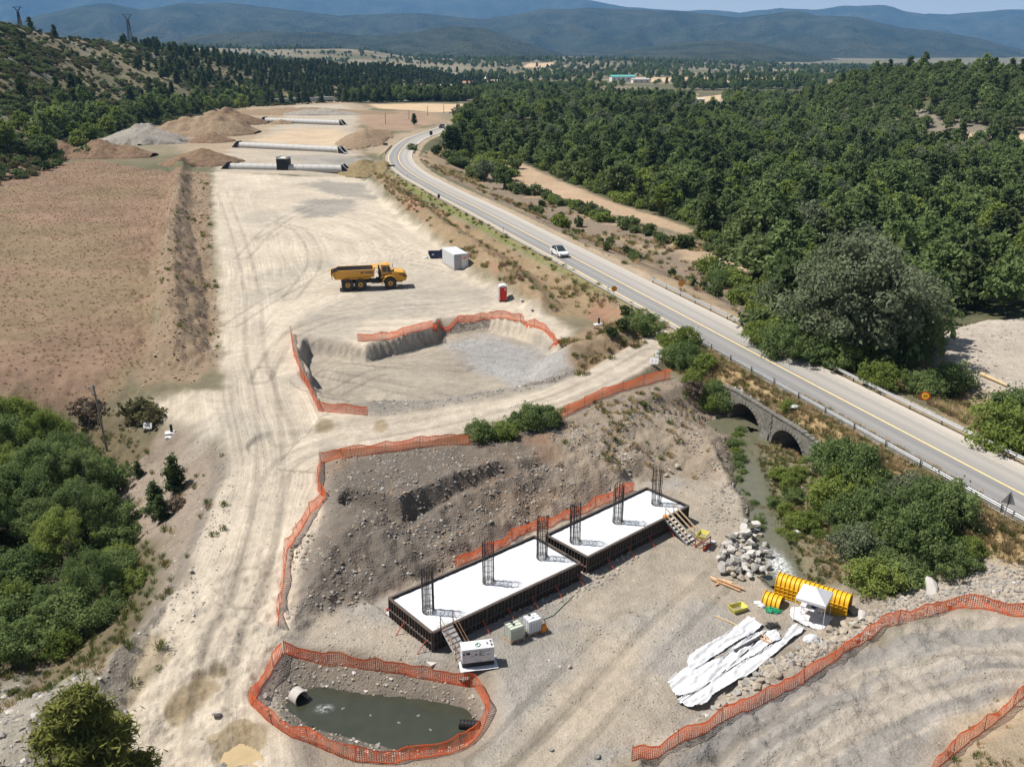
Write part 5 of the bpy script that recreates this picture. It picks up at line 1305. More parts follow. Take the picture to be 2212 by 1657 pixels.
T_SLAB = -0.95
def footing(corn, label, rightmost):
    c = np.array(A(corn, T_SLAB))                       # left-back, left-front, right-front, right-back
    u = (c[3] - c[0] + c[2] - c[1])[:2]; u /= np.linalg.norm(u)
    vv = np.array([-u[1], u[0]])
    L = ((c[3] - c[0])[:2] @ u + (c[2] - c[1])[:2] @ u) / 2
    Wd = ((c[0] - c[1])[:2] @ vv + (c[3] - c[2])[:2] @ vv) / 2
    ctr = c.mean(0); base = PITZ - .25
    t = thing('foundation', label, 'foundation', (ctr[0], ctr[1], base), math.atan2(u[1], u[0]), 'pier foundations in the pit')
    Hh = T_SLAB - base
    m = MB(); m.box((0, 0, .0), (L + 1.5, Wd + 1.7, .12)); m.build('blinding_layer', M_LEAN, t, bevel=.03)
    m = MB(); m.box((0, 0, Hh / 2 - .05), (L - .12, Wd - .12, Hh - .14)); m.build('concrete_core', M_CONC, t)
    # cover sheet, wrinkled
    n1, n2 = 110, 40; xs = np.linspace(-L / 2 + .05, L / 2 - .05, n1); ys = np.linspace(-Wd / 2 + .04, Wd / 2 - .06, n2)
    XX, YY = np.meshgrid(xs, ys, indexing='ij')
    f1 = fbm((XX + YY * .8) * 1.1, (YY - XX * .5) * 3.3, 4, 91 + L); wr = np.abs(f1) ** .6 * .17
    edge = np.minimum(np.minimum(XX + L / 2, L / 2 - XX), np.minimum(YY + Wd / 2, Wd / 2 - YY)); ZZ = Hh - .13 + (.11 - wr) * np.clip(edge * 3, 0, 1)
    i = np.arange(n1 - 1)[:, None] * n2 + np.arange(n2 - 1)[None, :]
    m = MB(); m.add(np.stack([XX, YY, ZZ], -1).reshape(-1, 3), np.stack([i, i + n2, i + n2 + 1, i + 1], -1).reshape(-1, 4)); m.build('cover_sheet', M_WHITE, t, smooth=True)
    # one panel, shared by all
    def panel_mesh(wid):
        m = MB(); m.use(0); m.box((0, .03, Hh / 2 + .04), (wid - .02, .045, Hh + .08)); m.use(1)
        k = max(2, int(round(wid / .3)))
        for j in range(k + 1): m.box((-wid / 2 + .03 + j * (wid - .06) / k, -.045, Hh / 2 + .04), (.035, .10, Hh + .06))
        for z in (.05, .52 * Hh, Hh + .055): m.box((0, -.05, z), (wid - .01, .125 if z > .1 else .11, .05))
        m.box((0, .012, Hh + .095), (wid - .01, .14, .025))
        me = bpy.data.meshes.new('formwork_panel'); me.from_pydata(m.v, [], m.f); me.materials.append(M_FORM); me.materials.append(M_RIB); me.polygons.foreach_set('material_index', m.m); me.update(); return me
    def side(p0, p1, skip=()):
        p0 = np.array(p0); p1 = np.array(p1); d = p1 - p0; ln = np.linalg.norm(d); k = max(1, int(round(ln / 2.3))); wid = ln / k; me = panel_mesh(wid)
        for j in range(k):
            o = bpy.data.objects.new('formwork_panel', me); COL.objects.link(o); o.parent = t
            q = p0 + d * (j + .5) / k; o.location = (q[0], q[1], 0); o.rotation_euler = (0, 0, math.atan2(d[1], d[0]))
            if (j, 'noprop') not in skip:
                nrm = np.array([d[1], -d[0]]) / ln; e = p0 + d * (j + .82) / k
                m = MB(); a = e + nrm * .14; b_ = e + nrm * 1.0
                m.cyl((a[0], a[1], Hh * .62), (b_[0], b_[1], .13), .032, 8); m.box((b_[0], b_[1], .12), (.16, .16, .03)); m.cyl((a[0], a[1], .25), (b_[0], b_[1], .15), .022, 6)
                m.build('push_prop', M_RED, t)
    side((-L / 2, -Wd / 2), (L / 2, -Wd / 2)); side((L / 2, Wd / 2), (-L / 2, Wd / 2)); side((-L / 2, Wd / 2), (-L / 2, -Wd / 2)); side((L / 2, -Wd / 2), (L / 2, Wd / 2))
    return t, u, vv, L, Wd, ctr
F1 = footing([(840, 1292), (935, 1370), (1247, 1218.6), (1160, 1158)], 'left white covered foundation with dark formwork and the ramp at its near corner', False)
F2 = footing([(1182, 1158), (1266.8, 1203), (1490.8, 1095.3), (1393.7, 1053.6)], 'right white covered foundation with dark formwork and the steps at its far end', True)

# rebar cages
cage_bar = MB(); cage_bar.cyl((0, 0, 0), (0, 0, 3.25), .019, 6)
_bm = bpy.data.meshes.new('vertical_bar'); _bm.from_pydata(cage_bar.v, [], cage_bar.f); _bm.materials.append(M_REBAR)
def ring_mesh(r_, th):
    m = MB(); m.tube([(r_ * math.cos(a), r_ * math.sin(a), 0) for a in np.linspace(0, 2 * math.pi, 25)], th, 5)
    me = bpy.data.meshes.new('hoop'); me.from_pydata(m.v, [], m.f); me.materials.append(M_REBAR); return me
_hm = ring_mesh(.40, .017)
cg = [(925.3, 1321, 'first and nearest rebar cage, beside the ramp'), (1054.9, 1258, 'second rebar cage in the middle of the left foundation'), (1170.7, 1205, 'third rebar cage at the far end of the left foundation'),
      (1242.2, 1171, 'fourth rebar cage just past the gap, on the right foundation'), (1334.1, 1128, 'fifth rebar cage in the middle of the right foundation'), (1417.5, 1089, 'sixth and farthest rebar cage, by the steps')]
for x, y, lb in cg:
    p = at(x, y, T_SLAB - .06)
    t = thing('rebar_cage', lb, 'rebar cage', (p[0], p[1], T_SLAB - .1), random.uniform(0, 1), 'rebar cages standing on the foundations')
    for k in range(20):
        o = bpy.data.objects.new('vertical_bar', _bm); COL.objects.link(o); o.parent = t; a = 2 * math.pi * (k + random.uniform(-.22, .22)) / 20
        o.location = (.38 * math.cos(a), .38 * math.sin(a), 0); o.rotation_euler = (random.gauss(0, .006), random.gauss(0, .006), 0)
        o.scale = (1, 1, random.uniform(.96, 1.03))
    for z in (.12, .2, .28, 1.1, 2.0, 2.8):
        o = bpy.data.objects.new('hoop', _hm); COL.objects.link(o); o.parent = t; o.location = (0, 0, z)

def frame_xy(x, y, z, u, v, dx, dy, dz=0): return (x + u[0] * dx + v[0] * dy, y + u[1] * dx + v[1] * dy, z + dz)
# ramp at the near foundation
t1, u, v, L, Wd, ctr = F1
loc = ctr[:2] + u * (-L / 2 + 1.05) - v * (Wd / 2 + .1)
gz0 = H(*(loc - v * 1.7)) + .05
t = thing('access_ramp', 'grey ramp with rusty handrails at the near corner of the left foundation', 'ramp', (loc[0], loc[1], gz0), math.atan2(u[1], u[0]))
hh = T_SLAB - gz0 + .06
m = MB(); m.add([(-.45, 0, hh), (.45, 0, hh), (.45, -1.7, .04), (-.45, -1.7, .04), (-.45, 0, hh - .06), (.45, 0, hh - .06), (.45, -1.7, -.02), (-.45, -1.7, -.02)], [(0, 3, 2, 1), (4, 5, 6, 7), (0, 1, 5, 4), (1, 2, 6, 5), (2, 3, 7, 6), (3, 0, 4, 7)])
m.box((0, .25, hh - .03), (.9, .52, .05)); m.build('deck', M_ALU, t)
for k in range(7):
    f = (k + .5) / 7; m = MB(); m.box((0, -1.7 * f, hh * (1 - f) + .045), (.86, .035, .03)); m.build('tread_cleat', M_RUSTT, t)
for sx in (-.48, .48):
    for f in (0.0, .92):
        m = MB(); m.cyl((sx, -1.7 * f, hh * (1 - f) - (0 if f == 0 else .1)), (sx, -1.7 * f, hh * (1 - f) + 1.0), .028, 8); m.build('post', M_DSTEEL if f == 0 else M_RUSTT, t)
    for z in (.5, .98):
        m = MB(); m.cyl((sx, .1, hh + z + .04), (sx, -2.0, -.17 * hh + z + .04), .022, 7); m.build('handrail', M_RUSTT, t)
m = MB(); m.cyl((-.52, -1.1, hh * .5 + .7), (-.75, -1.9, .02), .03, 7); m.build('brace', M_WOODP, t)
# steps at the far foundation
t2, u, v, L, Wd, ctr = F2
loc = ctr[:2] + u * (L / 2 - 2.55) - v * (Wd / 2 + .1)
gz0 = H(*(loc - v * 2.3)) + .04; hh = T_SLAB - gz0
t = thing('access_steps', 'aluminium steps with timber handrails at the far end of the right foundation', 'steps', (loc[0], loc[1], gz0), math.atan2(u[1], u[0]))
for k in range(7):
    f = (k + .5) / 7; m = MB(); m.box((0, -2.2 * f, hh * (1 - f)), (.95, .27, .035)); m.build('tread', M_ALU, t)
for sx in (-.5, .5):
    m = MB(); m.bar((sx, 0, hh - .04), (sx, -2.25, 0), .05, .12); m.build('stringer', M_STEEL, t)
    for f in (0.0, .95):
        m = MB(); m.cyl((sx, -2.2 * f, hh * (1 - f) - .1), (sx, -2.2 * f, hh * (1 - f) + 1.02), .026, 8); m.build('post', M_STEEL, t)
    for z in (.5, 1.0):
        m = MB(); m.bar((sx, .05, hh + z), (sx, -2.3, z), .05, .09); m.build('handrail', M_WOODP, t)
m = MB(); m.box((-.3, .12, hh + .14), (.34, .3, .22)); m.cyl((-.3, .12, hh + .25), (-.3, .12, hh + .36), .05, 8); o = m.build('fuel_can', M_ORANGE); o.location = t.location; o.rotation_euler = t.rotation_euler
tag(o, 'orange can standing at the head of the aluminium steps', 'fuel can')
tb = ctr[:2] + u * (L / 2 - 2.35) - v * (Wd / 2 + 3.25); gz = H(*tb)
t = thing('trestle', 'red steel trestle carrying a yellow tub at the foot of the steps', 'trestle', (tb[0], tb[1], gz), math.atan2(u[1], u[0]) + .1)
for sx in (-.5, .5):
    for sy in (-.35, .35): m = MB(); m.bar((sx, sy, 0), (sx, sy, .8), .055); m.build('leg', M_RED, t)
m = MB(); m.box((0, -.35, .8), (1.1, .06, .06)); m.box((0, .35, .8), (1.1, .06, .06)); m.box((0, -.37, .12), (1.05, .09, .22)); m.box((0, .37, .12), (1.05, .05, .1)); m.build('frame', M_RED, t)
def tub(name, label, xyz, rz, sx=.9, sy=.62, h=.3):
    t = thing(name, label, 'tub', xyz, rz); m = MB()
    o1 = [(-sx / 2, -sy / 2), (sx / 2, -sy / 2), (sx / 2, sy / 2), (-sx / 2, sy / 2)]; k = .78
    vs = [(x * k, y * k, 0) for x, y in o1] + [(x, y, h) for x, y in o1] + [(x * .93, y * .93, h) for x, y in o1] + [(x * .74, y * .74, .03) for x, y in o1]
    fs = [(3, 2, 1, 0)] + [(i, (i + 1) % 4, 4 + (i + 1) % 4, 4 + i) for i in range(4)] + [(4 + i, 4 + (i + 1) % 4, 8 + (i + 1) % 4, 8 + i) for i in range(4)] + [(8 + i, 8 + (i + 1) % 4, 12 + (i + 1) % 4, 12 + i) for i in range(4)] + [(12, 13, 14, 15)]
    m.add(vs, fs); m.build('tub_body', M_YEL2, t); m = MB(); m.box((0, 0, .05), (sx * .66, sy * .66, .03)); m.build('mortar_residue', mat('dried mortar', (.22, .20, .13), .9), t); return t
tub('mortar_tub', 'yellow mortar tub on the red trestle by the steps', (tb[0] - .05, tb[1] + .05, gz + .83), math.atan2(u[1], u[0]) + .3, 1.05, .75)
m = MB(); m.box((0, 0, .12), (.45, .3, .22)); o = m.build('white_sack', M_TARP, bevel=.08); q = tb + u * 1.0 - v * .2; o.location = (q[0], q[1], H(*q)); tag(o, 'white sack on the ground beside the red trestle', 'sack')

# generator ---------------------------------------------------------------
p = hit(1031, 1442); gx, gy = p[0], p[1] + .35; gz = H(gx, gy)
rzg = math.atan2(.236, 1.36) + .02
m = MB(); n = 14; xs = np.linspace(-1.15, 1.2, n); ys = np.linspace(-.75, .62, n); XX, YY = np.meshgrid(xs, ys, indexing='ij'); ZZ = .05 + .05 * (fbm(XX * 2, YY * 2, 3, 7) + .4); i = np.arange(n - 1)[:, None] * n + np.arange(n - 1)[None, :]
m.add(np.stack([XX, YY, ZZ], -1).reshape(-1, 3), np.stack([i, i + n, i + n + 1, i + 1], -1).reshape(-1, 4)); o = m.build('ground_sheet', M_TARP, smooth=True); o.location = (gx, gy, gz + .02); o.rotation_euler = (0, 0, rzg); tag(o, 'white sheet spread under the generator', 'sheet')
t = thing('generator', 'white box generator with black base beside the water tanks', 'generator', (gx, gy, gz + .12), rzg)
m = MB(); m.box((0, 0, .16), (1.94, .78, .30)); m.box((0, 0, .03), (2.0, .70, .06)); m.build('base_frame', M_BLACK, t, bevel=.02)
m = MB(); m.box((0, 0, .81), (2.0, .86, .98)); m.build('enclosure', M_WPAINT, t, bevel=.03)
for x0, x1 in ((-.9, -.02), (.02, .78)):
    m = MB(); m.box(((x0 + x1) / 2, -.432, .80), (x1 - x0, .014, .86)); d = m.build('door', M_WPAINT, t, bevel=.006)
    for x in ((x0 + .08), (x1 - .08)):
        for z in (.46, 1.14): m = MB(); m.box((x, -.446, z), (.05, .02, .05)); m.build('latch', M_BLACK, d)
m = MB(); m.box((-.62, -.447, 1.02), (.24, .012, .16)); m.build('control_window', M_DSTEEL, t)
for x, z, sx, sz in ((-.88, .98, .10, .12), (-.14, .90, .13, .09), (.12, .94, .13, .08)): m = MB(); m.box((x, -.446, z), (sx, .012, sz)); m.build('vent', M_BLACK, t)
M_GREY = mat('grey print', (.28, .28, .30), .7); M_GREEN = mat('green strap', (.02, .22, .13), .6)
for x, z, sx, sz, mm in ((.45, 1.10, .40, .04, M_GREY), (.32, 1.00, .13, .05, M_GREY), (.22, .82, .34, .05, M_GREEN), (.62, .84, .24, .05, M_GREY), (-.36, .83, .22, .035, M_GREY), (.17, 1.09, .10, .10, M_GREY)): m = MB(); m.box((x, -.443, z), (sx, .008, sz)); m.build('label_sticker', mm, t)
m = MB(); m.box((.86, 0, 1.305), (.16, .66, .012)); m.build('exhaust_panel', mat('grey panel', (.36, .36, .38), .6), t)
for y in (-.2, .18): m = MB(); m.cyl((.86, y, 1.30), (.86, y, 1.36), .05, 10); m.build('exhaust_outlet', M_BLACK, t)
m = MB(); m.box((.62, .05, 1.31), (.10, .10, .03)); m.box((.64, -.08, 1.31), (.10, .06, .03)); m.build('lifting_eye', M_DSTEEL, t)
m = MB(); m.tube([(-.05, .1, 1.31), (-.12, -.05, 1.33), (-.10, -.22, 1.32), (.02, -.26, 1.33), (.14, -.16, 1.34), (.18, 0, 1.33), (.12, .12, 1.32), (.02, .1, 1.35), (-.04, -.08, 1.36)], .025, 5); o = m.build('green_strap', M_GREEN, smooth=True); o.location = t.location; o.rotation_euler = t.rotation_euler; tag(o, 'loop of green strap lying on the generator roof', 'strap')

# water tanks ---------------------------------------------------------------
def ibc(x, y, rz, label, liquid, green):
    t = thing('water_tank', label, 'water tank', (x, y, H(x, y) + .01), rz, 'caged water tanks')
    m = MB(); m.box((0, 0, .11), (1.06, .86, .04))
    for a in (-.45, 0, .45): m.box((a, 0, .05), (.1, .86, .09))
    m.build('pallet', M_WOOD, t)
    m = MB(); m.box((0, 0, .62), (.98, .78, .92)); b = m.build('bottle', liquid, t, bevel=.06)
    m = MB(); m.cyl((-.05, .02, 1.06), (-.05, .02, 1.13), .09, 12); m.build('lid', M_BLACK if green is None else M_TARP, t)
    m = MB(); m.cyl((-.05, .3, 1.06), (-.05, .3, 1.13), .09, 12); m.build('lid', M_BLACK, t)
    m = MB(); m.cyl((.3, -.05, .2), (.3, -.05, .2001), .01, 4)
    for k in range(6):
        xx = -.5 + k * .2
        for yy in (-.41, .41): m.box((xx, yy, .64), (.018, .018, 1.0))
    for k in range(5):
        yy = -.41 + k * .205
        for xx in (-.51, .51): m.box((xx, yy, .64), (.018, .018, 1.0))
    for z in (.18, .38, .58, .78, .98, 1.12):
        for yy in (-.42, .42): m.box((0, yy, z), (1.04, .016, .016))
        for xx in (-.52, .52): m.box((xx, 0, z), (.016, .84, .016))
    m.build('cage_frame', M_STEEL, t)
    for yy in (-.14, .14): m = MB(); m.box((0, yy, 1.115), (1.03, .03, .016)); m.build('top_strut', M_STEEL, t)
    return t
LQ1 = mat('tank with greenish water', (.50, .54, .42), .35, var=.06, nscale=1.5); LQ2 = mat('white tank plastic', (.74, .75, .76), .35, var=.04, nscale=1.5)
p = at(1112, 1392, PITZ); rzi = math.atan2(300, 520); rzi = math.radians(30)
ibc(p[0] - .02, p[1] + .55, rzi, 'left water tank with greenish water in its cage', LQ1, None)
p2 = at(1148, 1378, PITZ); ibc(p2[0] + .06, p2[1] + .62, rzi, 'right whiter water tank with a hose over its top', LQ2, 1)
p3 = at(1174, 1368, PITZ)
t = thing('jerrycan', 'orange jerrycan on the ground against the right water tank', 'jerrycan', (p3[0], p3[1] + .15, H(p3[0], p3[1] + .15)), rzi)
m = MB(); m.box((0, 0, .27), (.36, .30, .52)); m.build('can_body', M_ORANGE, t, bevel=.05); m = MB(); m.cyl((.08, 0, .52), (.08, 0, .6), .04, 8); m.build('cap', M_ORANGE, t); m = MB(); m.tube([(-.14, 0, .52), (-.1, 0, .6), (0, 0, .6), (.03, 0, .53)], .018, 5); m.build('handle', M_ORANGE, t)
hose = W([(1150, 1345), (1175, 1338), (1195, 1330), (1215, 1310), (1235, 1290), (1262, 1268)]); m = MB(); m.tube([(p2[0] + .1, p2[1] + .6, PITZ + 1.18), (p2[0] + .55, p2[1] + .8, PITZ + .9)] + [(q[0], q[1], H(q[0], q[1]) + .04) for q in hose[1:]], .028, 5); o = m.build('water_hose', mat('faded green hose', (.12, .22, .16), .6), smooth=True); tag(o, 'faded green hose running from the right water tank to the foundation', 'hose')

# ------------------------------------------------------------------ yellow formwork, gazebo and sheets
def K2(cx, cy): return (1440.1 + cx * .2086, 1198.2 + cy * .2086)
def arch_form(label, a, b, rad, leg, sides=True):
    a = np.array(a); b = np.array(b); d = (b - a)[:2]; Ln = np.linalg.norm(d); gz = (H(*a[:2]) + H(*b[:2])) / 2
    t = thing('yellow_formwork', label, 'formwork', ((a[0] + b[0]) / 2, (a[1] + b[1]) / 2, gz), math.atan2(d[1], d[0]), 'yellow half round formwork shells')
    pr = [(-rad, 0), (-rad, leg)] + [(-rad * math.cos(x), leg + rad * math.sin(x)) for x in np.linspace(.12, math.pi - .12, 17)] + [(rad, leg), (rad, 0)]
    def strip(r0, r1, x0, x1):
        f = lambda q: [((y / rad) * q if z <= leg else y / rad * q, (z if z <= leg else leg + (z - leg) / rad * q)) for y, z in pr]
        o_, i_ = f(r1), f(r0); n = len(pr); m = MB()
        vs = [(x0, y, z) for y, z in o_] + [(x1, y, z) for y, z in o_] + [(x0, y, z) for y, z in i_] + [(x1, y, z) for y, z in i_]
        fs = []
        for k in range(n - 1): fs += [(k, k + 1, n + k + 1, n + k), (2 * n + k + 1, 2 * n + k, 3 * n + k, 3 * n + k + 1), (k + 1, k, 2 * n + k, 2 * n + k + 1), (n + k, n + k + 1, 3 * n + k + 1, 3 * n + k)]
        fs += [(0, n, 3 * n, 2 * n), (n - 1, 3 * n - 1, 4 * n - 1, 2 * n - 1)]
        m.add(vs, fs); return m
    strip(rad - .03, rad, -Ln / 2, Ln / 2).build('shell', M_YEL, t, smooth=False)
    k = int(Ln / .30); rm = None
    for j in range(k + 1):
        x = -Ln / 2 + .03 + j * (Ln - .06) / k
        if rm is None: o = strip(rad, rad + .085, -.018, .018).build('rib', M_YEL, t); rm = o.data
        else: o = bpy.data.objects.new('rib', rm); COL.objects.link(o); o.parent = t
        o.location = (x, 0, 0)
    for sy in (-1, 1):
        for z in ([.08, .32, .6, leg] if leg > .5 else [.03]):
            m = MB(); m.box((0, sy * (rad + .045), z), (Ln, .09, .03)); m.build('flange', M_YEL, t)
    return t
fa = at(*K2(1108, 420), PITZ); fb = at(*K2(1860, 660), PITZ)
dv = (fb - fa)[:2]; dv /= np.linalg.norm(dv); nv = np.array([-dv[1], dv[0]])
sh = np.append(nv * .62, 0)
arch_form('long row of yellow ribbed half round formwork behind the gazebo', fa + sh, fb + sh, .58, .85)
sa = at(*K2(985, 505), PITZ); sb = at(*K2(1125, 515), PITZ); sb = sa + np.append(dv * 1.25, 0)
arch_form('short yellow ribbed arch section lying in front of the long row', sa + np.append(nv * .4, 0), sb + np.append(nv * .4, 0), .62, .08)

# gazebo
g_c = at(*K2(1510, 690), PITZ); gz = H(g_c[0], g_c[1]) + .03; rg = math.atan2(dv[1], dv[0]) + .03
t = thing('gazebo', 'white pop up canopy on four legs in front of the yellow formwork', 'canopy', (g_c[0], g_c[1] + .25, gz), rg)
h0 = .98
vs = [(-h0, -h0, 1.85), (h0, -h0, 1.85), (h0, h0, 1.85), (-h0, h0, 1.85), (0, 0, 2.45)]
m = MB(); m.add(vs, [(0, 1, 4), (1, 2, 4), (2, 3, 4), (3, 0, 4)]); m.build('canopy_roof', M_TARP, t)
m = MB()
for a, b in ((0, 1), (1, 2), (2, 3), (3, 0)):
    n = 12
    pa, pb = Vector(vs[a]), Vector(vs[b]); c = [pa.lerp(pb, i / n) for i in range(n + 1)]
    m.add([(q.x, q.y, q.z) for q in c] + [(q.x * 1.005, q.y * 1.005, q.z - .20 + (.03 if i % 2 else 0)) for i, q in enumerate(c)], [(i, i + 1, n + 2 + i, n + 1 + i) for i in range(n)])
m.build('valance', M_TARP, t)
for x in (-1, 1):
    for y in (-1, 1): m = MB(); m.bar((x * h0 * .97, y * h0 * .97, 0), (x * h0 * .97, y * h0 * .97, 1.88), .035); m.build('leg', M_WPAINT, t)
t = thing('table', 'white folding table under the canopy', 'table', (g_c[0] + .1, g_c[1] + .55, gz), rg)
m = MB(); m.box((0, 0, .74), (1.5, .65, .04)); m.build('table_top', M_WPAINT, t, bevel=.01)
for x in (-.65, .65):
    for y in (-.26, .26): m = MB(); m.bar((x, y, 0), (x, y, .72), .03); m.build('leg', M_STEEL, t)
m = MB(); m.box((.1, -.1, .82), (.3, .2, .12)); o = m.build('tool_box', mat('navy box', (.02, .035, .10), .5)); o.location = t.location; o.rotation_euler = t.rotation_euler; tag(o, 'small navy box on the table under the canopy', 'box')

def tarp(label, poly, z0, wrk, dirx, seed, step=.09, amp=.20):
    P = np.array([at(*K2(*q), PITZ)[:2] for q in poly]); lo = P.min(0); hi = P.max(0)
    xs = np.arange(lo[0], hi[0] + step, step); ys = np.arange(lo[1], hi[1] + step, step); XX, YY = np.meshgrid(xs, ys, indexing='ij'); sh_ = XX.shape
    d = poly_sd(P, XX.ravel(), YY.ravel()).reshape(sh_) + fbm(XX * .9, YY * .9, 3, seed) * .22
    c, s_ = math.cos(dirx), math.sin(dirx); U = XX * c + YY * s_; V = -XX * s_ + YY * c
    f = fbm(U * .45, V * 3.0, 4, seed + 2); ZZ = terrain(XX.ravel().copy(), YY.ravel().copy(), False).reshape(sh_) + z0 + amp * (np.clip(.34 - np.abs(f) * 3.0, 0, 1) * wrk * 2.4) + .05 * fbm(XX * 2, YY * 2, 3, seed + 4) + .07
    gx_, gy_ = np.gradient(d, step); gl = np.hypot(gx_, gy_) + 1e-6; mv = np.clip(d, 0, step * 1.5); XX = XX - gx_ / gl * mv; YY = YY - gy_ / gl * mv
    ny = sh_[1]; fs = [(i * ny + j, (i + 1) * ny + j, (i + 1) * ny + j + 1, i * ny + j + 1) for i in range(sh_[0] - 1) for j in range(ny - 1) if min(d[i, j], d[i + 1, j], d[i, j + 1], d[i + 1, j + 1]) < 0 and max(d[i, j], d[i + 1, j], d[i, j + 1], d[i + 1, j + 1]) < step * 1.6]
    m = MB(); m.add(np.stack([XX, YY, ZZ], -1).reshape(-1, 3), fs); o = m.build('tarpaulin', M_TARP, smooth=True)
    b = o.modifiers.new('cloth thickness', 'SOLIDIFY'); b.thickness = .02
    return tag(o, label, 'tarpaulin', 'white sheets spread on the pit floor')
dd = math.atan2(*(at(*K2(900, 720), PITZ) - at(*K2(240, 1220), PITZ))[[1, 0]])
tarp('leftmost long white sheet on the pit floor, its end by the pole', [(845, 645), (1000, 735), (960, 790), (700, 930), (500, 1050), (400, 1150), (250, 1230), (210, 1140), (240, 1060), (380, 950), (560, 870), (730, 740)], .03, 1, dd, 101)
tarp('broad middle white sheet with the dark beam lying on it', [(0, 1330), (210, 1170), (430, 1130), (600, 1090), (690, 960), (900, 850), (1010, 800), (1150, 800), (1190, 890), (1050, 960), (800, 1110), (560, 1260), (330, 1440), (180, 1480), (90, 1480)], .05, 1, dd, 111)
tarp('right hand long white sheet beside the rock slope', [(1300, 740), (1430, 780), (1400, 830), (1210, 960), (1040, 1130), (800, 1290), (500, 1450), (420, 1560), (230, 1590), (90, 1530), (330, 1400), (620, 1230), (880, 1080), (1180, 920), (1240, 820)], .08, 1, dd, 121)
tarp('white sheet spread under the canopy', [(1290, 550), (1440, 560), (1600, 610), (1720, 660), (1660, 760), (1590, 810), (1420, 740), (1300, 690), (1270, 640)], .02, .7, dd + 1, 131)
def lump(name, label, cat, c, size, mtl, seed, flat=.6, sub=3, rough=.35):
    import bmesh
    bm = bmesh.new(); bmesh.ops.create_icosphere(bm, subdivisions=sub, radius=.5)
    co = np.array([v.co[:] for v in bm.verts]); f = fbm(co[:, 0] * 3 + seed, co[:, 1] * 3 + co[:, 2] * 2, 4, seed)
    for v, q in zip(bm.verts, f): v.co *= 1 + q * rough * 2; v.co.z = max(v.co.z * flat, -.05)
    me = bpy.data.meshes.new(name); bm.to_mesh(me); bm.free(); me.materials.append(mtl)
    o = bpy.data.objects.new(name, me); COL.objects.link(o); p = at(*c, PITZ) if len(c) == 2 else c; o.location = (p[0], p[1], H(p[0], p[1]) + .02); o.scale = size; return tag(o, label, cat)
lump('white_bag', 'crumpled white bag by the right end of the white sheets', 'bag', K2(1495, 900), (1.1, .8, .9), M_TARP, 3, .8)
for k, (cx, cy) in enumerate(((940, 505), (985, 540), (965, 520))): lump('white_sack', ['upper white sack heaped against the short yellow arch', 'lower white sack next to the green net', 'middle white sack on top of the heap by the short arch'][k], 'sack', K2(cx, cy), (.55, .45, .5 + .2 * (k == 2)), M_TARP, 20 + k, .7)
m = MB()
for k in range(46):
    a0 = random.uniform(0, 6.28); r0 = random.uniform(.1, .55); m.tube([(r0 * math.cos(a0 + q * .5) + random.gauss(0, .09), r0 * .6 * math.sin(a0 + q * .5) + random.gauss(0, .09), .04 + abs(random.gauss(0, .08))) for q in range(7)], .022, 4)
o = m.build('green_net', mat('green net', (.03, .33, .16), .6, var=.4)); p = at(*K2(1105, 585), PITZ); o.location = (p[0], p[1], H(p[0], p[1])); o['kind'] = 'thing'; del o['kind']; tag(o, 'heap of green netting in front of the short yellow arch', 'net')
m = MB()
for k in range(60):
    a0 = random.uniform(0, 6.28); r0 = random.uniform(.1, .5); m.tube([(r0 * math.cos(a0 + q * .6) + random.gauss(0, .1), r0 * .6 * math.sin(a0 + q * .6) + random.gauss(0, .08), .05 + abs(random.gauss(0, .12))) for q in range(6)], .010, 4)
o = m.build('wire_heap', M_DSTEEL); p = at(*K2(1090, 745), PITZ); o.location = (p[0], p[1], H(p[0], p[1])); tag(o, 'tangled heap of dark tie wire between the white sheets', 'wire')
p = at(*K2(735, 575), PITZ); tub('mortar_tub', 'yellow mortar tub lying on the pit floor near the timber', (p[0], p[1], H(p[0], p[1]) + .02), .4, 1.15, .75, .34)
def ground_line(pts, r_, name, label, cat, mtl, lift=.03, n=6):
    q = [at(*K2(*c), PITZ) for c in pts]; m = MB(); m.tube([(x[0], x[1], H(x[0], x[1]) + lift) for x in q], r_, n); return tag(m.build(name, mtl, smooth=n > 5), label, cat)
ground_line([(1030, 810), (960, 880), (860, 990), (760, 1080), (620, 1200), (480, 1330), (330, 1420), (160, 1540)], .035, 'hose', 'black hose lying along the white sheets', 'hose', M_BLACK, .16)
ground_line([(1020, 850), (1050, 885), (1110, 893), (1165, 880)], .03, 'cable', 'short black cable curled on the middle white sheet', 'cable', M_BLACK, .2)
def plank(label, a, b, w_, h_, mtl, lift, name='plank', cat='plank'):
    pa, pb = at(*K2(*a), PITZ), at(*K2(*b), PITZ); m = MB(); m.bar((pa[0], pa[1], H(pa[0], pa[1]) + lift), (pb[0], pb[1], H(pb[0], pb[1]) + lift), w_, h_); return tag(m.build(name, mtl), label, cat)
plank('dark steel beam lying across the middle white sheet', (705, 1025), (985, 865), .18, .16, M_DSTEEL, .2, 'steel_beam', 'beam')
plank('upper brown plank on the middle white sheet', (965, 850), (1085, 920), .14, .05, M_WOOD, .24); plank('lower brown plank on the middle white sheet', (955, 880), (1070, 945), .14, .05, M_WOOD, .23)
plank('long pale pole lying beside the leftmost white sheet', (497, 640), (738, 738), .08, .08, M_WOODP, .05, 'timber_pole', 'pole')
for k, (a, b, lb) in enumerate((((450, 235), (640, 320), 'topmost pale plank of the timber pile by the boulders'), ((455, 262), (760, 385), 'long brown plank at the front of the timber pile'), ((520, 270), (800, 378), 'brown plank at the back of the timber pile'), ((560, 262), (680, 300), 'short pale board on top of the timber pile'), ((500, 325), (535, 310), 'small offcut under the near end of the timber pile'))):
    plank(lb, a, b, .16, .06, M_WOODP if k in (0, 3) else M_WOOD, .05 + .06 * (k % 3))
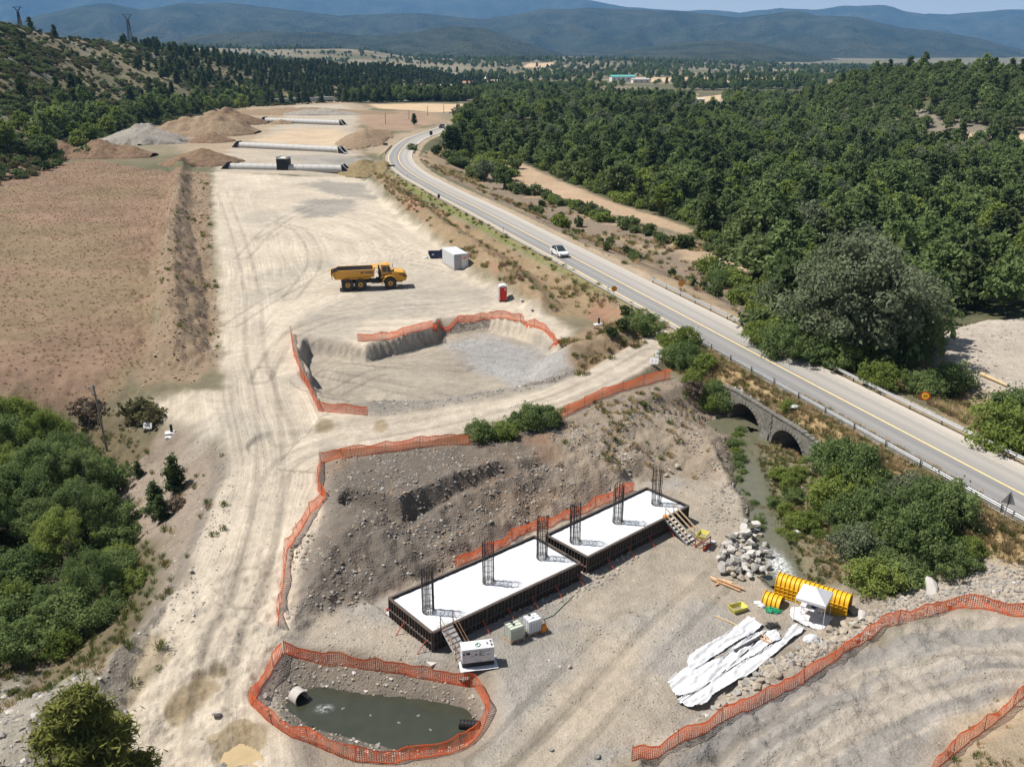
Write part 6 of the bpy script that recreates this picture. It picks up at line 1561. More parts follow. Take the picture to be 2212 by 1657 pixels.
# ------------------------------------------------------------------ dump truck
M_TY = mat('hauler yellow', (.60, .30, .035), .5, var=.12, nscale=2, dirt=(.34, .25, .15, .55))
M_TYRE = mat('tyre rubber', (.035, .034, .033), .85, var=.2, dirt=(.16, .14, .11, .5))
M_BODYIN = mat('worn steel body', (.10, .095, .09), .55, .3, var=.25, nscale=2, dirt=(.22, .18, .14, .4))
M_GLASS = mat('window glass', (.02, .028, .032), .08, spec=.6)
M_CHAS = mat('chassis', (.045, .04, .035), .7, var=.3, dirt=(.2, .16, .12, .5))
wa = at(752, 629, 0); wb = at(844.8, 624.5, 0); dv2 = wb - wa; rt = math.atan2(dv2[1], dv2[0])
t = thing('dump_truck', 'yellow articulated dump truck parked on the pale yard', 'dump truck', (wa[0], wa[1], H(wa[0], wa[1])), rt)
def wheel(x, side, par):
    y = side * 1.22 + 1.3
    m = MB()
    prof_ = [(.36, -.30), (.70, -.33), (.86, -.30), (.90, -.2), (.90, .2), (.86, .30), (.70, .33), (.36, .30)]
    n = 26; vs = []; fs = []
    for i in range(n):
        a = 2 * math.pi * i / n; rr_ = 1 + (.012 if i % 2 else -.012)
        for q, yy in prof_: vs.append((q * (rr_ if q > .85 else 1) * math.cos(a), yy, q * (rr_ if q > .85 else 1) * math.sin(a)))
    k = len(prof_)
    for i in range(n):
        for j in range(k - 1): fs.append((i * k + j, i * k + j + 1, ((i + 1) % n) * k + j + 1, ((i + 1) % n) * k + j))
    w_ = bpy.data.objects.new('wheel', None); COL.objects.link(w_); w_.parent = par; w_.location = (x, y, .90)
    m.add(vs, fs); m.build('tyre', M_TYRE, w_)
    m = MB(); o_ = .22 * side
    m.cyl((0, o_ - .06, 0), (0, o_ + .03, 0), .40, 20); m.cyl((0, o_ + .03 * side, 0), (0, o_ + .12 * side, 0), .22, 14); m.build('rim', M_TY, w_)
    for j in range(0): pass
    m = MB(); m.cyl((0, o_ - .02, 0), (0, o_ + .16 * side, 0), .12, 10); m.build('hub', M_CHAS, w_)
for x in (0, 1.86, 6.2):
    for sd in (-1, 1): wheel(x, sd, t)
YC = 1.3
m = MB(); m.box((1.6, YC - .45, 1.12), (4.6, .22, .4)); m.box((1.6, YC + .45, 1.12), (4.6, .22, .4)); m.box((4.2, YC, 1.05), (1.4, .7, .6)); m.box((6.4, YC, 1.05), (3.4, .95, .5))
for x in (0, 1.86, 6.2): m.cyl((x, YC - 1, .9), (x, YC + 1, .9), .17, 10)
m.cyl((4.45, YC, .7), (4.45, YC, 1.55), .28, 12); m.bar((3.4, YC - .5, 1.25), (5.1, YC - .4, 1.0), .14); m.bar((3.4, YC + .5, 1.25), (5.1, YC + .4, 1.0), .14); m.build('chassis', M_CHAS, t)
# body: side view profile, open top
def body_side(y, ysl):
    # x, z outline of a flank: rear lip to headboard
    return [(-2.25, 2.75, y), (-1.75, 1.72, y * .80), (1.3, 1.62, y * .72), (3.0, 1.62, y * .72), (3.75, 1.95, y * .8), (3.95, 3.1, y), (-1.35, 3.02, y)]
def flank(sg):
    o_ = [(x, YC + sg * yy, z) for x, z, yy in body_side(1.5, 0)]; i_ = [(x * .97 + .03, YC + sg * (yy - .09), z + (.06 if z < 2.2 else 0)) for x, z, yy in body_side(1.5, 0)]
    m = MB(); n = len(o_); f1 = tuple(range(n)); f2 = tuple(range(2 * n - 1, n - 1, -1))
    if sg > 0: f1, f2 = f1[::-1], f2[::-1]
    m.use(0); m.add(o_ + i_, [f1]); k = len(m.v) - 2 * n
    m.use(1); m.f.append(f2); m.m.append(1)
    for i in range(n): m.f.append((i, (i + 1) % n, n + (i + 1) % n, n + i)); m.m.append(0)
    m.use(0)
    m.box((1.3, YC + sg * 1.50, 3.03), (5.3, .16, .14)); m.box((-1.8, YC + sg * 1.46, 2.35), (.14, .1, .9)); m.box((1.4, YC + sg * 1.28, 1.78), (3.6, .18, .16)); m.box((3.75, YC + sg * 1.42, 2.5), (.14, .14, 1.1))
    m.build('body_side', [M_TY, M_BODYIN], t)
flank(-1); flank(1)
m = MB(); m.add([(-2.25, YC - 1.5, 2.72), (-2.25, YC + 1.5, 2.72), (-1.75, YC - 1.2, 1.74), (-1.75, YC + 1.2, 1.74), (1.3, YC - 1.08, 1.64), (1.3, YC + 1.08, 1.64), (3.0, YC - 1.08, 1.64), (3.0, YC + 1.08, 1.64), (3.78, YC - 1.2, 1.98), (3.78, YC + 1.2, 1.98)], [(0, 1, 3, 2), (2, 3, 5, 4), (4, 5, 7, 6), (6, 7, 9, 8)]); m.build('body_floor', M_BODYIN, t)
m = MB(); m.add([(3.78, YC - 1.2, 1.98), (3.78, YC + 1.2, 1.98), (3.95, YC + 1.5, 3.12), (3.95, YC - 1.5, 3.12), (3.88, YC - 1.2, 1.96), (3.88, YC + 1.2, 1.96), (4.06, YC + 1.5, 3.12), (4.06, YC - 1.5, 3.12)], [(0, 1, 2, 3), (7, 6, 5, 4), (0, 3, 7, 4), (1, 5, 6, 2), (3, 2, 6, 7)])
m.box((4.15, YC, 3.28), (.75, 2.7, .07)); m.box((3.98, YC, 3.2), (.08, 2.9, .3)); m.build('headboard', M_TY, t)
m = MB(); m.add([(-2.35, YC - 1.5, 2.85), (-2.35, YC + 1.5, 2.85), (-2.2, YC + 1.2, 1.75), (-2.2, YC - 1.2, 1.75), (-2.28, YC - 1.5, 2.85), (-2.28, YC + 1.5, 2.85), (-2.12, YC + 1.2, 1.75), (-2.12, YC - 1.2, 1.75)], [(0, 3, 2, 1), (4, 5, 6, 7), (0, 1, 5, 4), (1, 2, 6, 5), (2, 3, 7, 6), (3, 0, 4, 7)]); m.build('tailgate', M_TY, t)
m = MB(); m.bar((1.9, YC - .7, 1.1), (3.4, YC - .9, 1.8), .18); m.build('hoist_ram', M_CHAS, t)
# cab
m = MB(); m.add([(4.95, YC - .9, 1.45), (6.5, YC - .9, 1.45), (6.5, YC + .6, 1.45), (4.95, YC + .6, 1.45), (4.95, YC - .9, 3.45), (6.15, YC - .9, 3.45), (6.15, YC + .6, 3.45), (4.95, YC + .6, 3.45), (6.5, YC - .9, 2.45), (6.5, YC + .6, 2.45)], [(0, 3, 2, 1), (4, 5, 6, 7), (0, 1, 8, 5, 4), (1, 2, 9, 8), (8, 9, 6, 5), (2, 3, 7, 6, 9), (3, 0, 4, 7)]); m.build('cab', M_TY, t, bevel=.05)
m = MB(); m.box((5.55, YC - .15, 3.52), (1.42, 1.68, .14)); m.build('cab_roof', M_TY, t, bevel=.05)
for nm, pts in (('side_window', [(5.15, 2.5), (5.75, 2.5), (5.75, 3.3), (5.15, 3.3)]), ('side_window', [(5.85, 2.45), (6.42, 2.45), (6.12, 3.3), (5.85, 3.3)])):
    m = MB(); m.add([(x, YC - .91, z) for x, z in pts] + [(x, YC - .93, z) for x, z in pts], [(4, 5, 6, 7), (0, 1, 5, 4), (1, 2, 6, 5), (2, 3, 7, 6), (3, 0, 4, 7)]); m.build(nm, M_GLASS, t)
m = MB(); m.add([(6.52, YC - .8, 2.5), (6.52, YC + .5, 2.5), (6.19, YC + .5, 3.4), (6.19, YC - .8, 3.4)], [(0, 1, 2, 3)]); m.build('windscreen', M_GLASS, t)
m = MB(); m.box((5.5, YC - .925, 2.1), (1.05, .02, .1)); m.build('door_handle', M_CHAS, t)
# hood and front fenders
m = MB(); pr = [(6.45, 2.45), (6.9, 2.58), (8.25, 2.42), (8.62, 2.05), (8.72, 1.65), (8.45, 1.12), (7.2, 1.12), (6.5, 1.6)]
m.prism(pr, YC - 1.25, YC + 1.25); m.build('hood', M_TY, t, bevel=.06)
for sg in (-1, 1):
    m = MB(); nn_ = 9
    arc = [(6.2 + 1.22 * math.cos(a), .95 + 1.18 * math.sin(a)) for a in np.linspace(math.pi * .97, math.pi * .05, nn_)]; inn = [(6.2 + 1.06 * math.cos(a), .95 + 1.02 * math.sin(a)) for a in np.linspace(math.pi * .97, math.pi * .05, nn_)]
    y0, y1 = YC + sg * .95, YC + sg * 1.6
    V_ = [(x, y0, z) for x, z in arc] + [(x, y1, z) for x, z in arc] + [(x, y0, z) for x, z in inn] + [(x, y1, z) for x, z in inn]
    F_ = []
    for i in range(nn_ - 1): F_ += [(i, i + 1, nn_ + i + 1, nn_ + i), (2 * nn_ + i, 3 * nn_ + i, 3 * nn_ + i + 1, 2 * nn_ + i + 1), (nn_ + i, nn_ + i + 1, 3 * nn_ + i + 1, 3 * nn_ + i)]
    m.add(V_, F_); m.build('fender', M_TY, t)
    m = MB(); m.box((8.0, YC + sg * 1.262, 2.12), (.95, .02, .16)); m.box((8.3, YC + sg * 1.262, 1.85), (.5, .02, .22)); m.build('hood_grille', M_BLACK, t)
    m = MB(); m.cyl((8.62, YC + sg * .9, 1.75), (8.73, YC + sg * .9, 1.72), .13, 10); m.build('headlight', M_WPAINT, t)
    m = MB(); m.bar((6.55, YC + sg * 1.0, 2.6), (6.75, YC + sg * 1.25, 2.75), .04); m.box((6.78, YC + sg * 1.28, 2.95), (.06, .2, .5)); m.build('mirror', M_BLACK, t)
m = MB(); m.box((4.75, YC - .1, 2.15), (.28, 1.4, 1.25)); m.bar((4.5, YC - .85, 2.3), (4.9, YC - .85, 1.3), .09); m.bar((4.3, YC - .8, 2.7), (4.75, YC - .8, 2.1), .09); m.box((4.7, YC + .7, 2.5), (.25, .25, 1.4)); m.build('engine_frame', M_BLACK, t)
for k in range(3): m = MB(); m.box((5.05, YC - 1.1, .75 + .32 * k), (.4, .3, .05)); m.build('step', M_CHAS, t)
m = MB(); m.cyl((5.9, YC - .2, 3.58), (5.9, YC - .2, 3.74), .07, 8); m.build('beacon', M_ORANGE, t)
for x0, x1 in ((2.65, 3.65), (1.95, 2.4)): m = MB(); m.box(((x0 + x1) / 2, YC - 1.435, 2.68), (x1 - x0, .02, .27)); m.build('name_plate', M_BLACK, t)
M_LET = mat('pale lettering', (.62, .62, .60), .5)
text_part('VOLVO', .25, M_LET, t, (3.15, YC - 1.449, 2.68), (math.pi / 2, 0, 0)); text_part('A40', .2, M_LET, t, (2.17, YC - 1.449, 2.68), (math.pi / 2, 0, 0))
# ------------------------------------------------------------------ site hut, skip, toilet
k2 = .05216
def C2(cx, cy): return (1600 * .57604 + cx * k2, 900 * .57604 + cy * k2)
b0 = at(*C2(1155, 1270), 0); b1 = at(*C2(1715, 1225), 0); dd_ = (b1 - b0)[:2]; wdt = np.linalg.norm(dd_); rz = math.atan2(dd_[1], dd_[0]) + .06
t = thing('site_container', 'pale grey site container at the foot of the road bank', 'container', (b0[0], b0[1], H(b0[0], b0[1] + 2) + .02), rz)
M_CG = mat('container grey', (.66, .67, .68), .5, var=.05, dirt=(.42, .39, .35, .3)); M_CGD = mat('container frame grey', (.34, .35, .36), .5)
Wc, Lc, Hc = 2.4, 5.9, 2.55
m = MB(); m.box((Wc / 2, Lc / 2, Hc / 2 + .08), (Wc - .06, Lc - .06, Hc - .1)); m.build('shell', M_CG, t)
for x in (.04, Wc - .04):
    for y in (.04, Lc - .04): m = MB(); m.box((x, y, Hc / 2), (.1, .1, Hc)); m.build('corner_post', M_CGD, t)
for k in range(19):
    for x in (.0, Wc): m = MB(); m.box((x, .3 + k * (Lc - .6) / 18, Hc / 2 + .05), (.05, .14, Hc - .3)); m.build('wall_rib', M_CG, t)
for k in range(12): m = MB(); m.box((Wc / 2, .25 + k * (Lc - .5) / 11, Hc + .045), (Wc - .1, .16, .03)); m.build('roof_rib', M_CG, t)
m = MB(); m.box((Wc / 2, -.01, Hc - .08), (Wc, .08, .15)); m.box((Wc / 2, -.01, .09), (Wc, .08, .14)); m.build('end_rail', M_CGD, t)
for x0, x1 in ((.12, 1.18), (1.22, 2.28)):
    m = MB(); m.box(((x0 + x1) / 2, -.01, Hc / 2), (x1 - x0, .05, Hc - .35)); d = m.build('door', M_CGD if x0 < 1 else M_CG, t, bevel=.01)
    m = MB(); m.cyl((x1 - .18, -.05, .3), (x1 - .18, -.05, Hc - .3), .02, 6); m.build('lock_bar', M_STEEL, d)
M_PINK = mat('faded safety poster', (.70, .42, .42), .8, var=.5, nscale=5); m = MB(); m.box((1.68, -.045, 1.95), (.85, .012, .52)); m.build('poster', M_PINK, t)
m = MB(); m.box((1.72, -.053, 1.85), (.3, .006, .15)); m.build('poster_print', M_RED, t); m = MB(); m.box((1.0, -.045, 1.98), (.32, .012, .42)); m.build('poster', mat('grey poster', (.42, .42, .43), .8, var=.4, nscale=8), t)
m = MB(); m.cyl((Wc + .02, .3, 1.9), (Wc + .22, .3, 1.9), .12, 10); m.build('lamp', M_WPAINT, t)
# open blue skip behind it
p = at(*C2(440, 770), 0)
t = thing('skip', 'dark blue open skip behind the site container', 'skip', (p[0], p[1] + .6, H(p[0], p[1])), .08)
M_NAVY = mat('navy blue paint', (.012, .022, .085), .5, var=.25, dirt=(.2, .17, .13, .3))
pr = [(-1.55, .95), (-1.2, .05), (1.6, .05), (1.75, .95)]
for sy in (-.85, .85): m = MB(); m.prism(pr, sy - .03, sy + .03); m.build('side_wall', M_NAVY, t)
m = MB(); m.box((.2, 0, .08), (2.7, 1.7, .05)); m.add([(-1.55, -.85, .95), (-1.55, .85, .95), (-1.2, .85, .05), (-1.2, -.85, .05)], [(0, 1, 2, 3)]); m.add([(1.75, -.85, .95), (1.75, .85, .95), (1.6, .85, .05), (1.6, -.85, .05)], [(0, 3, 2, 1)]); m.build('floor_pan', M_NAVY, t)
m = MB(); m.box((.1, -.87, .97), (3.3, .08, .08)); m.box((.1, .87, .97), (3.3, .08, .08)); m.build('rim', M_NAVY, t); m = MB(); m.box((-.75, -.885, .7), (.35, .01, .2)); m.build('label_plate', M_WPAINT, t)
lump('rubble_heap', 'pale rubble filling the blue skip', 'rubble', (p[0] + .2, p[1] + .6, 0), (2.9, 1.5, 1.9), M_LEAN, 9, .6)
lump('white_sack', 'white sack on the ground at the left end of the blue skip', 'sack', (p[0] - 2.0, p[1] + .1, 0), (.9, .6, .7), M_TARP, 41, .7)
m = MB(); m.box((0, 0, .55), (1.5, .5, 1.0)); m.box((0, 0, 1.1), (1.6, .08, .1)); o = m.build('pallet_stack', mat('dark pallet', (.08, .06, .045), .9), bevel=.02); o.location = (p[0] + 1.1, p[1] + 2.3, H(p[0] + 1.1, p[1] + 2.3)); tag(o, 'dark stack of boards behind the blue skip', 'board stack')
p = at(1086, 654, 0)
t = thing('portable_toilet', 'red and white portable toilet at the edge of the yard', 'portable toilet', (p[0], p[1] + .55, H(p[0], p[1] + .5)), .12)
M_TRED = mat('toilet red', (.50, .022, .012), .45, var=.08); M_TGR = mat('toilet grey', (.46, .47, .49), .5, var=.06)
m = MB(); m.box((0, 0, .08), (1.12, 1.12, .14)); m.build('base', M_DSTEEL, t); m = MB(); m.box((0, 0, 1.12), (1.06, 1.04, 1.98)); m.build('cabin', M_TGR, t, bevel=.03)
m = MB(); m.box((.02, -.54, 1.08), (.92, .05, 1.86)); d = m.build('door', M_TRED, t, bevel=.02); m = MB(); m.cyl((.28, -.57, 1.72), (.28, -.585, 1.72), .14, 12); m.build('door_emblem', mat('pale emblem', (.70, .45, .48), .6), d); m = MB(); m.box((-.34, -.58, 1.05), (.05, .03, .16)); m.build('handle', M_DSTEEL, d)
m = MB(); pr = [(-.57, 2.08), (.57, 2.08), (.5, 2.22), (.2, 2.32), (-.2, 2.32), (-.5, 2.22)]; m.prism(pr, -.57, .57); m.build('roof', M_WPAINT, t, bevel=.03)
for k in range(5): m = MB(); m.box((-.42 + k * .21, -.575, 2.13), (.1, .03, .12)); m.build('roof_louver', M_WPAINT, t)
for sx in (-1, 1):
    for k in range(4): m = MB(); m.box((sx * .54, -.36 + k * .24, 1.1), (.03, .09, 1.7)); m.build('wall_rib', M_TGR, t)

# ------------------------------------------------------------------ cars
def car(label, x, y, z, rz, paint, roofm, name='car', Lc=4.35, hc=1.5):
    t = thing(name, label, 'car', (x, y, z), rz)
    S = Lc / 4.35
    pr = [(-2.15, .55), (-2.12, .80), (-1.9, .98), (-.9, 1.02), (.6, .97), (1.6, .86), (2.05, .70), (2.18, .48), (2.1, .25), (-2.08, .25)]
    m = MB(); n = len(pr); w0 = .90
    vs = [(px_ * S, -w0 * (.93 if abs(px_) > 1.95 else 1), pz) for px_, pz in pr] + [(px_ * S, w0 * (.93 if abs(px_) > 1.95 else 1), pz) for px_, pz in pr]
    m.add(vs, [(i, (i + 1) % n, n + (i + 1) % n, n + i) for i in range(n)] + [tuple(range(n))[::-1], tuple(range(n, 2 * n))]); m.build('body', paint, t, bevel=.07)
    g = [(-1.95, .97), (-1.35, hc - .12), (-.5, hc), (.15, hc - .02), (1.15, .93)]; n = len(g)
    wv = [.80, .68, .63, .64, .78]
    m = MB(); vs = [(a * S, -wv[i], b) for i, (a, b) in enumerate(g)] + [(a * S, wv[i], b) for i, (a, b) in enumerate(g)]
    m.add(vs, [tuple(range(n))[::-1], tuple(range(n, 2 * n))] + [(i, i + 1, n + i + 1, n + i) for i in range(n - 1)]); m.build('windows', M_GLASS, t)
    m = MB(); m.add([(-1.3 * S, -.66, hc - .10), (.12 * S, -.64, hc), (.12 * S, .64, hc), (-1.3 * S, .66, hc - .10), (-1.3 * S, -.66, hc - .05), (-.5 * S, -.62, hc + .035), (.12 * S, -.62, hc + .02), (.12 * S, .62, hc + .02), (-.5 * S, .62, hc + .035), (-1.3 * S, .66, hc - .05)], [(4, 5, 6, 7, 8, 9), (0, 1, 6, 5, 4), (2, 3, 9, 8, 7), (1, 2, 7, 6), (3, 0, 4, 9)]); m.build('roof', roofm, t)
    for sy in (-1, 1):
        m = MB(); m.bar((.12 * S, sy * .65, hc), (1.15 * S, sy * .79, .94), .06); m.bar((-.35 * S, sy * .65, hc), (-.4 * S, sy * .83, 1.0), .08); m.bar((-1.35 * S, sy * .68, hc - .1), (-1.95 * S, sy * .8, .98), .09); m.build('pillar', paint, t)
        m = MB(); m.box((.75 * S, sy * .97, .98), (.16, .14, .11)); m.build('mirror', paint, t, bevel=.02)
        m = MB(); m.box((2.02 * S, sy * .66, .66), (.22, .34, .12)); m.build('headlight', M_STEEL, t, bevel=.03)
        for xx in (-1.3, 1.32):
            w_ = bpy.data.objects.new('wheel', None); COL.objects.link(w_); w_.parent = t; w_.location = (xx * S, sy * .80, .32)
            m = MB(); m.cyl((0, -.11, 0), (0, .11, 0), .32, 18); m.build('tyre', M_TYRE, w_, bevel=.03); m = MB(); m.cyl((0, sy * .09, 0), (0, sy * .125, 0), .20, 12); m.build('rim', M_STEEL, w_)
    m = MB(); m.box((2.16 * S, 0, .42), (.06, 1.2, .16)); m.build('grille', M_BLACK, t)
    return t
P_WHITE = mat('white car paint', (.66, .66, .66), .25, var=.01, coat=.6); P_BLACK = mat('black car paint', (.015, .016, .018), .2, var=.02, coat=.6)
par = par_of(*at(1208, 552, ROADZ)[:2]); q, d = road_pt(par, -1.55, ROADZ - .02); car('white hatchback with a black roof driving towards the camera', q[0], q[1], q[2], math.atan2(d[1], d[0]), P_WHITE, P_BLACK, 'hatchback')
par = par_of(*at(975, 277, ROADZ)[:2]); q, d = road_pt(par, -.9, ROADZ - .02); car('dark car coming out of the far bend', q[0], q[1], q[2], math.atan2(d[1], d[0]), P_BLACK, P_BLACK, 'car')

# ------------------------------------------------------------------ road signs, guardrails, posts
M_SRED = mat('sign red', (.42, .02, .012), .5, var=.1); M_SYEL = mat('sign yellow', (.78, .40, .02), .5, var=.05)
def speed_sign(px, py, label, hgt=1.9, rad=.42, txt='60', zb=None):
    p = hit(px, py) if zb is None else at(px, py, zb); rz = math.atan2(p[0], p[1]) * -1
    t = thing('speed_sign', label, 'road sign', tuple(p - [0, 0, .05]), rz, 'yellow roadworks speed signs')
    m = MB(); m.box((0, .04, hgt / 2 + .2), (.06, .04, hgt + .4)); m.build('post', M_STEEL, t)
    m = MB(); m.cyl((0, .01, hgt), (0, -.01, hgt), rad, 28); m.build('red_rim', M_SRED, t); m = MB(); m.cyl((0, -.005, hgt), (0, -.018, hgt), rad * .76, 28); m.build('yellow_face', M_SYEL, t)
    text_part(txt, rad * .85, M_BLACK, t, (0, -.024, hgt), (math.pi / 2, 0, 0)); return t
speed_sign(1326, 641, 'round yellow and red speed sign on the left verge of the road', 1.15, .38)
speed_sign(1470, 634, 'round yellow and red speed sign behind the start of the right guardrail', 1.45, .40)
speed_sign(1993, 892, 'nearest speed sign, behind the right guardrail by the gravel heap', 1.75, .42)
p = at(2165, 1133, .9); t = thing('warning_sign', 'grey back of a triangular warning sign at the right edge', 'road sign', (p[0], p[1], H(p[0], p[1]) - .1), -.35)
m = MB(); m.bar((0, 0, 0), (.12, 0, 2.35), .06); m.build('post', M_STEEL, t); m = MB(); m.add([(-.42, -.04, 1.42), (.55, -.04, 1.36), (.13, -.04, 2.42), (-.42, -.06, 1.42), (.55, -.06, 1.36), (.13, -.06, 2.42)], [(0, 1, 2), (5, 4, 3), (0, 3, 4, 1), (1, 4, 5, 2), (2, 5, 3, 0)]); m.build('sign_plate', mat('bare sign back', (.30, .29, .28), .5), t); m = MB(); m.box((.08, -.075, 1.75), (.09, .03, .85)); m.build('bracket', M_DSTEEL, t)
for px_, py, wd, hg, zt, lb in ((948, 434, .55, .8, 1.35, 'small dark sign back on the left verge of the road'), (931.5, 303, 1.1, 1.5, 3.2, 'dark rectangular sign back on a tall post at the far bend'), (845, 365, 2.2, .45, 1.0, 'long dark chevron board on the outside of the bend'), (833, 318, 1.6, .8, 1.3, 'blue grey board at the culvert left of the bend')):
    p = hit(px_, py); t = thing('road_sign', lb, 'road sign', tuple(p), -math.atan2(p[0], p[1]))
    for sx in ([0] if wd < 1 else [-.3 * wd, .3 * wd] if wd > 1.3 else [0]): m = MB(); m.box((sx, .03, zt / 2), (.08, .06, zt)); m.build('post', M_STEEL, t)
    m = MB(); m.box((0, -.02, zt - hg / 2 + .05), (wd, .04, hg)); m.build('sign_plate', mat('dark sign back', (.05, .052, .055), .6), t)
def rail(label, par0, par1, s, skirt, turn=None, skip_post=()):
    """W-beam guardrail along the road"""
    q0, d0 = road_pt(par0, s); t = thing('guardrail', label, 'guardrail', (q0[0], q0[1], ROADZ - .15))
    face = 1 if s < 0 else -1
    n = max(3, int((par1 - par0) / 1.0)); ctrl = []
    for i in range(n + 1):
        q, d = road_pt(par0 + (par1 - par0) * i / n, s); nn = np.array([-d[1], d[0]]); ctrl.append((q[:2] - q0[:2], nn, 0))
    if turn is not None: ctrl = turn(q0, ctrl)
    W_ = [(.0, .75), (.045, .72), (.045, .655), (.0, .60), (.045, .545), (.045, .48), (.0, .45)]
    def sweep(pr, off):
        m = MB(); k = len(pr); vs = [(c[0] + nn[0] * (off + face * a), c[1] + nn[1] * (off + face * a), z + zo) for c, nn, zo in ctrl for a, z in pr]
        fs = [(i * k + j, i * k + j + 1, (i + 1) * k + j + 1, (i + 1) * k + j) for i in range(len(ctrl) - 1) for j in range(k - 1)]; m.add(vs, fs); return m
    o = sweep(W_, .1 * face).build('beam', M_STEEL, t); o.modifiers.new('sheet thickness', 'SOLIDIFY').thickness = .006
    if skirt: o = sweep([(.01, .42), (.03, .30), (.01, .20)], .08 * face).build('lower_rail', M_STEEL, t); o.modifiers.new('sheet thickness', 'SOLIDIFY').thickness = .006
    pm = None; acc = 0
    L = np.concatenate([[0], np.cumsum([np.linalg.norm(ctrl[i + 1][0] - ctrl[i][0]) for i in range(len(ctrl) - 1)])])
    for u in np.arange(.3, L[-1], 4.0):
        i = min(int(np.searchsorted(L, u)), len(ctrl) - 1); c, nn, zo = ctrl[i]
        if pm is None: m = MB(); m.box((0, 0, .05), (.10, .06, 1.5)); o = m.build('post', mat('post steel', (.14, .145, .15), .5, .5), t); pm = o.data
        else: o = bpy.data.objects.new('post', pm); COL.objects.link(o); o.parent = t
        o.location = (c[0], c[1], 0); o.rotation_euler = (0, 0, math.atan2(nn[1], nn[0]))
    return t
pr0 = par_of(*at(1402, 606, ROADZ)[:2]); rail('long guardrail along the right side of the road', pr0, PAR_B, 4.55, False)
pl0 = par_of(*at(1518, 744, ROADZ)[:2])
def turn_end(q0, ctrl):
    e = at(1470, 741, ROADZ)[:2] - q0[:2]; st = ctrl[0][0]; d = (st - e) / np.linalg.norm(st - e); nn = np.array([-d[1], d[0]])
    return [(e, nn, 0), (e * .5 + st * .5, nn, 0)] + ctrl
rail('guardrail along the left side of the road above the stone arches', pl0, PAR_B, -3.95, True, turn_end)
for lb, a, b, s in (('dark parapet rail on the left of the far bend', (846, 318), (832, 334), None), ('short rail inside the far bend', (897, 322), (893, 333), None)):
    pa, pb = at(*a, 1.3), at(*b, 1.3); t = thing('guardrail', lb, 'guardrail', (pa[0], pa[1], 1.2)); m = MB(); v_ = pb - pa; m.bar((0, 0, .6), (v_[0], v_[1], .6), .06, .5); m.build('beam', M_DSTEEL, t)
    for f in (0.05, .35, .65, .95): m = MB(); m.box((v_[0] * f, v_[1] * f, .2), (.12, .12, 1.0)); m.build('post', M_DSTEEL, t)
def delineator(px_, py, label, grp='roadside delineator posts'):
    p = hit(px_, py); t = thing('delineator_post', label, 'post', tuple(p), 0, grp); m = MB(); m.box((0, 0, .5), (.11, .09, 1.0)); m.build('post_body', M_WPAINT, t); m = MB(); m.box((0, 0, .86), (.116, .096, .16)); m.build('reflector', M_BLACK, t)
for i, (x, y, lb) in enumerate(((1313, 634, 'thin white post beside the left speed sign'), (1087, 503, 'white post on the left verge halfway to the bend'), (881, 386, 'white post on the left verge at the bend'), (1186, 492, 'white post on the right verge above the white car'))): delineator(x, y, lb)

# ------------------------------------------------------------------ stone culvert under the road
M_STONE = mat('old grey masonry', (.165, .155, .135), .95, var=.35, nscale=3.5, dirt=(.10, .09, .07, .6), bump=.5)
q0, d0 = road_pt((BARRELS[0][0] + BARRELS[1][0]) / 2, HWS); tx = d0; tn = np.array([-d0[1], d0[0]])
t = thing('culvert_headwall', 'old stone headwall with two round arches under the road', 'bridge', (q0[0], q0[1], 0), math.atan2(d0[1], d0[0]))
pc0 = (BARRELS[0][0] + BARRELS[1][0]) / 2; zs = WATZ + .05; top = .22
def arch_z(x):
    for c, hw in BARRELS:
        e = (x - (c - pc0)) / hw
        if abs(e) < 1: return zs + math.sqrt(1 - e * e) * min(hw * .86, 2.12)
    return WATZ - .9
xs = sorted(set(list(np.arange(-8.2, 8.3, .2)) + [c - pc0 + sg * hw * .999 for c, hw in BARRELS for sg in (-1, 1)] + [c - pc0 + sg * hw * 1.001 for c, hw in BARRELS for sg in (-1, 1)]))
m = MB(); yf, yb = -.38, .08
for i in range(len(xs) - 1):
    a, b = xs[i], xs[i + 1]; za, zb = arch_z(a), arch_z(b); ta = top - .10 * max(0, abs(a) - 5.5); tb_ = top - .10 * max(0, abs(b) - 5.5)
    m.add([(a, yf, za), (b, yf, zb), (b, yf, tb_), (a, yf, ta), (a, yb, za), (b, yb, zb), (b, yb, tb_), (a, yb, ta)], [(0, 1, 2, 3), (7, 6, 5, 4), (3, 2, 6, 7), (1, 0, 4, 5)])
m.build('spandrel_wall', M_STONE, t)
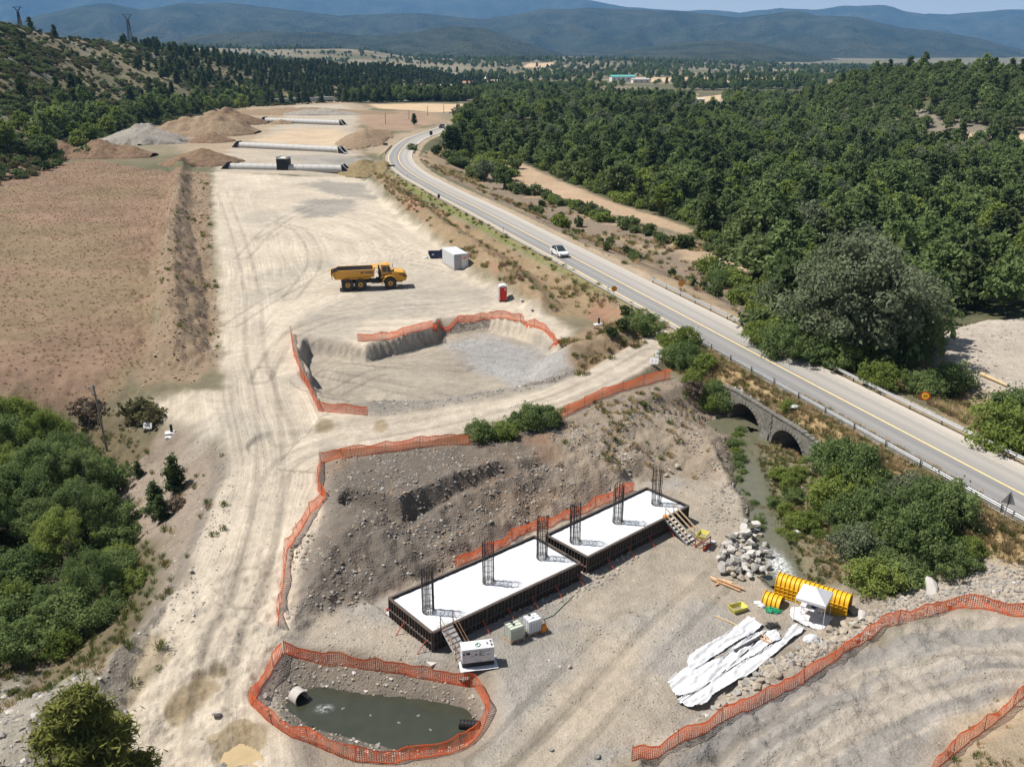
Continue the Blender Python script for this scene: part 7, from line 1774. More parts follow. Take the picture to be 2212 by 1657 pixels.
for c, hw in BARRELS:
    x0 = c - pc0; rise = min(hw * .86, 2.12); n = 18
    vo = None
    for k in range(n):
        a0, a1 = math.pi * k / n + .015, math.pi * (k + 1) / n - .015; ro = 1.13
        pts = [(x0 + hw * rr_ * math.cos(a), zs + rise * rr_ * math.sin(a)) for a, rr_ in ((a0, 1.0), (a1, 1.0), (a1, ro + .02 * random.random()), (a0, ro + .02 * random.random()))]
        m = MB(); m.prism(pts, yf - .05 - .03 * random.random(), yf + .2); m.build('voussoir', M_STONE, t)
    m = MB(); nn_ = 20; ar = [(x0 + hw * math.cos(a), zs + rise * math.sin(a)) for a in np.linspace(0, math.pi, nn_)]; ar = [(ar[0][0], WATZ - .8)] + ar + [(ar[-1][0], WATZ - .8)]; k = len(ar)
    Yd = 9.5
    m.add([(x, yb - .1, z) for x, z in ar] + [(x, Yd, z) for x, z in ar], [(i, i + 1, k + i + 1, k + i) for i in range(k - 1)] + [tuple(range(k, 2 * k))])  # far end shut by an added wall, so no light enters and the arch stays dark
    m.add([(ar[0][0], yf, WATZ - .62), (ar[-1][0], yf, WATZ - .62), (ar[-1][0], Yd, WATZ - .62), (ar[0][0], Yd, WATZ - .62)], [(0, 1, 2, 3)]); m.build('barrel_vault', M_STONE, t)
for k in range(24):
    x = -8.0 + k * .68; m = MB(); z_ = top - .10 * max(0, abs(x) - 5.5); m.box((x, yf + .15, z_ + .07), (.64, .5 + random.uniform(-.05, .05), .15 + random.uniform(-.02, .02))); m.build('coping_stone', M_STONE, t)
mid = ((BARRELS[0][0] + BARRELS[0][1]) + (BARRELS[1][0] - BARRELS[1][1])) / 2 - pc0
m = MB(); m.prism([(mid - .75, 0), (mid + .75, 0), (mid + .55, 1), (mid - .55, 1)], 0, 1); m.v = [(x, yf - .45 + (.30 if z > .5 else 0) + y * .5, WATZ - .9 + z * 1.75) for x, y, z in m.v]; m.build('cutwater', M_STONE, t)
for r_ in range(7):
    for k in range(4):
        if abs((k - 1.5)) * .4 > .75: continue
        z_ = WATZ + .75 + r_ * .31
        if z_ > top - .2: continue
        x = mid + (k - 1.5) * .36 + (.12 if r_ % 2 else 0); hwid = .17
        if arch_z(x - hwid) > z_ - .16 or arch_z(x + hwid) > z_ - .16: pass
        else: m = MB(); m.box((x, yf - .01 - random.random() * .04, z_), (.33, .08, .27)); m.build('stone_block', M_STONE, t)
lump('white_bag', 'white plastic bag caught on the grass above the arches', 'bag', hit(1718, 884), (.9, .5, .6), M_TARP, 77, .7)
# ------------------------------------------------------------------ orange safety net
def net_mat():
    m, t, o = new_mat('orange safety net'); d = N(t, 'ShaderNodeBsdfDiffuse', Color=(.88, .17, .05, 1)); tr = N(t, 'ShaderNodeBsdfTranslucent', Color=(.95, .22, .07, 1)); mx = N(t, 'ShaderNodeMixShader'); mx.inputs[0].default_value = .45
    geo = N(t, 'ShaderNodeNewGeometry'); nz = N(t, 'ShaderNodeTexNoise', Scale=.8, Detail=4.0); t.links.new(geo.outputs['Position'], nz.inputs['Vector']); c = N(t, 'ShaderNodeMixRGB'); c.inputs[1].default_value = (.72, .10, .03, 1); c.inputs[2].default_value = (.95, .27, .10, 1); t.links.new(nz.outputs['Fac'], c.inputs[0]); t.links.new(c.outputs[0], d.inputs[0]); t.links.new(c.outputs[0], tr.inputs[0])
    t.links.new(d.outputs[0], mx.inputs[1]); t.links.new(tr.outputs[0], mx.inputs[2]); t.links.new(mx.outputs[0], o.inputs[0]); return m
M_NET = net_mat()
M_POST = mat('net stake', (.16, .09, .06), .7, var=.3)
def net_fence(label, pts, hgt=1.0, cell=.13, lean=.0, sag=.14, stakes=3.0, world=None):
    P = world if world is not None else W(pts)
    L = np.concatenate([[0], np.cumsum(np.linalg.norm(np.diff(P[:, :2], axis=0), axis=1))])
    n = max(4, int(L[-1] / cell)); u = np.linspace(0, L[-1], n)
    x = np.interp(u, L, P[:, 0]); y = np.interp(u, L, P[:, 1])
    wob = fbm(u * .5, u * 0 + L[-1], 3, 5) * 1.1
    dx = np.gradient(x); dy = np.gradient(y); l = np.hypot(dx, dy) + 1e-9; nx, ny = -dy / l, dx / l
    z = terrain(x.copy(), y.copy()) + .02
    ph = np.abs(np.sin(u / stakes * math.pi)); top = hgt * (1 - sag * ph + .28 * fbm(u * .9, u * 0 + 1, 3, 2) - .9 * np.clip(fbm(u * .22, u * 0 + 3 + L[-1], 3, 8) - .08, 0, .5))
    t = thing('safety_net_fence', label, 'net fence', (x[0], y[0], z[0]), 0, 'runs of orange safety net')
    m = MB(); R_ = 9; g = np.linspace(0, 1, R_)
    bul = np.array([.10 * math.sin(math.pi * q) for q in g])
    def pt(i, j):
        off = wob[i] * (.3 + .7 * g[j]) * .5 + lean * g[j] + bul[j] * (1 if i % 7 < 4 else .6)
        return np.array([x[i] + nx[i] * off - x[0], y[i] + ny[i] * off - y[0], z[i] + top[i] * g[j] - z[0]])
    G = [[pt(i, j) for j in range(R_)] for i in range(n)]
    hw = .024; vs = []; fs = []
    for i in range(n):                       # uprights
        e = np.array([dx[i] / l[i], dy[i] / l[i], 0]) * hw * 1.05
        k = len(vs)
        for j in range(0, R_, 2): vs += [G[i][j] - e, G[i][j] + e]
        for j in range(R_ // 2): fs.append((k + 2 * j, k + 2 * j + 1, k + 2 * j + 3, k + 2 * j + 2))
    for j in range(R_):                      # level strands
        hh = hw * (2.0 if j in (0, R_ - 1) else .8)
        k = len(vs)
        for i in range(n): vs += [G[i][j] - np.array([0, 0, hh]), G[i][j] + np.array([0, 0, hh])]
        for i in range(n - 1): fs.append((k + 2 * i, k + 2 * i + 2, k + 2 * i + 3, k + 2 * i + 1))
    m.add(vs, fs); m.build('net', M_NET, t)
    sm = None
    for uu in np.arange(0, L[-1] + .01, stakes):
        i = min(n - 1, int(uu / L[-1] * (n - 1)))
        if sm is None: mb_ = MB(); mb_.cyl((0, 0, -.3), (0, 0, hgt * 1.08), .018, 6); o = mb_.build('stake', M_POST, t); sm = o.data
        else: o = bpy.data.objects.new('stake', sm); COL.objects.link(o); o.parent = t
        o.location = (x[i] - x[0], y[i] - y[0], z[i] - z[0]); o.rotation_euler = (random.gauss(0, .05), random.gauss(0, .05), 0)
    return t
net_fence('orange net along the left rim of the upper pit', [(628, 722), (634, 768), (655, 822), (688, 888), (740, 893), (794, 897)])
net_fence('faint orange net on the left half of the upper pit back edge', [(774, 738), (841, 738), (938, 716)], .95)
net_fence('orange net around the far right rim of the upper pit', [(937, 716), (950, 708), (998, 695), (1058, 691), (1128, 698), (1171, 713), (1203, 746)], 1.0)
net_fence('crumpled orange net end at the right corner of the upper pit', [(1186, 760), (1195, 750), (1210, 748)], .5, sag=.3)
net_fence('orange net along the side road towards the culvert', [(1188, 918), (1238, 890), (1288, 864), (1355, 841), (1448, 817)], 1.05)
net_fence('orange net along the top of the excavation', [(694, 1000), (737, 991), (837, 976), (938, 963), (1018, 959)])
net_fence('orange net running down beside the haul road', [(692, 998), (686, 1060), (703, 1076), (670, 1108), (634, 1172), (621, 1188), (608, 1287), (599, 1352)])
net_fence('orange net ring around the water filled sump', [(614, 1412), (737, 1440), (871, 1458), (1024, 1485), (1032, 1498), (1055, 1540), (1038, 1582), (1011, 1612), (937, 1634), (854, 1650), (771, 1646), (737, 1636), (634, 1596), (574, 1556), (540, 1522), (564, 1482), (600, 1426), (612, 1414)], 1.0, sag=.22)
net_fence('long orange net along the gravel ramp at the lower right', [(1365, 1644), (1475, 1601), (1625, 1534), (1725, 1481), (1808, 1421), (1892, 1371), (2009, 1331), (2042, 1319), (2142, 1321), (2230, 1338), (2330, 1350)], 1.0, sag=.2)
net_fence('orange net crossing the bottom right corner', [(2005, 1690), (2025, 1657), (2092, 1604), (2159, 1551), (2212, 1504), (2290, 1440)], 1.0)
net_fence('reddish net on the bank behind the foundations', [(985, 1228), (1036, 1204), (1121, 1156), (1230, 1121), (1299, 1091), (1368, 1059)], 1.0, sag=.3)

# ------------------------------------------------------------------ drainage culverts across the cleared strip
M_PIPE = mat('pale pipe concrete', (.45, .445, .43), .9, var=.08, nscale=1.2, dirt=(.36, .32, .27, .35))
M_WALLTOP = mat('wing wall top', (.55, .53, .50), .9, var=.1)
_seg = {}
def pipe_segment(rad, ln):
    if (rad, ln) not in _seg:
        m = MB(); m.cyl((0, 0, 0), (ln - .035, 0, 0), rad, 28, cap=False); m.cyl((ln - .035, 0, 0), (ln, 0, 0), rad * .965, 28, cap=False)
        me = bpy.data.meshes.new('pipe_segment'); me.from_pydata(m.v, [], m.f); me.materials.append(M_PIPE); me.polygons.foreach_set('use_smooth', [len(p.vertices) == 4 for p in me.polygons]); me.update(); _seg[(rad, ln)] = me
    return _seg[(rad, ln)]
def culvert(label, a, b, rad, nseg, box=None, z0=None):
    pa, pb = hit(*a), hit(*b); d = (pb - pa)[:2]; L = np.linalg.norm(d); zz = (pa[2] + pb[2]) / 2; rz = math.atan2(d[1], d[0])
    t = thing('drainage_culvert', label, 'culvert', (pa[0], pa[1], zz), rz, 'concrete pipe culverts across the cleared strip')
    ln = L / nseg; me = pipe_segment(rad, 1.0)
    for k in range(nseg):
        if box and abs((k + .5) / nseg - box) < .5 / nseg: continue
        o = bpy.data.objects.new('pipe_segment', me); COL.objects.link(o); o.parent = t; o.location = (k * ln, 0, rad * .72); o.scale = (ln, 1, 1)
    for x, sg in ((0, -1), (L, 1)):
        e = rad * 2.1; hgt = rad * 2.05
        for sy in (-1, 1):
            m = MB(); m.use(0); m.prism([(x, 0), (x + sg * e, 0), (x + sg * e, .12), (x, hgt)][::-sg], sy * rad * 1.05 - .12, sy * rad * 1.05 + .12); m.use(1); m.bar((x, sy * rad * 1.05, hgt + .04), (x + sg * e, sy * rad * 1.05, .18), .30, .10); m.build('wing_wall', [M_BITUM, M_WALLTOP], t)
        m = MB(); m.box((x - sg * .12, 0, hgt / 2), (.26, rad * 2.3, hgt)); m.box((x + sg * e * .5, 0, .05), (e, rad * 2.1, .12)); m.build('head_wall', M_WALLTOP if sg > 0 else M_BITUM, t)
    if box:
        x = L * box; bw = 3.2; m = MB(); m.use(0); m.box((x, 0, 1.75), (bw, 2.9, 3.5)); m.use(1); m.box((x, 0, 3.62), (bw, 2.9, .25))
        m.box((x - bw / 2 + .15, 0, 3.95), (.3, 2.9, .5)); m.box((x + bw / 2 - .15, 0, 3.95), (.3, 2.9, .5)); m.build('manhole_shaft', [M_BITUM, M_WALLTOP], t)
    return t
culvert('nearest pipe culvert with a black square shaft in the middle', (496, 365), (742, 376), 1.15, 15, .485)
culvert('second pipe culvert behind the one with the shaft', (517, 319), (735, 331), 1.1, 16)
culvert('third pipe culvert with earth heaped against it', (573, 265), (737, 271), 1.2, 17)
pa, pb = hit(590, 222), hit(719, 222); t = thing('box_culvert', 'long grey box culvert at the far end of the cleared strip', 'culvert', tuple(pa), math.atan2((pb - pa)[1], (pb - pa)[0])); Lb = np.linalg.norm((pb - pa)[:2])
for k in range(15): m = MB(); m.box(((k + .5) * Lb / 15, 0, 1.2), (Lb / 15 - .15, 3.4, 2.4)); m.build('box_segment', M_PIPE, t)
m = MB(); m.prism([(-3.4, 0), (0, 0), (0, 2.9), (-.6, 2.9)], -1.7, -1.4); m.build('wing_wall', M_BITUM, t); m = MB(); m.prism([(Lb, 0), (Lb + 4, 0), (Lb, 2.6)], -1.7, -1.4); m.build('wing_wall', M_WALLTOP, t)

# ------------------------------------------------------------------ spoil heaps
def heap_mat(name, c1, c2, sc=.9):
    m, t, o = new_mat(name); L = t.links.new; b = N(t, 'ShaderNodeBsdfDiffuse'); geo = N(t, 'ShaderNodeNewGeometry')
    n1 = N(t, 'ShaderNodeTexNoise', Scale=sc, Detail=8.0, Roughness=.7); L(geo.outputs['Position'], n1.inputs['Vector']); mr = N(t, 'ShaderNodeMapRange'); mr.inputs[1].default_value = .32; mr.inputs[2].default_value = .68; L(n1.outputs['Fac'], mr.inputs[0])
    mx = N(t, 'ShaderNodeMixRGB'); mx.inputs[1].default_value = (*c1, 1); mx.inputs[2].default_value = (*c2, 1); L(mr.outputs[0], mx.inputs[0]); L(mx.outputs[0], b.inputs[0])
    bp = N(t, 'ShaderNodeBump', Strength=.8, Distance=.35); L(n1.outputs['Fac'], bp.inputs['Height']); L(bp.outputs[0], b.inputs['Normal']); L(b.outputs[0], o.inputs[0]); return m
HM = {'brown': heap_mat('brown spoil', (.12, .082, .056), (.25, .17, .112)), 'grey': heap_mat('grey spoil', (.19, .175, .155), (.33, .30, .255)), 'tan': heap_mat('tan spoil', (.175, .128, .085), (.30, .222, .15)), 'green': heap_mat('grassy spoil', (.14, .115, .06), (.28, .21, .12))}
def heap(label, cx, cy, sx, sy, hgt, m_, seed, rz=0.0, peaks=None):
    p = hit(cx, cy); n1, n2 = 64, 44; u = np.linspace(-1, 1, n1); v = np.linspace(-1, 1, n2); U, V = np.meshgrid(u, v, indexing='ij')
    X = U * sx; Y = V * sy; a = fbm(X / 4 + seed, Y / 4, 4, seed); b = fbm(X / 1.2, Y / 1.2, 3, seed + 1)
    rr = np.hypot(U * (1 + a * .5), V * (1 + a * .5))
    prof_ = np.clip(1 - rr, 0, 1) ** .85
    if peaks: prof_ = np.max([np.clip(1 - np.hypot((U - pu) / w_, V / w2), 0, 1) ** .85 * hh for pu, w_, w2, hh in peaks], 0)
    Z = hgt * prof_ * (1 + a * .55) + (a * .9 + b * .45) * np.clip(prof_ * 4, 0, 1)
    c, s_ = math.cos(rz), math.sin(rz); wx = p[0] + X * c - Y * s_; wy = p[1] + X * s_ + Y * c
    zg = terrain(wx.ravel().copy(), wy.ravel().copy()).reshape(wx.shape)
    Z = zg + np.where(prof_ > .01, Z, -.6)
    i = np.arange(n1 - 1)[:, None] * n2 + np.arange(n2 - 1)[None, :]; m = MB(); m.add(np.stack([wx, wy, Z], -1).reshape(-1, 3), np.stack([i, i + n2, i + n2 + 1, i + 1], -1).reshape(-1, 4))
    o = m.build('spoil_heap', HM[m_], smooth=True); return tag(o, label, 'spoil heap', 'heaps of dug earth by the strip')
heap('brown twin peaked spoil heap at the corner of the field', 205, 338, 19, 9, 5.2, 'brown', 3, 0, [(-.5, .5, 1, .72), (.12, .75, 1.0, 1.0), (.5, .6, .9, .7)])
heap('grey gravel heap behind the brown twin heap', 312, 308, 17, 12, 7.0, 'grey', 5)
heap('large flat topped brown heap beside the second culvert', 440, 288, 22, 20, 8.5, 'tan', 7, 0, [(-.3, .75, 1, .75), (.25, .8, 1, 1.0)])
heap('dark brown heap right of the large flat topped one', 492, 268, 18, 16, 7.0, 'brown', 17)
heap('brown heap at the left end of the first culvert', 438, 352, 12, 12, 4.3, 'brown', 9)
heap('small dark heap between the tracks above the second culvert', 455, 306, 9, 8, 3.2, 'brown', 11)
heap('pale graded bank in front of the far box culvert', 640, 246, 60, 16, 3.2, 'tan', 13)
heap('grassy brown mound at the right end of the first culvert', 790, 372, 8, 13, 3.4, 'green', 15)
heap('tan spoil ridge left of the far road bend', 790, 300, 9, 42, 3.2, 'tan', 19)
heap('small earth pile against the third culvert', 607, 268, 6, 5, 2.0, 'tan', 23)
heap('grey rubble pile behind the third culvert', 690, 248, 24, 9, 3.0, 'grey', 27)

# ------------------------------------------------------------------ poles and pylons
M_POLE = mat('weathered pole', (.20, .17, .135), .9, var=.2)
p = at(230, 965, -3.2); tp = at(219.5, 842, 3.0)
t = thing('utility_pole', 'leaning wooden pole above the bushes of the left gully', 'utility pole', tuple(p)); hgt = 6.4
lean = np.array([-.33, 0]); m = MB(); m.cyl((0, 0, -.5), (lean[0], .1, hgt), .12, 9, .08); m.build('shaft', M_POLE, t); m = MB(); m.bar((lean[0] - .6, .1, hgt - .35), (lean[0] + .25, .1, hgt - .25), .07); m.build('crossarm', M_POLE, t); m = MB(); m.bar((lean[0] * .85, .1, hgt - 1.2), (lean[0] - .5, .1, hgt - .4), .04); m.build('brace', M_POLE, t)
for k in (-.5, .1): m = MB(); m.cyl((lean[0] + k, .1, hgt - .25), (lean[0] + k, .1, hgt - .1), .04, 7); m.build('insulator', M_WPAINT, t)
m = MB(); w0 = Vector((p[0] + lean[0], p[1], p[2] + hgt - .15)); w1 = Vector(at(120, 1290, -2.0)); pts = [w0.lerp(w1, f) - Vector((0, 0, 1.2 * math.sin(math.pi * f))) for f in np.linspace(0, 1, 14)]; m.tube(pts, .012, 4); tag(m.build('wire', M_DSTEEL), 'thin wire hanging from the leaning pole over the trees', 'wire')
for i, (x, y, yt, lb) in enumerate(((833, 269, 247, 'leftmost pole of the line across the dry field'), (883.6, 259, 241, 'second pole from the left in the dry field'), (924, 251, 232, 'pole in the dry field just left of its middle'), (958.6, 246, 229, 'pole near the middle of the far stubble field'), (988, 240, 224, 'fifth pole of the line, at the stubble field edge'), (1013, 234, 219, 'rightmost pole of the line at the tree edge'), (405, 274, 250, 'thin pole standing on the flat spoil heap'))):
    p = hit(x, y); R_ = math.hypot(p[0], p[1]); hp = (y - yt) * R_ / FPX * 1.03; t = thing('utility_pole', lb, 'utility pole', tuple(p)); m = MB(); m.cyl((0, 0, -.3), (0, 0, hp), .16, 6, .12); m.build('shaft', M_POLE, t)
def pylon(px, py, ytop, R_, label):
    a = math.atan((px - CXP) / FPX * math.cos(PITCH)); x, y = math.sin(a) * R_, math.cos(a) * R_; z = H(x, y); hp = CAMZ + (YHOR - ytop) / FPX * R_ - z
    t = thing('pylon', label, 'pylon', (x, y, z)); m = MB(); bw, tw = hp * .07, hp * .025
    cs = [(-1, -1), (1, -1), (1, 1), (-1, 1)]; lv = np.linspace(0, .82, 9)
    for (a0, b0), (a1, b1) in zip(cs, cs[1:] + cs[:1]):
        for i in range(8):
            w0 = bw + (tw - bw) * lv[i] / .82; w1 = bw + (tw - bw) * lv[i + 1] / .82
            m.bar((a0 * w0, b0 * w0, lv[i] * hp), (a0 * w1, b0 * w1, lv[i + 1] * hp), .34); m.bar((a0 * w0, b0 * w0, lv[i] * hp), (a1 * w1, b1 * w1, lv[i + 1] * hp), .2)
    m.build('mast', M_DSTEEL, t); m = MB()
    for sg in (-1, 1): m.bar((0, 0, .80 * hp), (sg * hp * .13, 0, hp), .4); m.bar((sg * hp * .13, 0, hp), (sg * hp * .2, 0, .97 * hp), .25)
    m.bar((-hp * .13, 0, hp), (hp * .13, 0, hp), .25); m.bar((-hp * .065, 0, .9 * hp), (hp * .065, 0, .9 * hp), .2); m.build('crossarm', M_DSTEEL, t)
pylon(284, 92, 46, 800, 'lattice pylon on the crest of the left hill'); pylon(52, 62, 36, 640, 'fainter lattice pylon at the far left skyline')

# ------------------------------------------------------------------ markers, boards, pipe ends
for px_, py, lb, s_ in ((370, 936, 'white slab with a black post at the left junction', 1.0), (1293, 702, 'white slab with a black post on the grassy bank', 1.0)):
    p = hit(px_, py); t = thing('survey_marker', lb, 'marker', tuple(p), .3); m = MB(); m.box((0, 0, .06), (1.15, .8, .16)); m.build('slab', M_WALLTOP, t, bevel=.02); m = MB(); m.cyl((.05, .05, .1), (.05, .05, .92), .13, 12); m.build('post', M_BLACK, t); m = MB(); m.cyl((.05, .05, .92), (.05, .05, .98), .135, 12); m.build('cap', M_STEEL, t)
lump('white_bag', 'crumpled white plastic on the ground beside the left marker slab', 'bag', hit(366, 944), (.9, .7, .35), M_TARP, 55, .5)
for px_, py, lb, w_ in ((1412, 792, 'lower grey white board among the bushes at the side road', .95), (1421.5, 776, 'upper white board among the bushes at the side road', .65), (320, 932, 'small white board on a stake by the left junction', .95)):
    p = hit(px_, py); t = thing('notice_board', lb, 'board', tuple(p), -.2); m = MB(); m.box((-.2, .03, .35), (.05, .05, .8)); m.box((.2, .03, .35), (.05, .05, .8)); m.build('stake', M_WOODP, t); m = MB(); m.add([(-w_ / 2, -.10, .35), (w_ / 2, -.10, .35), (w_ / 2, .22, .95), (-w_ / 2, .22, .95), (-w_ / 2, -.07, .32), (w_ / 2, -.07, .32), (w_ / 2, .25, .92), (-w_ / 2, .25, .92)], [(0, 1, 2, 3), (7, 6, 5, 4), (0, 4, 5, 1), (1, 5, 6, 2), (2, 6, 7, 3), (3, 7, 4, 0)]); m.build('panel', M_WPAINT, t)
def pipe_end(label, p, rz, rad, ln, mtl, tilt=0.0, ribs=0):
    t = thing('pipe_end', label, 'pipe', tuple(p), rz); m = MB(); n = 22; th = rad * .12
    vs = []
    for x, r_ in ((0, rad), (-ln, rad), (-ln, rad - th), (0, rad - th)): vs += [(x, r_ * math.cos(2 * math.pi * i / n), r_ * math.sin(2 * math.pi * i / n) + x * tilt) for i in range(n)]
    fs = [(k * n + i, k * n + (i + 1) % n, ((k + 1) % 4) * n + (i + 1) % n, ((k + 1) % 4) * n + i) for k in (0, 2, 3) for i in range(n)] + [tuple(range(n, 2 * n))]
    m.add(vs, fs); m.build('barrel', mtl, t)
    for k in range(ribs): m = MB(); x = -(k + .5) * ln / ribs; m.tube([(x, rad * math.cos(a), rad * math.sin(a) + x * tilt) for a in np.linspace(0, 2 * math.pi, 21)], .03, 5); m.build('rib', mtl, t)
    return t
p = at(655, 1508, SUMPZ + .35); pipe_end('grey concrete pipe mouth pouring water into the sump', (p[0] - .1, p[1] + .1, SUMPZ + .22), -.7, .5, .7, M_CONC)
p = at(992, 1562, SUMPZ + .2); pipe_end('short black corrugated pipe at the right end of the sump', (p[0], p[1], SUMPZ + .15), math.pi - .1, .27, 1.2, M_BLACK, 0, 6)
p = at(303, 1378, -3.6); pipe_end('big pale concrete pipe mouth on the left side of the haul road', (p[0], p[1], -3.5), math.pi + .25, .85, 1.6, M_PIPE, .02)
log = W([(2118, 812), (2150, 826), (2175, 838)]); m = MB(); m.tube([(q[0], q[1], q[2] + .25) for q in log], .16, 7, [.2, .16, .10]); tag(m.build('log', M_WOODP), 'bleached tree trunk lying on the gravel heap', 'log')
# puddles ---------------------------------------------------------
pw = water_mat('muddy puddle', (.30, .235, .135), .12)
for q, lb in (([(475, 1650), (490, 1622), (520, 1610), (552, 1622), (575, 1650), (560, 1690), (490, 1690)], 'tan muddy puddle at the bottom of the haul road'),):
    wq = W(q); zt = float(np.median(terrain(wq[:, 0].copy(), wq[:, 1].copy()))); o = sheet('puddle', wq, zt + .05, pw, .12); o['kind'] = 'structure'; o['label'] = lb

# ------------------------------------------------------------------ stones
M_RK = {'g': mat('grey limestone', (.275, .26, .238), .95, var=.25, nscale=3, dirt=(.25, .21, .165, .4), bump=.4), 't': mat('tan limestone', (.33, .285, .225), .95, var=.22, nscale=3, dirt=(.30, .25, .19, .4), bump=.4), 'w': mat('white limestone', (.45, .425, .39), .95, var=.15, nscale=3, dirt=(.36, .31, .25, .4), bump=.4), 'd': mat('dark limestone', (.19, .175, .155), .95, var=.3, nscale=3, bump=.4)}
M_RK['b'] = mat('brown earth clod', (.215, .155, .105), .98, var=.3, nscale=3, bump=.4)
ROCK = {(k, i): stone_mesh('boulder', 300 + i + 10 * ord(k), M_RK[k], 2, .72) for k in 'gtwd' for i in range(4)}
def boulder(x, y, s, k, label, group, sink=.22, name='boulder'):
    o = bpy.data.objects.new(name, ROCK[(k, random.randrange(4))]); COL.objects.link(o); o.location = (x, y, H(x, y) + s * (.36 - sink)); o.scale = (s * random.uniform(.8, 1.3), s * random.uniform(.8, 1.2), s * random.uniform(.8, 1.15)); o.rotation_euler = (random.gauss(0, .3), random.gauss(0, .3), random.uniform(0, 6.28)); return tag(o, label, 'boulder', group)
r2 = np.random.default_rng(21)
rp = W([(1556, 1205), (1580, 1165), (1612, 1140), (1640, 1150), (1655, 1190), (1672, 1232), (1640, 1250), (1590, 1252), (1560, 1240)])
xy = spots(rp, .50, 6000, r2)
for i, q in enumerate(xy[:110]): boulder(q[0], q[1], r2.uniform(.45, 1.15), 'ggtw'[r2.integers(0, 4)], 'grey block in the boulder pile on the left stream bank', 'boulders piled on the left stream bank', .08)
for i in range(26): q = xy[r2.integers(0, len(xy))]; o = boulder(q[0], q[1], r2.uniform(.6, 1.0), 'gw'[i % 2], 'grey block in the boulder pile on the left stream bank', 'boulders piled on the left stream bank'); o.location.z += .5
zr_ = W([(1500, 1562), (1640, 1448), (1745, 1392), (1830, 1345), (1880, 1330), (1900, 1352), (1760, 1425), (1620, 1495), (1470, 1580)]); xy = spots(zr_, .40, 22000, r2); pj = np.array([project(q[0], q[1], -1.5) for q in xy]); xy = xy[(pj[:, 0] < 2100)]
r2.shuffle(xy)
for q in xy[:230]: boulder(q[0], q[1], .30 + .62 * r2.random() ** 1.7, 'tttg'[r2.integers(0, 4)], 'pale stone on the rock slope between the sheets and the gravel ramp', 'stones on the rock slope below the ramp')
for i_, (qx, qy) in enumerate(((740, 1530), (905, 1545), (860, 1560), (930, 1575), (800, 1545))): q = at(qx, qy, SUMPZ); o = boulder(q[0], q[1], .34, 'd', ['leftmost', 'fourth', 'third', 'rightmost', 'second'][i_] + ' of the stones showing in the sump water', None); o.location.z = SUMPZ - .03
for px_, py, s_, k, lb in ((2010, 1280, 1.5, 'w', 'big white boulder at the top of the right rock slope'), (1860, 1338, 1.0, 'w', 'pale boulder by the right end of the yellow formwork'), (1842, 1322, .8, 't', 'boulder against the end of the yellow formwork'), (1720, 1160, .9, 'w', 'white boulder across the stream beside the bush'), (1448, 1022, .8, 't', 'tan block at the top of the excavation near the steps'), (1462, 1012, .9, 't', 'larger tan block at the top of the excavation'), (1440, 1030, .6, 't', 'small tan block below the larger ones above the steps'),
        (1230, 1443, .4, 't', 'single stone on the pit floor track'), (480, 1675 - 20, .55, 'g', 'stone on the haul road above the puddle'), (805 * 1 - 340, 1545, .55, 'w', 'white stone on the lower haul road'), (720 - 145, 1504, .5, 'w', 'white stone just outside the sump net'), (415, 1237, .6, 'w', 'white stone on the left slope of the haul road'), (1128, 652, .8, 'w', 'pale boulder beside the portable toilet'), (1150, 672, .7, 'w', 'white boulder at the yard edge past the toilet'), (1004, 1474, .8, 'g', 'boulder at the right corner of the sump net'), (1290, 1636, .45, 'd', 'dark stone near the start of the ramp net'), (1190, 1620, .35, 'g', 'grey stone at the bottom of the pit track')):
    q = hit(px_, py); boulder(q[0], q[1], s_, k, lb, None, .1)
small = [o_ for o_ in []]
PEB = []
for k, lb in (('g', 'grey stone by the sump pipe'), ('t', 'tan stone by the sump pipe'), ('d', 'dark stone by the sump pipe'), ('w', 'white stone by the sump pipe'), ('b', 'brown clod by the sump pipe')):
    o = bpy.data.objects.new('stone', stone_mesh('stone', 400 + ord(k), M_RK[k], 1, .7)); COL.objects.link(o); q = hit(624 + 12 * len(PEB), 1470 + 7 * len(PEB)); o.location = tuple(q); o.scale = (.35,) * 3; tag(o, lb, 'stone'); PEB.append(o)
def stones(name, label, P, n, a, b, pw_=2.2, kinds=None, dens=None):
    P = np.asarray(P)[:, :2]; lo = P.min(0); hi = P.max(0); c = lo + (hi - lo) * rng.random((n, 2)); ok = poly_sd(P, c[:, 0], c[:, 1]) < 0; c = c[ok]
    if dens is not None: c = c[rng.random(len(c)) < dens(c)]
    s = a + (b - a) * rng.random(len(c)) ** pw_ ; sc_ = np.stack([s * rng.uniform(.8, 1.3, len(c)), s * rng.uniform(.8, 1.2, len(c)), s * rng.uniform(.6, 1.1, len(c))], 1)
    return scatter(name, label, c, sc_, PEB, -.01, None if kinds is None else rng.choice(5, len(c), p=(list(kinds) + [0])[:5]), .4)
clump = lambda f, t0: (lambda c: np.clip((fbm(c[:, 0] * f, c[:, 1] * f, 3, 61) - t0) * 6, .06, 1))
stones('rubble', 'loose rubble on the cut faces of the excavation', Z_PIT, 32000, .06, .46, 2.8, [.26, .10, .40, .02, .22], clump(.4, -.14))
stones('loose_stones', 'loose stones over the pit floor', Z_FLOOR, 15000, .04, .26, 4, [.42, .3, .18, .1], clump(.35, 0))
stones('loose_stones', 'stones on the banks of the sump', Z_SUMP, 2600, .06, .4, 3.4, [.36, .28, .2, .16])
stones('loose_stones', 'gravel on the ramp at the lower right', Z_RAMP, 9000, .04, .2, 4, [.45, .25, .25, .05], clump(.3, .02))
stones('rubble', 'small stones filling the rock slope', Z_ROCKS, 15000, .10, .6, 2.0, [.3, .5, .15, .05])
stones('rubble', 'rubble on the rim of the upper pit', offs(RUBBLE, 2.3), 2600, .08, .5, 3, [.4, .3, .2, .1])
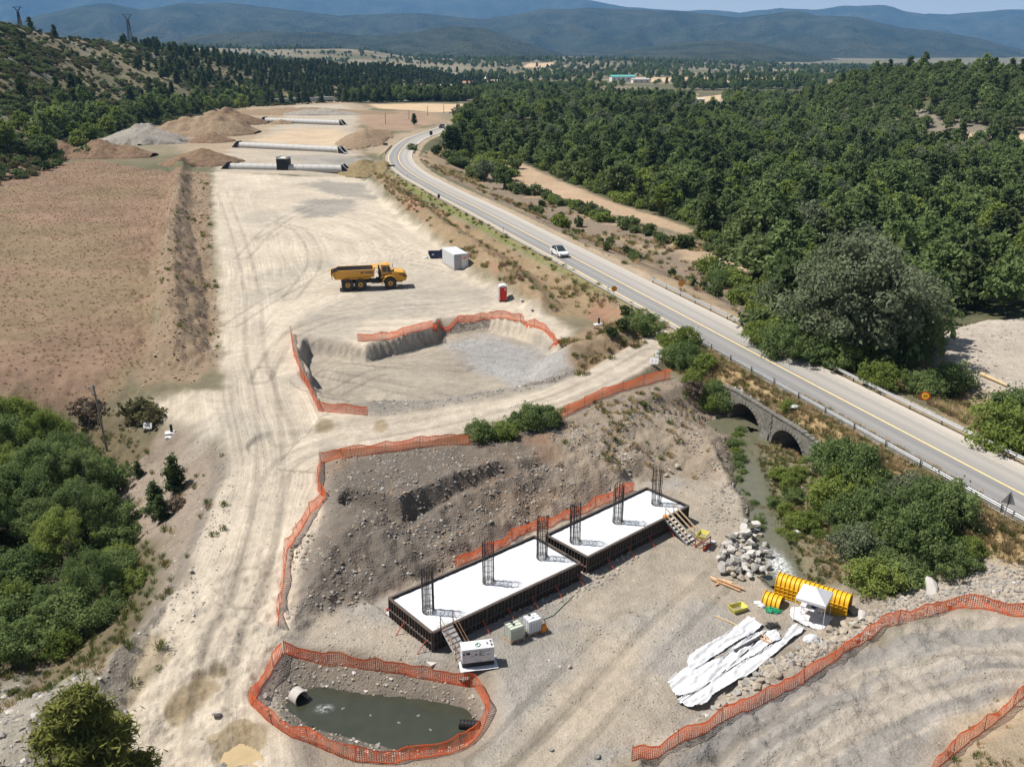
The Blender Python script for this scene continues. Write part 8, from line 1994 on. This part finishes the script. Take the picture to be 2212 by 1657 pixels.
stones('rubble', 'white stones at the bottom left under the pines', Z_STONES, 1700, .1, .7, 2.6, [.35, .3, .1, .25])
stones('loose_stones', 'stones on the bare left slope', Z_SLOPEL, 4200, .06, .35, 3, [.4, .3, .2, .1])
stones('rubble', 'stones over the gravel heap on the right', Z_GRAVEL, 5200, .08, .6, 3, [.3, .5, .05, .15])
stones('clods', 'earth clods on the ridge beside the field', Z_BERMS, 26000, .12, .62, 2.0, [.02, .05, .08, 0, .85])
stones('loose_stones', 'stones on the right bank of the road', Z_RBANK, 5000, .12, .6, 3, [.4, .3, .2, .1], clump(.12, .02))
stones('loose_stones', 'stones on the grey floor of the upper pit', Z_PIT2G, 3200, .05, .25, 3, [.7, .1, .1, .1])
stones('loose_stones', 'stones dropped along the haul road', Z_SLOPEL * 1 + np.array([5.5, 0, 0]), 1500, .04, .2, 4, [.4, .3, .1, .2])
sl = at(1290, 1245, PITZ); rub2 = W([(1060, 1330), (1180, 1275), (1300, 1225), (1370, 1180), (1390, 1195), (1320, 1255), (1200, 1310), (1080, 1350)])
stones('rubble', 'low row of rubble in front of the foundations', rub2, 2600, .1, .5, 2.6, [.5, .3, .15, .05])

# ------------------------------------------------------------------ grass
def tuft_mesh(name, seed, n, h, mtl, spread):
    r_ = np.random.default_rng(seed); V = []; 
    for k in range(n):
        a = r_.uniform(0, 6.28); b = np.array([math.cos(a), math.sin(a), 0]) * spread * math.sqrt(r_.random()); d = np.array([math.cos(a + r_.normal(0, .6)), math.sin(a + r_.normal(0, .6)), 0]) * h * r_.uniform(.15, .6); w_ = np.array([-math.sin(a), math.cos(a), 0]) * .028; hh = h * r_.uniform(.55, 1.1)
        V += [b - w_, b + w_, b + d + w_ * .3 + np.array([0, 0, hh]), b + d - w_ * .3 + np.array([0, 0, hh])]
    me = leaf_mesh(name, np.array(V), np.repeat(r_.random(n), 4), mtl); o = bpy.data.objects.new(name, me); COL.objects.link(o); return o
TF = []
for nm, k, h, lb, ps in (('grass_tuft', 'straw', .42, 'dry straw tuft on the bank above the arches', (1660, 842)), ('grass_tuft', 'grass', .38, 'green grass tuft on the bank above the arches', (1610, 812)), ('grass_tuft', 'brown', .3, 'short brown tuft near the triangular sign', (2120, 1150))):
    o = tuft_mesh(nm, 500 + len(TF), 46, h, LM[k], .30); q = hit(*ps); o.location = tuple(q); tag(o, lb, 'grass'); TF.append(o)
def grass(label, P, n, s, kinds, dens=None):
    P = np.asarray(P)[:, :2]; lo = P.min(0); hi = P.max(0); c = lo + (hi - lo) * rng.random((n, 2)); c = c[poly_sd(P, c[:, 0], c[:, 1]) < 0]
    if dens is not None: c = c[rng.random(len(c)) < dens(c)]
    return scatter('grass', label, c, s3(len(c), *s), TF, .02, rng.choice(3, len(c), p=kinds))
gcl = lambda f, t0: (lambda c: np.clip((fbm(c[:, 0] * f, c[:, 1] * f, 3, 71) - t0) * 7, .05, 1))
grass('dry and green grass on the bank above the stone arches', Z_EMBF, 17000, (.4, 1.0), [.62, .22, .16])
grass('dry grass on the right verge behind the guardrail', Z_EMBR, 9000, (.5, 1.3), [.6, .2, .2], gcl(.2, -.1))
grass('grass on the long bank between yard and road', Z_BANK, 14000, (.7, 1.7), [.45, .3, .25], gcl(.13, -.08))
grass('green grass strip along the left road edge', Z_VERGE, 3500, (.7, 1.3), [.15, .8, .05])
grass('weeds on the stony right bank', Z_RBANK, 8000, (.8, 2.0), [.4, .3, .3], gcl(.1, 0))
grass('weeds on the ridge beside the field', Z_BERMS, 3200, (.6, 1.5), [.2, .65, .15], gcl(.15, .04))
grass('grass between the stream and the thicket', Z_BANKS, 3000, (.3, .8), [.25, .65, .1])
grass('thin weeds on the excavated slope', Z_PITR, 1500, (.4, 1.0), [.3, .5, .2], gcl(.3, .12))
grass('stubble weeds at the bottom right corner', Z_CORN, 1300, (.3, .8), [.5, .3, .2], gcl(.3, .05))
grass('grass on the bare left slope', Z_SLOPEL, 700, (.5, 1.2), [.3, .6, .1], gcl(.3, .1))
grass('long grass around the spoil bank', Z_SPOIL, 1500, (.6, 1.6), [.5, .35, .15], gcl(.3, .0))
grass('weeds growing through the brown field', Z_FIELD, 42000, (.2, .5), [.22, .03, .75], gcl(.05, -.3))
grass('undergrowth of the left gully', Z_GULLY, 5000, (.4, 1.0), [.15, .8, .05])

# ------------------------------------------------------------------ far houses
M_ROOFT = mat('tile roof', (.36, .20, .13), .9, var=.2, nscale=.6); M_PLAS = mat('plaster', (.58, .54, .47), .9, var=.1, nscale=.4); M_TEAL = mat('teal sheet roof', (.10, .34, .30), .6, var=.05); M_GRAYR = mat('grey sheet roof', (.36, .36, .36), .7, var=.1)
def house(px_, py, w_, dpt, h_, rise, label, wm, rm, name='house', rz=0.0, tower=None, nwin=3):
    p = hit(px_, py); t = thing(name, label, 'house' if name == 'house' else 'building', tuple(p), rz); m = MB(); m.box((0, 0, h_ / 2 - .3), (w_, dpt, h_ + .6)); m.build('wall', wm, t)
    m = MB(); m.prism([(-w_ / 2 - .4, h_ - .02), (w_ / 2 + .4, h_ - .02), (w_ / 2 + .4, h_ + .15), (0 if False else w_ / 2 + .4, h_ + .15), (-w_ / 2 - .4, h_ + .15)][:2] + [(w_ / 2 + .4, h_ + .15), (-w_ / 2 - .4, h_ + .15)], -dpt / 2 - .4, dpt / 2 + .4)
    m.add([(-w_ / 2 - .4, -dpt / 2 - .4, h_ + .1), (w_ / 2 + .4, -dpt / 2 - .4, h_ + .1), (w_ / 2 + .4, 0, h_ + rise), (-w_ / 2 - .4, 0, h_ + rise), (w_ / 2 + .4, dpt / 2 + .4, h_ + .1), (-w_ / 2 - .4, dpt / 2 + .4, h_ + .1)], [(0, 1, 2, 3), (3, 2, 4, 5), (0, 3, 5), (1, 4, 2)]); m.build('roof', rm, t)
    for k in range(nwin):
        m = MB(); m.box((-w_ / 2 + (k + .5) * w_ / nwin, -dpt / 2 - .03, h_ * .55), (min(1.4, w_ / nwin * .4), .1, h_ * .35)); m.build('window', M_GLASS, t)
    if tower: m = MB(); m.box((-w_ / 2 - 1.5, 0, tower / 2), (3.2, 3.2, tower)); m.cyl((-w_ / 2 - 1.5, 0, tower), (-w_ / 2 - 1.5, 0, tower + 3), 2.2, 4, .1); m.build('tower', wm, t)
    return t
house(1344, 177, 32, 18, 6.5, 2.2, 'long warehouse with a teal roof and pale walls far across the valley', M_WPAINT, M_TEAL, 'warehouse', .1, nwin=5)
house(1383, 180, 22, 14, 4.5, 1.5, 'lower grey roofed shed beside the teal roofed warehouse', M_PLAS, M_GRAYR, 'warehouse', .1)
house(1066, 187, 15, 9, 5, 2.4, 'far house with a tan roof and a small pointed tower', M_PLAS, mat('tan roof', (.50, .36, .25), .9), 'house', 0, 8.5)
house(974, 168, 13, 8, 4.5, 2, 'white far house on the slope above the tree belt', M_WPAINT, M_GRAYR, 'house', .2)
house(966, 196, 14, 8, 4, 2, 'grey roofed house behind the dark tree belt', M_PLAS, M_GRAYR, 'house', 0)
house(1012, 190, 12, 8, 5, 2.2, 'brown roofed house between the tree belt and the tower house', M_PLAS, M_ROOFT, 'house', -.2)
house(1504, 226, 10, 7, 3.6, .6, 'flat white house among the trees at the right', M_WPAINT, M_WPAINT, 'house', .1)
house(1558, 232, 11, 8, 3, 1.2, 'pale greenhouse shed next to the bright tree', M_WPAINT, M_GRAYR, 'house', 0)
house(1635, 214, 5, 5, 5, 1.5, 'small tan tower house by the pale track', M_PLAS, M_ROOFT, 'house', 0, None, 1)
house(1057, 248, 8, 5, 2.8, .5, 'low white roofed shed behind the big tree at the bend', M_PLAS, M_WPAINT, 'house', .3)
